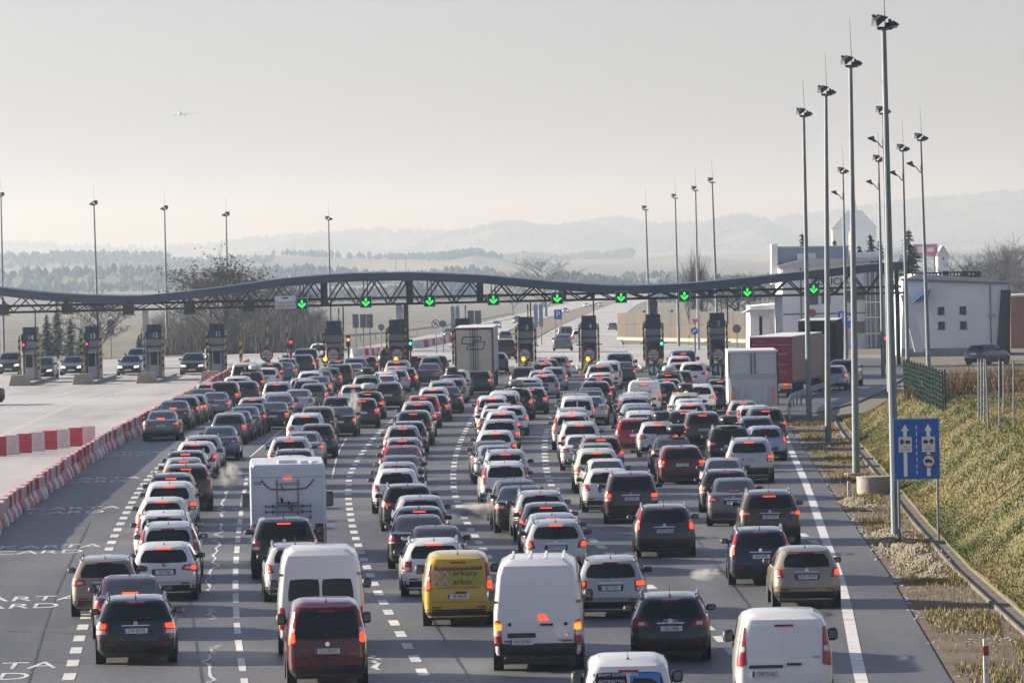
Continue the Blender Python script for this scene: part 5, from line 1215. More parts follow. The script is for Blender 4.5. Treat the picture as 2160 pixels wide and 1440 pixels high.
PLINTH = MB().box(-.85, .85, -9, 12, 0, .2, .05).mesh('plinth', CONC)
NOSE = MB().add([(-.5, -10.6, 0), (.5, -10.6, 0), (.5, -9, 0), (-.5, -9, 0), (-.5, -9, .95), (.5, -9, .95)], [(0, 1, 5, 4), (1, 2, 5), (0, 4, 3), (2, 3, 4, 5), (0, 3, 2, 1)]).mesh('nose', YELP)
NSTR = MB().add([(-.5, -10.3, .19), (-.2, -10.3, .19), (.2, -9.1, .91), (-.1, -9.1, .91)], [(0, 1, 2, 3)]).add([(.1, -10.3, .19), (.4, -10.3, .19), (.5, -9.9, .43), (.5, -9.5, .68)], [(0, 1, 2, 3)]).add([(-.5, -9.9, .43), (-.5, -9.4, .72), (-.3, -9.1, .91), (-.42, -9.1, .91)], [(0, 1, 2, 3)])
NSTR.v = [(x, y - .01, z + .02) for x, y, z in NSTR.v]; NSTR = NSTR.mesh('nose_stripe', BLACKST)
def booth(px, num, facing=True, unit=True, k=1.0):
    p = G_(px, 783); o = thing('toll_booth', f'toll booth showing {num}, {ordinal({14: 1, 13: 2, 12: 3, 11: 4, 6: 7, 5: 8, 4: 9, 2: 11}[num])} booth from the left' if num else f'unnumbered toll booth behind the sign {"right of the cards only panel" if px < 640 else "left of the white pillar" if px < 760 else "at the white pillar" if px < 900 else "behind the grey pillar"}', 'toll booth', (p.x, GY, 0), 0, 'toll booths')
    link('plinth', PLINTH, o)
    link('cabin', MB().box(-.56, .56, -1.4, 1.8, .2, 3.0, .05).mesh('cabin', BGREY), o)
    link('number_panel', MB().box(-.6, .6, -1.5, 1.9, 3.0, 3.5, .03).mesh('number_panel', NAVY), o)
    if num: link('number', text_mesh(str(num), .5, 0, LT, .85), o, (.12, -1.52, 3.25))
    if unit:
        u = link('air_unit', MB().box(-.5, .55, -1.2, .6, 3.5, 4.0, .04).mesh('air_unit', DKU), o); link('fan', MB().disc((0, -1.21, 3.75), .2, .03, 18).mesh('fan', BLACKST), u)
    w_ = link('window', MB().box(-.42, .42, -1.43, -1.39, 1.15, 2.1).mesh('window', GLASS), o)
    link('window_band', MB().box(-.57, .57, -1.44, -1.40, 2.38, 2.5).mesh('window_band', NAVY), o)
    link('front_panel', MB().box(-.5, .5, -1.45, -1.4, .25, .85).mesh('front_panel', BCREAM if not facing else NAVY), o)
    for sx in (-.68, .68): link('striped_post', SP, o, (sx, -1.7, .0))
    link('guard_arm', MB().box(-.95, .95, -1.75, -1.68, 1.9, 1.97).mesh('guard_arm', BLACKST), o)
    if facing: link('nose', NOSE, o); link('nose_stripe', NSTR, o)
    else: link('barrier_block', MB().prism([(-.75, 0), (.75, 0), (.55, .75), (-.55, .75)], -10.2, -9).mesh('barrier_block', BCREAM), o); link('door', MB().box(-.35, .35, -1.47, -1.4, .3, 2.2).mesh('door', FRM), o); link('door_pane', MB().box(-.24, .24, -1.49, -1.46, 1.1, 2.05).mesh('door_pane', GLASS), o)
    return o
for px, n_, fc in ((66, 14, False), (197, 13, False), (328, 12, False), (460, 11, False), (706, '', True), (838, '', True), (977, 6, True), (1110, 5, True), (1243, 4, True), (1378, '', True), (1513, 2, True)): booth(px, n_, fc)
# sign "Pobor oplat", lamps, booms
RINGM = MB()
n = 28; v = []; f = []
for i in range(n):
    a = 2 * math.pi * i / n
    for r, y in ((.47, -.03), (.36, -.03)): v.append((r * math.cos(a), y, r * math.sin(a)))
f = [(2 * i, 2 * ((i + 1) % n), 2 * ((i + 1) % n) + 1, 2 * i + 1) for i in range(n)]
RING = me('ring', v, f, mat('sign_red', (.32, .02, .04), .45)); DISC = MB().disc((0, 0, 0), .46, .04, 28).mesh('disc', mat('sign_white', (.62, .6, .58), .5)); SBAR = MB().box(-.33, .33, -.035, -.02, -.03, .03).mesh('bar', INK); POST = MB().tube((0, .05, -1.35), (0, .05, .2), .035).mesh('post', GALV)
YEL = mat('yellow_lamp_light', (1, .75, .05), .4, emit=(1, .65, .02), es=.55)
for i, (px, lamp) in enumerate(((563, 0), (703, 1), (838, 1), (1107, 1), (1243, 1), (1378, 0), (1515, 0))):
    p = at(px, 748, 402); o = thing('toll_sign', f'round red-rimmed toll sign, {ordinal(i + 1)} from the left', 'road sign', (p.x, 401.6, p.z), 0, 'round toll signs'); 
    link('disc', DISC, o); link('ring', RING, o); link('bar', SBAR, o); link('post', POST, o)
    link('lettering', text_mesh('Pobór', .27, 0, INK, .85), o, (0, -.03, .16)); link('lettering', text_mesh('opłat', .27, 0, INK, .85), o, (0, -.03, -.17))
    lp = at(px + (-17 if px == 703 else -3), 757, 399); o = thing('gate_lamp', f'{"lit yellow" if lamp else "unlit grey"} round lamp before the {ordinal(i + 1)} toll sign from the left', 'lamp', (lp.x, 399, lp.z), 0, 'round gate lamps')
    link('lens', MB().disc((0, 0, 0), .155, .08, 20).mesh('lens', YEL if lamp else mat('lamp_grey', (.2, .2, .19), .5)), o); link('stand', MB().tube((0, .03, -lp.z + .02), (0, .03, 0), .03).mesh('stand', GALV), o)
for i, px in enumerate((564, 606, 716, 850, 984, 1116, 1255, 1389, 1525)):
    p = G_(px, 780); o = thing('boom_barrier', f'raised red and white boom, {ordinal(i + 1)} from the left', 'boom barrier', (p.x, GY + 1.2, 0), 0, 'raised boom barriers')
    link('arm', BOOM, o); link('pedestal', MB().box(-.18, .18, -.2, .25, 0, 1.25, .03).mesh('pedestal', BCREAM), o)
for i, (px, py0, py1) in enumerate(((509, 709, 768), (564, 718, 768), (614, 711, 765), (672, 721, 778))):
    b_ = ground(px, py1 + 12); h_ = 2.2; o = thing('striped_post', f'yellow and black striped guard post, {ordinal(i + 1)} from the left', 'guard post', (b_.x, b_.y, 0), 0, 'striped guard posts')
    link('shaft', striped(h_, .24, 0, 7), o); link('cap', MB().box(-.1, .1, -.1, .1, h_, h_ + .06).mesh('cap', BLACKST), o)
for px, py, m, lab in ((614, 721, 'red', 'red traffic light beside the second boom from the left'), (735, 716, 'amber', 'amber traffic light right of the third toll booth sign'), (866, 724, 'green', 'green traffic light beside the white pillar'), (1395, 724, 'green', 'green traffic light beside the grey pillar'), (1866, 713, 'red', 'red traffic light beside the nearest lamp post'), (51, 727, 'pink', 'red light on the leftmost booth'), (184, 725, 'pink', 'red light on the second booth from the left')):
    p = at(px, py, GY - 1.5); o = thing('traffic_light', lab, 'traffic light', (p.x, GY - 2.1, p.z), 0, 'traffic lights at the gates')
    e_ = {'red': (1, .03, .04), 'amber': (1, .3, .03), 'green': (.05, 1, .5), 'pink': (1, .08, .12)}[m]
    link('housing', MB().box(-.15, .15, .04, .25, -.5, .3, .03).mesh('housing', BLACKST), o); link('lens', MB().disc((0, 0, 0), .07 if m == 'pink' else .11, .06, 16).mesh('lens', mat('lamp_' + m, e_, .4, emit=e_, es=1.0)), o)
    link('post', MB().tube((0, .15, -p.z + .02), (0, .15, -.4), .06).mesh('post', BLACKST), o)
for i, px in enumerate((1380, 1515)):
    p = ground(px, 796); o = thing('arrow_sign', f'green sign with white side arrows, {"left" if i == 0 else "right"} one of two', 'road sign', (p.x, p.y, 0), 0, 'green arrow signs')
    link('panel', MB().box(-.42, .42, 0, .06, .15, .95, .02).mesh('panel', mat('sign_green', (.01, .16, .09), .5)), o); link('arrow', MB().prism([(-.36, .55), (-.08, .28), (-.08, .82)], -.02, 0).prism([(.36, .55), (.08, .82), (.08, .28)], -.02, 0).mesh('arrow', LT), o); link('leg', MB().box(-.3, -.24, .06, .1, 0, .3).box(.24, .3, .06, .1, 0, .3).mesh('leg', GALV), o)
o = thing('salt_bin', 'yellow grit bin beside booth 11', 'bin', ground(432, 786) + Vector((0, 0, .2))); link('tub', MB().prism([(-.4, 0), (.4, 0), (.46, .55), (-.46, .55)], 0, .6).mesh('tub', YELP), o); link('lid', MB().box(-.48, .48, -.03, .63, .55, .64, .02).mesh('lid', YELP), o)

# ---- red and white plastic barriers
JW = mat('barrier_white', (.62, .58, .56), .5, noise=(1.5, (.45, .42, .4), .45, .75)); JR = mat('barrier_red', (.5, .035, .045), .5, noise=(1.5, (.34, .05, .055), .45, .75))
def jersey(m, L=1.44):
    P_ = [(-.25, 0), (.25, 0), (.22, .18), (.10, .42), (.08, .85), (-.08, .85), (-.10, .42), (-.22, .18)]
    b = MB(); n_ = len(P_); b.add([(x, y, z) for y in (0, L) for x, z in P_], [list(range(n_ - 1, -1, -1)), list(range(n_, 2 * n_))] + [[i, (i + 1) % n_, n_ + (i + 1) % n_, n_ + i] for i in range(n_)])
    for y in (.3, .72, 1.1): b.box(-.115, .115, y, y + .12, .44, .80)
    return b.mesh('barrier', m)
JM = {'white': jersey(JW), 'red': jersey(JR)}
def barrier(x, y, rz, i, grp, lab, z=0):
    c = ('white', 'red')[i % 2]; o = link('road_barrier', JM[c], None, (x + rnd.gauss(0, .03), y, z + .004), (0, 0, rz + rnd.gauss(0, .035))); tag(o, f'{c} plastic barrier, {ordinal(i + 1)} {lab}', 'barrier', grp)
y = 178.0; i = 0
while y < 438:
    a, b = itab(BAR, y), itab(BAR, y + 1.5); barrier(a, y, -math.atan2(b - a, 1.5), i, 'barriers between the two carriageways', 'from the near end of the long dividing line'); y += 1.5; i += 1
for k in range(8):
    p = ground(-18 + 27 * k, 962 - 3.4 * k); o_ = link('road_barrier', JM[('red', 'white')[k % 2]], None, (p.x, p.y, .004), (0, 0, -1.45)); o_.scale = (1, .48, 1.05)
    tag(o_, f'{("red", "white")[k % 2]} plastic barrier piece, {ordinal(k + 1)} from the left in the short row at the edge', 'barrier', 'barriers in the short row at the left edge')
for k in range(12):
    p = ground(742 + 6.2 * k, 757 - .5 * k); barrier(p.x, p.y, -.9, k, 'barriers behind the gantry', 'from the left in the row behind the third gate', p.z)
for k in range(10):
    p = ground(868 + 9.5 * k, 735 - 1.7 * k); barrier(p.x, p.y, -1.1, k, 'barriers behind the cream lorry', 'from the left in the row beside the cream lorry', p.z)

# ================================================================ lamp posts
FACE = mat('lamp_glass', (.55, .56, .55), .2); HOUS = mat('lamp_housing', (.03, .034, .038), .5)
FL = MB().add([(-.36, -.3, -.06), (.36, -.3, -.06), (.36, .3, -.06), (-.36, .3, -.06), (-.2, -.14, .16), (.2, -.14, .16), (.2, .2, .2), (-.2, .2, .2)], [(3, 2, 1, 0), (4, 5, 6, 7), (0, 1, 5, 4), (1, 2, 6, 5), (2, 3, 7, 6), (3, 0, 4, 7)]).box(-.06, .06, .2, .34, .0, .3).mesh('housing', HOUS)
FG = MB().box(-.32, .32, -.26, .26, -.075, -.062).mesh('lamp_glass', FACE)
ARM = MB(); P_ = [(0, 0, 0), (-.12, 0, .1), (-.3, 0, .35), (-.5, 0, .5)]
for a, b in zip(P_, P_[1:]): ARM.tube(a, b, .03, .03, 6)
HEADS = MB().add([(-.34, -.14, .0), (.1, -.14, -.22), (.1, .14, -.22), (-.34, .14, 0), (-.36, -.16, .06), (-.02, -.1, .16), (-.02, .1, .16), (-.36, .16, .06)], [(0, 1, 2, 3), (4, 5, 6, 7), (0, 1, 5, 4), (1, 2, 6, 5), (2, 3, 7, 6), (3, 0, 4, 7)]).mesh('street_head', HOUS)
def mast(label, base, Y, top, z0, r0, r1, rod=True, low=False, flip=1, lights=2, foot=True):
    b = at(base[0], base[1], Y); t = at(top[0], top[1], Y); b.z = z0
    o = thing('lamp_post', label, 'lamp post', (b.x, Y, z0), 0, 'tall lamp posts'); d = t - b
    link('pole', MB().tube((0, 0, 0), (d.x, 0, d.z), r0, r1, 12).mesh('pole', GALV), o)
    if foot: link('foot', MB().box(-.45, .45, -.45, .45, -.15, .06, .03).mesh('foot', CONC), o)
    hd = link('cross_arm', MB().box(-.2, .26, -.05, .05, -.05, .05).mesh('cross_arm', HOUS), o, (d.x, 0, d.z))
    for k, (dx, rx, ry, rz_) in enumerate(((-.2 * flip, R(8), R(-38 * flip), R(20 * flip)), (.3 * flip, R(12), R(15 * flip), R(190)))[:lights]):
        h_ = link('floodlight', FL, o, (d.x + dx * .7, -.05 + .1 * k, d.z + (.24 if k == 0 else .04)), (rx, ry, rz_)); h_.scale = (.68, .68, .68); link('lamp_glass', FG, h_)
    if rod: link('lightning_rod', MB().tube((d.x + .05, 0, d.z), (d.x + .0, 0, d.z + 1.9), .018, .008, 5).mesh('lightning_rod', HOUS), o)
    if low: link('arm', ARM.mesh('arm', HOUS), o, (d.x, 0, d.z - 1.9)); link('street_head', HEADS, o, (d.x - .5, 0, d.z - 1.35))
    return o
def Yb(px, py): return ground(px, py).y
mast('tallest lamp post in front, behind the blue sign', (1890, 1130), Yb(1890, 1130), (1864, 60), 0, .15, .075)
mast('second lamp post back in the right-hand row', (1806, 1000), Yb(1806, 1000), (1794, 140), 0, .15, .075)
mast('third lamp post back in the right-hand row', (1747, 935), Yb(1747, 935), (1742, 200), 0, .15, .075)
mast('fourth lamp post back in the right-hand row', (1707, 888), Yb(1707, 888), (1695, 245), 0, .15, .075)
for px, pt, yt, Y, lab in ((1958, 1942, 296, 330, 'lamp post with a low street head, rightmost of the pair before the white building'), (1914, 1904, 318, 352, 'lamp post with a low street head, left of the rightmost one'), (1862, 1853, 340, 375, 'lamp post with a low street head before the glass bay'), (1785, 1778, 365, 400, 'lamp post with a low street head, left of the glass bay')):
    mast(lab, (px, 720), Y, (pt, yt), 1.0 if px > 1900 else 0, .14, .06, low=True, foot=False)
mast('lamp post peeping out behind the tallest one', (1874, 720), 310, (1862, 240), .8, .13, .06, low=True, foot=False)
for px, py, pt, yt, lab in ((1371, 735, 1362, 443, 'lamp post behind the grey pillar of the gantry'), (1432, 730, 1424, 418, 'lamp post in front of the stone wall, second of four'), (1474, 737, 1467, 402, 'lamp post in front of the stone wall, third of four'), (1515, 745, 1502, 385, 'lamp post in front of the stone wall, fourth of four'),
      (8, 752, 2, 414, 'lamp post cut by the left edge'), (208, 756, 198, 432, 'lamp post behind the second booth from the left'), (353, 748, 347, 442, 'lamp post behind the white pillar at left'), (482, 744, 477, 455, 'lamp post in front of the tall leafy tree'), (698, 738, 693, 464, 'lone lamp post behind the gantry crest')):
    q = ground(px, py); mast(lab, (px, py), q.y, (pt, yt), q.z, .15, .07, lights=2 if px < 1300 else 1, flip=-1 if px < 600 else 1, foot=False)

# ================================================================ right-hand roadside
SB = mat('sign_blue', (.008, .095, .42), .45, noise=(1.2, (.012, .11, .45), .4, .7)); SGR = mat('sign_back', (.30, .32, .34), .5, metal=.3)
Y = Yb(1900, 1140); a, b = at(1886, 1012, Y), at(1981, 881, Y); wd, ht = b.x - a.x, b.z - a.z
o = thing('lane_sign', 'blue lane sign with white arrows and fuel pump pictograms beside the tallest lamp post', 'road sign', ((a.x + b.x) / 2, Y, a.z), -.03)
link('panel', MB().box(-wd / 2, wd / 2, 0, .05, 0, ht, .015).mesh('panel', SB), o)
bd_ = MB()
for x0, x1, z0, z1 in ((-wd / 2, wd / 2, 0, .02), (-wd / 2, wd / 2, ht - .02, ht), (-wd / 2, -wd / 2 + .02, .02, ht - .02), (wd / 2 - .02, wd / 2, .02, ht - .02)): bd_.box(x0, x1, -.006, .0, z0, z1)
link('border', bd_.mesh('border', mat('sign_edge', (.35, .45, .65), .5)), o)
for sx in (-.245 * wd, .255 * wd):
    am = MB().box(sx - .055, sx + .055, -.008, 0, .10, ht - .36).prism([(sx - .12, ht - .38), (sx + .12, ht - .38), (sx, ht - .17)], -.008, 0); link('arrow', am.mesh('arrow', LT), o)
    pn = link('plate', MB().box(sx - .20, sx + .20, -.022, -.010, ht * .45, ht * .70, .008).mesh('plate', mat('plate_pale', (.68, .68, .68), .5)), o); zc = ht * .62; k = 1 if sx < 0 else -1
    pc = MB().box(sx - k * .10 - .045, sx - k * .10 + .045, -.03, -.023, zc - .07, zc + .07).box(*sorted((sx - k * .05, sx - k * .01)), -.03, -.023, zc - .01, zc + .02).prism([(sx + k * .01, zc - .06), (sx + k * .15, zc - .06), (sx + k * .15, zc), (sx + k * .13, zc + .05), (sx + k * .03, zc + .05), (sx + k * .01, zc)][::k], -.03, -.023)
    link('pictogram', pc.mesh('pictogram', INK), pn)
    for t_, dz in (('Płaci', -.16), ('kierowca' if sx < 0 else 'pasażer', -.23)): link('lettering', text_mesh(t_, .075, 0, INK, .95), pn, (sx, -.026, zc + dz))
for k in range(8): link('dash', MB().box(-.012, .012, -.008, 0, .16 + k * ht * .105, .16 + k * ht * .105 + .11).mesh('dash', LT), o)
cx, cz = .255 * wd, ht * .30
rs = link('round_sign', MB().disc((cx, -.02, cz), .20, .02, 28).mesh('round_sign', MATS['sign_red']), o); link('round_face', MB().disc((cx, -.03, cz), .165, .02, 28).mesh('round_face', MATS['plate_pale']), rs); link('lorry_symbol', MB().box(cx - .11, cx + .05, -.05, -.04, cz - .04, cz + .06).box(cx + .055, cx + .11, -.05, -.04, cz - .04, cz + .03).disc((cx - .07, -.045, cz - .05), .025, .01, 10).disc((cx + .07, -.045, cz - .05), .025, .01, 10).mesh('lorry_symbol', INK), rs)
for sx in (-wd * .40, wd * .44): link('post', MB().tube((sx, .09, -a.z - .05), (sx, .09, ht - .1), .038).mesh('post', GALV), o)
for px, py, h_, num, lab in ((2081, 1450, 1.0, '7', 'marker post with red band in the bottom right corner'), (1791, 1046, .82, '6', 'marker post with red band beside the concrete ring'), (1666, 882, .9, '', 'marker post with red band at the guardrail end')):
    p = ground(px, py); o = thing('marker_post', lab, 'marker post', p, 0, 'roadside marker posts'); q_ = h_
    link('shaft', MB().box(-.055, .055, -.03, .03, -.05, q_, .01).mesh('shaft', WHITEP), o); link('red_band', MB().box(-.057, .057, -.033, .033, q_ * .66, q_ * .86).mesh('red_band', MATS['hazard_red']), o)
    if num:
        for t_, z, s_ in (('L 1', .55, .05), ('400', .47, .05), (num, .33, .12)): link('lettering', text_mesh(t_, s_, 0, INK), o, (0, -.036, q_ * z))
p = ground(1846, 1042); o = thing('concrete_ring', 'weathered concrete well ring beside the blue sign', 'well ring', (p.x, p.y + .6, 0)); n = 24
v = [(r * math.cos(6.2832 * i / n), r * math.sin(6.2832 * i / n), z) for r, z in ((.62, -.05), (.62, .62), (.5, .62), (.5, -.05)) for i in range(n)]
link('wall', pm('wall', (v, [(j * n + i, j * n + (i + 1) % n, (j + 1) * n + (i + 1) % n, (j + 1) * n + i) for j in range(3) for i in range(n)]), CONC, 40), o); link('rim', MB().disc((0, 0, .60), .64, .05, 24, 'z').mesh('rim', CONC), o)
# guardrail along the ramp
o = thing('guardrail', 'steel guardrail curving along the ramp above the verge', 'guardrail'); P_ = [ground(1662, 884), ground(1668, 862), ground(1690, 852), ground(1725, 838), ground(1760, 825), ground(1792, 815)]; P_ = smooth_line(P_, 3)
for i, (a, b) in enumerate(zip(P_, P_[1:])):
    z = .1 if i == 0 else .45 if i == 1 else .62
    link('rail', MB().bar((a.x, a.y, .1 if i == 0 else .62), (b.x, b.y, .62), .05, .3).mesh('rail', GALV), o); link('post', MB().box(b.x - .05, b.x + .05, b.y + .04, b.y + .14, 0, .7).mesh('post', GALV), o)
# green mesh fence on the embankment
GRN = mat('fence_green', (.012, .05, .035), .5)
pan = MB()
for i in range(22): pan.box(i * .12 - .005, i * .12 + .005, -.005, .005, .05, 1.6)
for i in range(8): pan.box(0, 2.5, -.006, .006, .08 + i * .2, .095 + i * .2)
PAN_ = pan.mesh('mesh_panel', GRN); PST = MB().box(-.035, .035, -.035, .035, -.2, 1.68).mesh('post', GRN)
def fence(label, A, B, m=None, gap=False):
    A, B = Vector(A), Vector(B); o = thing('mesh_fence', label, 'fence', (A.x, A.y, 0), 0, 'fences on the embankment'); d = B - A; n_ = max(1, round(d.length / 2.5)); ang = math.atan2(d.y, d.x)
    for i in range(n_ + 1):
        q = A + d * (i / n_); z = max(0, emb(q.x, q.y)); link('post', PST, o, (q.x - A.x, q.y - A.y, z))
        if i < n_: pl_ = link('mesh_panel', PAN_, o, (q.x - A.x, q.y - A.y, z), (0, 0, ang)); pl_.scale = (d.length / n_ / 2.5, 1, 1)
fence('green mesh fence running along the top of the slope', (18.3, 266, 0), (17.6, 233, 0)); fence('green mesh fence running across behind the dry shrubs', (17.7, 233, 0), (34, 236, 0))
fence('tall green mesh fence before the white building', (22, 300, 0), (40, 296, 0))
for i, (px, y0, y1, ln) in enumerate(((2064, 757, 873, 0), (2070, 757, 876, 0), (2076, 757, 878, 0), (2079, 757, 890, 6), (2108, 760, 892, 0), (2117, 762, 870, 0), (2138, 764, 898, 0))):
    Y = 12000 * 6.7 / (y1 + .0205 * (px - 1080) - 516); a, b = at(px, y0, Y), at(px + ln, y1, Y); z = emb(b.x, Y)
    o = thing('fence_post', f'bare steel fence post on the slope top, {ordinal(i + 1)} from the left', 'fence post', (b.x, Y, z), 0, 'bare steel fence posts'); link('shaft', MB().tube((0, 0, -.1), (a.x - b.x, 0, a.z - z), .03).mesh('shaft', GALV), o); link('cap', MB().disc((a.x - b.x, 0, a.z - z), .035, .02, 8, 'z').mesh('cap', GALV), o)
pts = []
for _ in range(24000):
    x = rnd.uniform(17.9, 36); y = rnd.uniform(238, 262)
    if rnd.random() < .5 + .5 * math.sin(x * 1.3) * math.sin(y * .7): pts.append((x, y, emb(x, y)))
S1 = mat('dry_stem', (.17, .09, .04), .9); S2 = mat('dry_stem_pale', (.26, .17, .08), .9)
blades('dry_undergrowth', pts, .3, 1.0, [S1, S2, mat('dry_stem_dark', (.07, .045, .025), .9)], .022, 'brown dry undergrowth behind the green fence', 1.3)

# ================================================================ buildings
BW = mat('render_white', (.78, .79, .8), .8, noise=(.35, (.66, .67, .69), .42, .72)); BR = mat('roof_sheet', (.5, .5, .5), .6); BWIN = mat('building_glass', (.05, .055, .065), .12); BDK = mat('dark_cladding', (.03, .03, .032), .6)
def face_prism(px, Y, depth, m, name, parent, o0):
    """outline of photo points at distance Y, pushed back by depth"""
    P_ = [at(a, b, Y) for a, b in px]; return link(name, MB().prism([(p.x - o0.x, p.z - o0.z) for p in P_], Y - o0.y, Y - o0.y + depth).mesh(name, m), parent)
Y = 440; b0 = at(2030, 742, Y); o0 = Vector((b0.x, Y, 0)); o = thing('office_building', 'white two-storey office block with four small windows and a dark end panel', 'building', o0); 
face_prism([(1900, 775), (2098, 775), (2126, 598), (1905, 592)], Y, 10, BW, 'wall', o, o0); face_prism([(1902, 592), (2130, 599), (2130, 596), (1902, 588)], Y - .3, 10.6, mat('roof_edge_grey', (.16, .16, .16), .6), 'roof_edge', o, o0)
face_prism([(1912, 588), (2126, 596), (2080, 586), (1935, 578)], Y + .5, 9, BR, 'roof', o, o0); rl = MB()
face_prism([(2100, 775), (2131, 775), (2132, 612), (2112, 611)], Y - .25, 10, BDK, 'end_panel', o, o0)
a, b = at(1925, 586, Y + 1), at(2056, 572, Y + 1)
for i in range(19): x = a.x + (b.x - a.x) * i / 18 - o0.x; rl.box(x - .05, x + .05, 1, 1.1, a.z - .2, b.z)
rl.box(a.x - o0.x, b.x - o0.x, .95, 1.15, b.z - .12, b.z).box(a.x - o0.x, b.x - o0.x, .95, 1.15, a.z - .1, a.z + .1); link('roof_railing', rl.mesh('roof_railing', BDK), o)
for px, py in ((1985, 655), (2031, 654), (1986, 686), (2032, 685)):
    q = at(px, py, Y); w_ = link('window', MB().box(q.x - o0.x - .25, q.x - o0.x + .25, -.06, .02, q.z - .28, q.z + .28).mesh('window', BDK), o); link('pane', MB().box(q.x - o0.x - .2, q.x - o0.x + .2, -.075, -.06, q.z - .23, q.z + .23).mesh('pane', BWIN), w_); link('sill', MB().box(q.x - o0.x - .3, q.x - o0.x + .3, -.12, .0, q.z - .33, q.z - .28).mesh('sill', BDK), w_)
face_prism([(1926, 637), (1958, 633), (1962, 608)], Y - 1.2, 1.2, mat('awning_blue', (.05, .14, .3), .6), 'awning', o, o0)
for px in (1912, 2090): q = at(px, 690, Y); link('downpipe', MB().tube((q.x - o0.x, -.06, 0), (q.x - o0.x, -.06, at(px, 600, Y).z), .05).mesh('downpipe', GALV), o)
for px in (1995, 2035, 2062): q = at(px, 578, Y + 3); link('roof_vent', MB().box(q.x - o0.x - .25, q.x - o0.x + .25, 3, 3.5, q.z - .5, q.z + .25, .03).mesh('roof_vent', BDK), o)
link('plinth', MB().box(at(1902, 740, Y).x - o0.x, at(2098, 740, Y).x - o0.x, -.04, .05, -.1, .55).mesh('plinth', CONC), o)
q = at(2092, 664, Y); link('wall_lamp', MB().box(q.x - o0.x - .3, q.x - o0.x + .3, -.3, 0, q.z - .1, q.z + .1, .03).mesh('wall_lamp', FRM), o)
Y = 470; b0 = at(2170, 735, Y); o0 = Vector((b0.x, Y, 0)); o = thing('brick_building', 'orange brick building at the right edge', 'building', o0); BK = mat('orange_brick', (.32, .17, .11), .85, noise=(4, (.26, .13, .085), .4, .65)); face_prism([(2132, 760), (2300, 760), (2300, 618), (2132, 627)], Y, 8, BK, 'wall', o, o0); face_prism([(2130, 627), (2300, 618), (2300, 614), (2130, 623)], Y - .2, 8.4, BR, 'roof_edge', o, o0)
Y = 490; b0 = at(1730, 712, Y); o0 = Vector((b0.x, Y, gz(Y))); o = thing('police_building', 'white police station with a glass bay and POLICJA lettering', 'building', o0)
face_prism([(1650, 740), (1835, 740), (1835, 552), (1650, 566)], Y, 12, BW, 'wall', o, o0); face_prism([(1641, 564), (1790, 551), (1790, 520), (1641, 522)], Y + 2, 9, mat('upper_storey', (.38, .44, .50), .7), 'upper_storey', o, o0); face_prism([(1638, 524), (1792, 521), (1792, 518), (1638, 520)], Y + 1.7, 9.6, BR, 'upper_roof', o, o0)
face_prism([(1627, 600), (1641, 600), (1640, 514), (1627, 515)], Y + 1, 2, BW, 'chimney_pier', o, o0); face_prism([(1645, 567), (1870, 548), (1870, 544), (1700, 545), (1640, 561)], Y - .4, 12.4, BR, 'roof', o, o0)
face_prism([(1682, 552), (1721, 549), (1721, 534), (1682, 535)], Y + 1, 2, BW, 'parapet', o, o0); face_prism([(1790, 546), (1860, 542), (1860, 531), (1790, 533)], Y + 1, 2, BW, 'parapet', o, o0); face_prism([(1582, 742), (1652, 742), (1652, 640), (1582, 646)], Y + 1, 8, BW, 'side_wing', o, o0); face_prism([(1566, 660), (1640, 656), (1640, 651), (1582, 652)], Y - 1.5, 3, BR, 'canopy', o, o0)
for px, w_ in ((1598, .5), (1616, .5)): q = at(px, 690, Y); link('garage_door', MB().box(q.x - o0.x - .55, q.x - o0.x + .45, .9, 1.02, -.5, q.z - o0.z + .9).mesh('garage_door', WTOP), o)
for px, py in ((1716, 630), (1742, 628), (1815, 620), (1790, 625), (1770, 695), (1815, 690)): q = at(px, py, Y); w_ = link('window', MB().box(q.x - o0.x - .42, q.x - o0.x + .42, -.05, .02, q.z - o0.z - .55, q.z - o0.z + .55).mesh('window', FRM), o); link('pane', MB().box(q.x - o0.x - .35, q.x - o0.x + .35, -.07, -.05, q.z - o0.z - .48, q.z - o0.z + .48).mesh('pane', BWIN), w_)
q = at(1752, 594, Y); link('lettering', text_mesh('POLICJA', .85, .02, INK, 1.0), o, (q.x - o0.x, -.06, q.z - o0.z)); q = at(1713, 660, Y); link('emblem', MB().disc((q.x - o0.x, -.03, q.z - o0.z), .35, .06, 18).box(q.x - o0.x - .5, q.x - o0.x + .5, -.05, .0, q.z - o0.z - .75, q.z - o0.z - .45).mesh('emblem', mat('emblem_red', (.3, .05, .06), .5)), o)
q = at(1848, 700, Y - 1); by = MB(); n = 12; R_ = .85; zt_ = at(1848, 568, Y).z - o0.z
link('glass_bay', MB().tube((q.x - o0.x, 0, -1), (q.x - o0.x, 0, zt_), R_, R_, n).mesh('glass_bay', mat('bay_glass', (.16, .18, .19), .1)), o)
for i in range(n):
    a_ = 6.2832 * i / n; link('mullion', MB().box(q.x - o0.x + R_ * math.cos(a_) - .04, q.x - o0.x + R_ * math.cos(a_) + .04, R_ * math.sin(a_) - .04, R_ * math.sin(a_) + .04, -1, zt_).mesh('mullion', WTOP), o)
for z in (1.2, 2.6, 3.9): link('bay_ring', MB().disc((q.x - o0.x, 0, z), R_ + .05, .1, 18, 'z').mesh('bay_ring', WTOP), o)
for px in (1690, 1830): q = at(px, 640, Y); link('downpipe', MB().tube((q.x - o0.x, -.06, -1), (q.x - o0.x, -.06, at(px, 566, Y).z - o0.z), .06).mesh('downpipe', GALV), o)
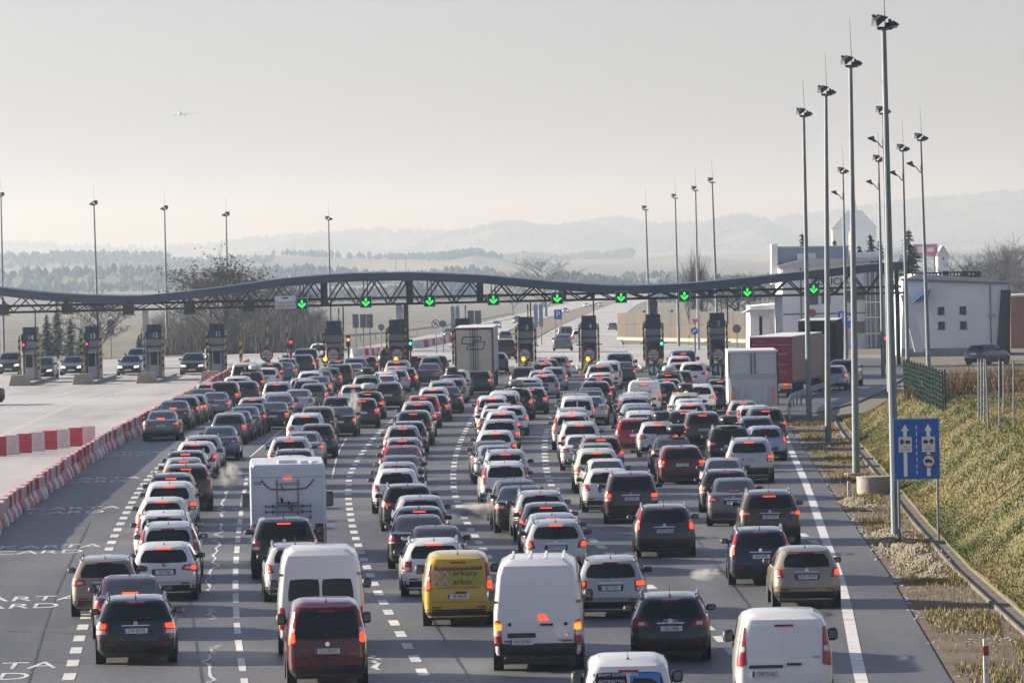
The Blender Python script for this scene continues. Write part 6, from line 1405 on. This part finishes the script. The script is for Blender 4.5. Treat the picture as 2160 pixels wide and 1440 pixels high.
a, b = at(1652, 640, Y), at(1834, 633, Y); link('string_course', MB().box(a.x - o0.x, b.x - o0.x, -.05, .01, a.z - o0.z - 1.0, a.z - o0.z - .88).mesh('string_course', GALV), o)
# noise wall of stone-like panels beyond the gates
WT = mat('wall_tan', (.105, .08, .052), .9, noise=(3, (.055, .045, .032), .42, .58), bump=(8, .6)); WG = mat('wall_grey', (.08, .076, .072), .9, noise=(3, (.045, .043, .042), .42, .58), bump=(8, .6))
A, B = ground(1306, 716), ground(1600, 722); o = thing('stone_wall', 'noise wall of tan and grey stone panels behind the gates', 'wall', (A.x, A.y, A.z)); d = B - A; n_ = 14
for i in range(n_):
    a, b = d * (i / n_), d * ((i + .985) / n_); h_ = 3.0 + .12 * (i % 3)
    for r_ in range(2):
        z0, z1 = A.z * 0 + h_ * r_ / 2 + .01 * r_, h_ * (r_ + 1) / 2
        link('panel', MB().bar(a + Vector((0, 0, z0 + (z1 - z0) / 2 + .3)), b + Vector((0, 0, z0 + (z1 - z0) / 2 + .3)), .3, (z1 - z0) * .985).mesh('panel', WG if (i % 4 in (1, ) or (r_ == 1 and i > 5)) else WT), o)
link('footing', MB().bar(Vector((0, -.15, .1)), d + Vector((0, -.15, .1)), .5, .45).mesh('footing', CONC), o)
# church, billboard and house far off
Y = 6000; b0 = at(1803, 526, Y); o0 = b0; o = thing('church', 'pale church with a hipped roof and slim spire on the far hill', 'building', o0); CHW = mat('church_wall', (.6, .52, .36), .8); CHR = mat('church_roof', (.3, .23, .23), .8)
k = Y / F
link('nave', MB().box(-46 * k, 46 * k, 0, 30, -12, 46 * k).mesh('nave', CHW), o); link('apse', MB().tube((0, -4, -12), (0, -4, 38 * k), 7, 7, 12).mesh('apse', CHW), o)
link('roof', MB().add([(-50 * k, -2, 44 * k), (50 * k, -2, 44 * k), (50 * k, 32, 44 * k), (-50 * k, 32, 44 * k), (-12 * k, 14, 82 * k), (18 * k, 14, 82 * k)], [(0, 1, 5, 4), (1, 2, 5), (2, 3, 4, 5), (3, 0, 4), (3, 2, 1, 0)]).mesh('roof', CHR), o); link('spire', MB().tube((4 * k, 14, 78 * k), (4 * k, 14, 92 * k), 2.2, 1.6, 8).tube((4 * k, 14, 92 * k), (4 * k, 14, 112 * k), 1.1, .1, 8).mesh('spire', CHR), o)
for x in (-30, 28): link('window', MB().box(x * k - 1, x * k + 1, -.4, .1, 3, 9).mesh('window', BWIN), o)
Y = 1500; b0 = at(1952, 545, Y); o = thing('billboard', 'pink billboard beside the small white house', 'billboard', (b0.x, Y, b0.z)); k = Y / F
link('panel', MB().box(-26 * k, 26 * k, 0, .6, 4 * k, 30 * k).mesh('panel', mat('billboard_pink', (.55, .06, .16), .6)), o); link('picture', MB().box(-16 * k, -2 * k, -.1, 0, 12 * k, 26 * k).box(4 * k, 18 * k, -.1, 0, 14 * k, 22 * k).mesh('picture', LT), o); link('leg', MB().box(-20 * k, -18 * k, .1, .4, -12, 4 * k).box(18 * k, 20 * k, .1, .4, -12, 4 * k).mesh('leg', BLACKST), o)
b0 = at(1988, 560, Y); o = thing('house', 'small white gabled house right of the pink billboard', 'building', (b0.x, Y - 3, b0.z)); link('wall', MB().prism([(-11 * k, -10), (11 * k, -10), (11 * k, 22 * k), (0, 40 * k), (-11 * k, 22 * k)], 0, 8).mesh('wall', BW), o); link('roof', MB().bar((-12 * k, 4, 21 * k), (0, 4, 41 * k), 8.6, .4, (0, 0, 1)).bar((12 * k, 4, 21 * k), (0, 4, 41 * k), 8.6, .4, (0, 0, 1)).mesh('roof', BR), o); link('window', MB().box(-2 * k, 2 * k, -.1, .05, 12 * k, 18 * k).mesh('window', BWIN), o)
# signs beyond the gates
def sign(px, py, Y, w_, h_, shape, m, label, txt=None, tm=None, post=None, name='road_sign'):
    p = at(px, py, Y); g = gz(Y); o = thing(name, label, 'road sign', (p.x, Y, p.z), 0, 'road signs beyond the gates')
    link('panel', (MB().box(-w_ / 2, w_ / 2, 0, .06, -h_ / 2, h_ / 2, .015) if shape == 'box' else MB().disc((0, .03, 0), w_ / 2, .06, 24) if shape == 'disc' else MB().prism([(-w_ / 2, h_ / 2), (0, -h_ / 2), (w_ / 2, h_ / 2)], 0, .05)).mesh('panel', m), o)
    if txt: link('lettering', text_mesh(txt, h_ * .8, 0, tm or LT), o, (0, -.012, 0))
    for x in post or (0,): link('post', MB().tube((x, .1, g - p.z - .1), (x, .1, 0), .05).mesh('post', GALV), o)
    return o
BKM = mat('sign_back_dark', (.10, .115, .13), .6)
sign(1177, 663, 640, .9, 1.1, 'box', SB, 'blue parking sign beside the far carriageway', 'P', post=(-.3, .3)); sign(1788, 676, 455, .8, 1.2, 'box', SB, 'blue parking sign with an arrow before the police station', 'P'); sign(1776, 668, 458, .7, .9, 'box', SB, 'second blue parking sign behind the first', 'P')
for i, px in enumerate((750, 766, 780)): sign(px, 677, 560, .62, 1.35, 'box', BKM, f'dark sign back, {ordinal(i + 1)} panel of the trio behind the gantry crest')
for i, px in enumerate((993, 1008)): sign(px, 669, 545, .62, 1.3, 'box', BKM, f'dark sign back above the cream lorry, {("left", "right")[i]} panel')
o = sign(919, 683, 520, .78, .78, 'disc', MATS['sign_red'], 'no U-turn sign with a red rim left of the cream lorry'); link('face', MB().disc((0, -.01, 0), .31, .03, 24).mesh('face', MATS['plate_pale']), o); link('symbol', MB().bar((-.22, -.04, .22), (.22, -.04, -.22), .07, .01, (0, 1, 0)).box(-.14, -.08, -.035, -.025, -.15, .1).box(.08, .14, -.035, -.025, -.1, .1).box(-.14, .14, -.035, -.025, .08, .14).mesh('symbol', INK), o); link('subplate', MB().box(-.36, .36, 0, .05, -.95, -.45).mesh('subplate', MATS['plate_pale']), o)
sign(934, 683, 523, .66, .66, 'disc', BKM, 'grey back of a round sign beside the no U-turn sign'); sign(804, 690, 540, .62, .62, 'disc', BKM, 'grey round sign back right of the dark trio'); sign(1554, 693, 470, .7, .7, 'disc', BKM, 'grey round sign back before the stone wall'); sign(1466, 680, 480, .62, .58, 'tri', mat('giveway_orange', (.55, .25, .04), .5), 'orange give way triangle before the stone wall')
o = sign(1465, 698, 478, .62, .62, 'disc', SB, 'blue round arrow sign under the orange triangle'); link('arrow', MB().bar((-.14, -.02, -.16), (-.08, -.02, .04), .09, .01, (0, 1, 0)).bar((-.1, -.02, .03), (.1, -.02, .08), .09, .01, (0, 1, 0)).prism([(.06, .18), (.24, .08), (.06, -.04)], -.03, -.01).mesh('arrow', LT), o)
sign(233, 690, 560, .7, 1.5, 'box', mat('sign_back_blue', (.14, .2, .27), .6), 'pale blue sign back beside booth 13')
for i, px in enumerate((955, 965, 1130, 1141)): 
    p = at(px, 660, 620); o = thing('sign_mast', f'slim sign board on a mast beyond the gantry, {ordinal(i + 1)} from the left', 'road sign', (p.x, 620, gz(620)), 0, 'slim mast signs'); link('mast', MB().tube((0, 0, 0), (0, 0, 4.6), .06).mesh('mast', GALV), o); link('board', MB().box(-.22, .22, -.06, -.02, 2.0, 4.4).mesh('board', mat('board_blue_grey', (.22, .27, .33), .6)), o)
o = thing('guardrail', 'long steel guardrail of the far carriageway behind the gates', 'guardrail'); P_ = [ground(330, 735), ground(480, 730), ground(620, 726), ground(760, 718), ground(880, 704), ground(1000, 684), ground(1080, 668)]; P_ = smooth_line(P_, 4)
for a, b in zip(P_, P_[1:]): link('rail', MB().bar(a + Vector((0, 0, .85)), b + Vector((0, 0, .85)), .06, .34).mesh('rail', GALV), o); link('post', MB().box(a.x - .06, a.x + .06, a.y, a.y + .1, a.z - .1, a.z + .9).mesh('post', GALV), o)

# ================================================================ trees
BARK = mat('bark', (.055, .047, .042), .9); TWIG = mat('twig', (.07, .065, .065), .9); LEAF = mat('brown_leaf', (.085, .062, .048), .9); NEED = mat('needle', (.018, .032, .022), .9); NEED2 = mat('needle_grey', (.04, .055, .04), .9)
def tri_tube(v, f, p, q, r0, r1):
    d = (q - p); a = d.orthogonal().normalized(); b = d.normalized().cross(a); o = len(v)
    for c, r in ((p, r0), (q, r1)):
        for k in range(3): t = 2.094 * k; v.append(c + a * (r * math.cos(t)) + b * (r * math.sin(t)))
    f += [(o, o + 1, o + 4, o + 3), (o + 1, o + 2, o + 5, o + 4), (o + 2, o, o + 3, o + 5)]
def bare(seed, H, spread=.55, levels=5, leaf=0, upright=.5):
    r = random.Random(seed); tv, tf, cv, cf, lv, lf = [], [], [], [], [], []
    def grow(p, d, L, rad, lv_):
        q = p; n_ = 3 if lv_ < 2 else 2
        for i in range(n_):
            d = (d + Vector((r.gauss(0, .12), r.gauss(0, .12), r.gauss(.04, .06)))).normalized(); q2 = q + d * (L / n_); ra, rb = rad * (1 - .35 * i / n_), rad * (1 - .35 * (i + 1) / n_)
            if lv_ < 1: tri_tube(tv, tf, q, q2, ra, rb)
            else: tri_tube(cv, cf, q, q2, max(ra, .012), max(rb, .010))
            q = q2
            if lv_ < levels and (i > 0 or lv_ > 0):
                for _ in range(2 if lv_ < levels - 1 else 3):
                    a = r.uniform(0, 6.28); s_ = spread * r.uniform(.7, 1.3); side = Vector((math.cos(a), math.sin(a), 0)); nd = (d * (1 - s_ * .6) + side * s_ + Vector((0, 0, upright * .25))).normalized()
                    grow(q, nd, L * r.uniform(.55, .75), rad * .5, lv_ + 1)
        if leaf and lv_ >= levels - 1:
            for _ in range(leaf):
                c = q + Vector((r.gauss(0, .25), r.gauss(0, .25), r.gauss(0, .2))); s_ = r.uniform(.08, .17); a = r.uniform(0, 6.28); o = len(lv); lv.extend([c + Vector((math.cos(a) * s_, math.sin(a) * s_, 0)), c + Vector((-math.cos(a) * s_, -math.sin(a) * s_, 0)), c + Vector((0, 0, s_ * 1.5))]); lf.append((o, o + 1, o + 2))
    n0 = 10; q = Vector((0, 0, -.3)); d = Vector((0, 0, 1)); rad = H * .02
    for i in range(n0):
        d = (d + Vector((r.gauss(0, .06), r.gauss(0, .06), .08))).normalized(); q2 = q + d * (H * .95 / n0)
        tri_tube(tv, tf, q, q2, rad * (1 - i / n0) + .012, rad * (1 - (i + 1) / n0) + .012); q = q2
        if i >= 1:
            for _ in range(3 if i < 8 else 4):
                a = r.uniform(0, 6.28); s_ = spread * r.uniform(.8, 1.2); nd = Vector((math.cos(a) * s_, math.sin(a) * s_, .35 + upright * .6)).normalized()
                grow(q, nd, H * (.34 * math.sin(math.pi * min(1, (i + 1.5) / n0)) ** .7 + .09) * r.uniform(.75, 1.15), rad * .45 * (1 - .07 * i), 2)
    zmax = max(p.z for p in cv); k = H / zmax
    for L_ in (tv, cv, lv):
        for p in L_: p *= k
    return me('trunk', tv, tf, BARK), me('crown', cv, cf, TWIG), (me('leaves', lv, lf, LEAF) if leaf else None)
BT = [bare(1, 10, .6, 4), bare(2, 10, .45, 4, 0, .9), bare(3, 10, .75, 4), bare(4, 10, .62, 4, 2, .6), bare(5, 10, .28, 4, 0, 1.5)]
def spruce(seed, H):
    r = random.Random(seed); v, f = [], []; z = H * .08
    while z < H * .98:
        k = 1 - z / H; R_ = H * .21 * k ** .85 * r.uniform(.75, 1.1) + .05; n_ = 9
        for i in range(n_):
            a = r.uniform(0, 6.28); L_ = R_ * r.uniform(.7, 1.15); c, s_ = math.cos(a), math.sin(a); dz = -.25 * L_; m_ = max(3, int(L_ / .28))
            for j in range(m_):
                t = (j + .3) / m_; w_ = (.16 + .22 * (1 - t)) * min(1, L_) * r.uniform(.7, 1.3); p = Vector((c * L_ * t, s_ * L_ * t, z + dz * t + r.gauss(0, .05))); o = len(v); e = Vector((-s_, c, 0)) * w_
                v += [p - e + Vector((c * .1, s_ * .1, -.06)), p + e + Vector((c * .1, s_ * .1, -.06)), p + Vector((c * L_ / m_ * 1.5, s_ * L_ / m_ * 1.5, -.12)), p + Vector((0, 0, .12 + r.random() * .06))]; f += [(o, o + 1, o + 3), (o, o + 2, o + 3), (o + 1, o + 2, o + 3)]
        z += H * .03
    return MB().tube((0, 0, -.3), (0, 0, H), H * .014, .01, 6).mesh('trunk', BARK), me('crown', v, f, NEED)
SPR = [spruce(1, 10), spruce(2, 10)]
def tree(name, px, top, Y, kind, label, z=None, wide=1.0, grp=None):
    t = at(px, top, Y); z = gz(Y) if z is None else z; h_ = t.z - z; o = thing(name, label, 'tree', (t.x, Y, z), rnd.uniform(0, 6.28), grp)
    for d, n_ in zip(kind, ('trunk', 'crown', 'leaves')):
        if d: c = link(n_, d, o); c.scale = (h_ / 10 * wide, h_ / 10 * wide, h_ / 10)
    return o
tree('bare_tree', 470, 512, 560, BT[3], 'tall tree with brown leaves rising above the gantry beside the thin lamp post', wide=1.5); tree('bare_tree', 438, 540, 566, BT[3], 'brown-leaved tree left of the tallest leafy one', wide=1.3); tree('bare_tree', 205, 598, 545, BT[3], 'smaller brown-leaved tree behind booth 13', wide=1.6); tree('bare_tree', 512, 552, 575, BT[3], 'brown-leaved tree right of the tallest leafy one', wide=1.2)
for i, (px, tp, Y, k_) in enumerate(((560, 578, 640, 0), (590, 572, 660, 2), (620, 585, 650, 0), (645, 610, 640, 2), (535, 605, 610, 1), (575, 620, 605, 2), (605, 625, 612, 0), (660, 640, 630, 1), (505, 630, 600, 0), (430, 640, 590, 2), (400, 650, 600, 0), (370, 645, 610, 2), (340, 650, 600, 1), (680, 660, 640, 0), (455, 650, 585, 0))):
    tree('bare_tree', px, tp, Y, BT[k_], f'leafless tree in the grey thicket behind the gantry, {ordinal(i + 1)} of the clump', wide=1.25, grp='leafless trees of the grey thicket')
for i, (px, tp, Y) in enumerate(((120, 642, 560), (98, 660, 556), (148, 668, 552), (300, 690, 560), (292, 705, 556), (170, 690, 548))): tree('spruce_tree', px, tp, Y, SPR[i % 2], ('dark spruce, tallest of the clump between booths 14 and 13', 'dark spruce left of the tallest between booths 14 and 13', 'dark spruce right of the tallest between booths 14 and 13', 'dark spruce left of the white pillar', 'small spruce beside the one at the white pillar', 'low spruce nearest booth 13')[i], wide=1.35)
tree('bare_tree', 1150, 532, 1500, BT[2], 'round hazy tree above the middle of the gantry', wide=1.3); tree('bare_tree', 1080, 560, 1600, BT[0], 'small hazy tree left of the round one', wide=1.2)
tree('poplar_tree', 1450, 515, 640, BT[4], 'tall pale poplar between the lamp posts', wide=1.0); tree('poplar_tree', 1478, 525, 645, BT[4], 'slimmer pale poplar right of the tall one', wide=.9); tree('bare_tree', 1570, 560, 640, BT[0], 'wide bare tree left of the police station', wide=1.5); tree('bare_tree', 1540, 575, 650, BT[2], 'low bare tree behind the stone wall', wide=1.5)
for i, (px, tp) in enumerate(((1692, 485), (1760, 500), (1835, 488), (1855, 500), (1812, 512), (1916, 478))): tree('spruce_tree', px, tp, 560 + 6 * i, SPR[i % 2], f'spruce rising behind the police station roof, {ordinal(i + 1)} from the left' if i < 5 else 'full spruce between the police station and the white office block', wide=1.05 if i < 5 else 1.3)
for i, (px, tp, Y) in enumerate(((2060, 520, 800), (2095, 488, 820), (2130, 500, 810), (2160, 505, 830), (2040, 545, 790), (2115, 535, 780), (2150, 545, 785))): tree('bare_tree', px, tp, Y, BT[i % 3], f'bare tree above the office block roof, {ordinal(i + 1)} of the right-hand clump', wide=1.25, grp='bare trees above the office block')
pts = []
for _ in range(9000):
    px = rnd.uniform(330, 700); Y = rnd.uniform(575, 640); p = at(px, 700, Y); pts.append((p.x, Y, gz(Y)))
blades('thicket', pts, .8, 4.2, [TWIG, mat('twig_grey', (.11, .095, .09), .9), BARK], .04, 'grey-brown thicket under the leafless trees behind the gantry', .7)
# ---- airliner
Y = 6000; p = at(378, 240, Y); o = thing('airliner', 'faint airliner flying low in the haze', 'airplane', p); AM = mat('airliner_skin', (.4, .42, .45), .5); fu = MB()
secs = [(0, .2), (1.5, 1.2), (4, 1.9), (26, 1.9), (34, .9), (37, .3)]
for (a, ra), (b, rb) in zip(secs, secs[1:]): fu.tube((0, a, (0 if b < 27 else (b - 26) * .12)), (0, b, (0 if b < 27 else (b - 26) * .12)), ra, rb, 12, False)
link('fuselage', fu.mesh('fuselage', AM), o)
for sg in (-1, 1):
    link('wing', MB().add([(sg * 1.5, 13, -.8), (sg * 1.5, 20, -.8), (sg * 18, 24, 1.0), (sg * 18, 22, 1.0), (sg * 1.5, 13, -.1), (sg * 1.5, 20, -.2), (sg * 18, 24, 1.25), (sg * 18, 22, 1.25)], [(0, 1, 2, 3), (4, 5, 6, 7), (0, 3, 7, 4), (1, 2, 6, 5), (2, 3, 7, 6)]).mesh('wing', AM), o)
    link('engine', MB().tube((sg * 5.5, 12, -1.6), (sg * 5.5, 16.5, -1.5), 1.1, .8, 14).mesh('engine', DKU), o); link('tailplane', MB().add([(sg * .4, 33, 1.2), (sg * .4, 36, 1.2), (sg * 6.5, 37, 1.8), (sg * 6.5, 35.5, 1.8), (sg * .4, 34, 1.5)], [(0, 1, 2, 3), (4, 1, 2), (0, 4, 3), (4, 2, 3)]).mesh('tailplane', AM), o)
link('fin', MB().add([(-.15, 30, 1.5), (.15, 30, 1.5), (.15, 36, 1.5), (-.15, 36, 1.5), (-.1, 35, 8), (.1, 35, 8), (.1, 37, 8), (-.1, 37, 8)], [(0, 1, 5, 4), (1, 2, 6, 5), (2, 3, 7, 6), (3, 0, 4, 7), (4, 5, 6, 7)]).mesh('fin', AM), o)
# ================================================================ the air
hz = MB().box(-5200, 5200, -60, 23500, -40, 185)
hm = bpy.data.materials.new('haze_air'); hm.use_nodes = True; t_ = hm.node_tree
for nd in list(t_.nodes):
    if nd.type != 'OUTPUT_MATERIAL': t_.nodes.remove(nd)
pv = t_.nodes.new('ShaderNodeVolumePrincipled'); pv.inputs['Density'].default_value = HAZE; pv.inputs['Color'].default_value = (.58, .78, 1.0, 1); pv.inputs['Absorption Color'].default_value = (1, 1, 1, 1); pv.inputs['Anisotropy'].default_value = .5
t_.links.new(pv.outputs[0], t_.nodes['Material Output'].inputs['Volume'])
tag(link('haze', hz.mesh('haze', hm)), 'pale winter haze filling the valley', kind='stuff')

# exhaust breath behind a few cars
def puff(label, px, py, wpx, hpx, dens, seed, lift=.1):
    p = ground(px, py); k = p.y / F; sx, sz = wpx * k / 2, hpx * k / 2; sy = max(sx * .6, .5)
    m = bpy.data.materials.new('exhaust_vapour'); m.use_nodes = True; t = m.node_tree; N = t.nodes
    for nd in list(N):
        if nd.type != 'OUTPUT_MATERIAL': N.remove(nd)
    tc = N.new('ShaderNodeTexCoord'); mp = N.new('ShaderNodeMapping'); mp.inputs['Location'].default_value = (seed, seed * 2, 0); t.links.new(tc.outputs['Object'], mp.inputs[0])
    nz = N.new('ShaderNodeTexNoise'); nz.inputs['Scale'].default_value = 2.2; nz.inputs['Detail'].default_value = 4; t.links.new(mp.outputs[0], nz.inputs['Vector'])
    ln = N.new('ShaderNodeVectorMath'); ln.operation = 'LENGTH'; t.links.new(tc.outputs['Object'], ln.inputs[0])
    fo = N.new('ShaderNodeMapRange'); fo.inputs[1].default_value = 1; fo.inputs[2].default_value = .1; t.links.new(ln.outputs['Value'], fo.inputs[0])
    cr = N.new('ShaderNodeMapRange'); cr.inputs[1].default_value = .42; cr.inputs[2].default_value = .7; cr.inputs[4].default_value = dens; t.links.new(nz.outputs[0], cr.inputs[0])
    mu = N.new('ShaderNodeMath'); mu.operation = 'MULTIPLY'; t.links.new(fo.outputs[0], mu.inputs[0]); t.links.new(cr.outputs[0], mu.inputs[1])
    v_ = N.new('ShaderNodeVolumePrincipled'); v_.inputs['Color'].default_value = (.95, .95, .95, 1); v_.inputs['Anisotropy'].default_value = .2; t.links.new(mu.outputs[0], v_.inputs['Density']); t.links.new(v_.outputs[0], N['Material Output'].inputs['Volume'])
    bm = bmesh.new(); bmesh.ops.create_icosphere(bm, subdivisions=2, radius=1.0); d = bpy.data.meshes.new('exhaust_smoke'); bm.to_mesh(d); bm.free(); d.materials.append(m)
    o = link('exhaust_smoke', d, None, (p.x, p.y, sz + .03 + lift)); o.scale = (sx, sy, sz); tag(o, label, kind='stuff')
puff('white exhaust vapour drifting left of the black saloon in the fifth queue', 1005, 1108, 130, 44, 14, 1)
puff('white exhaust vapour beside the brown SUV in the second queue', 487, 1050, 64, 70, 8, 2)
puff('white exhaust vapour behind the dark blue estate', 1490, 1236, 80, 30, 9, 3)
puff('exhaust vapour rising beside the black saloon in the third queue', 748, 905, 34, 84, 7, 4)
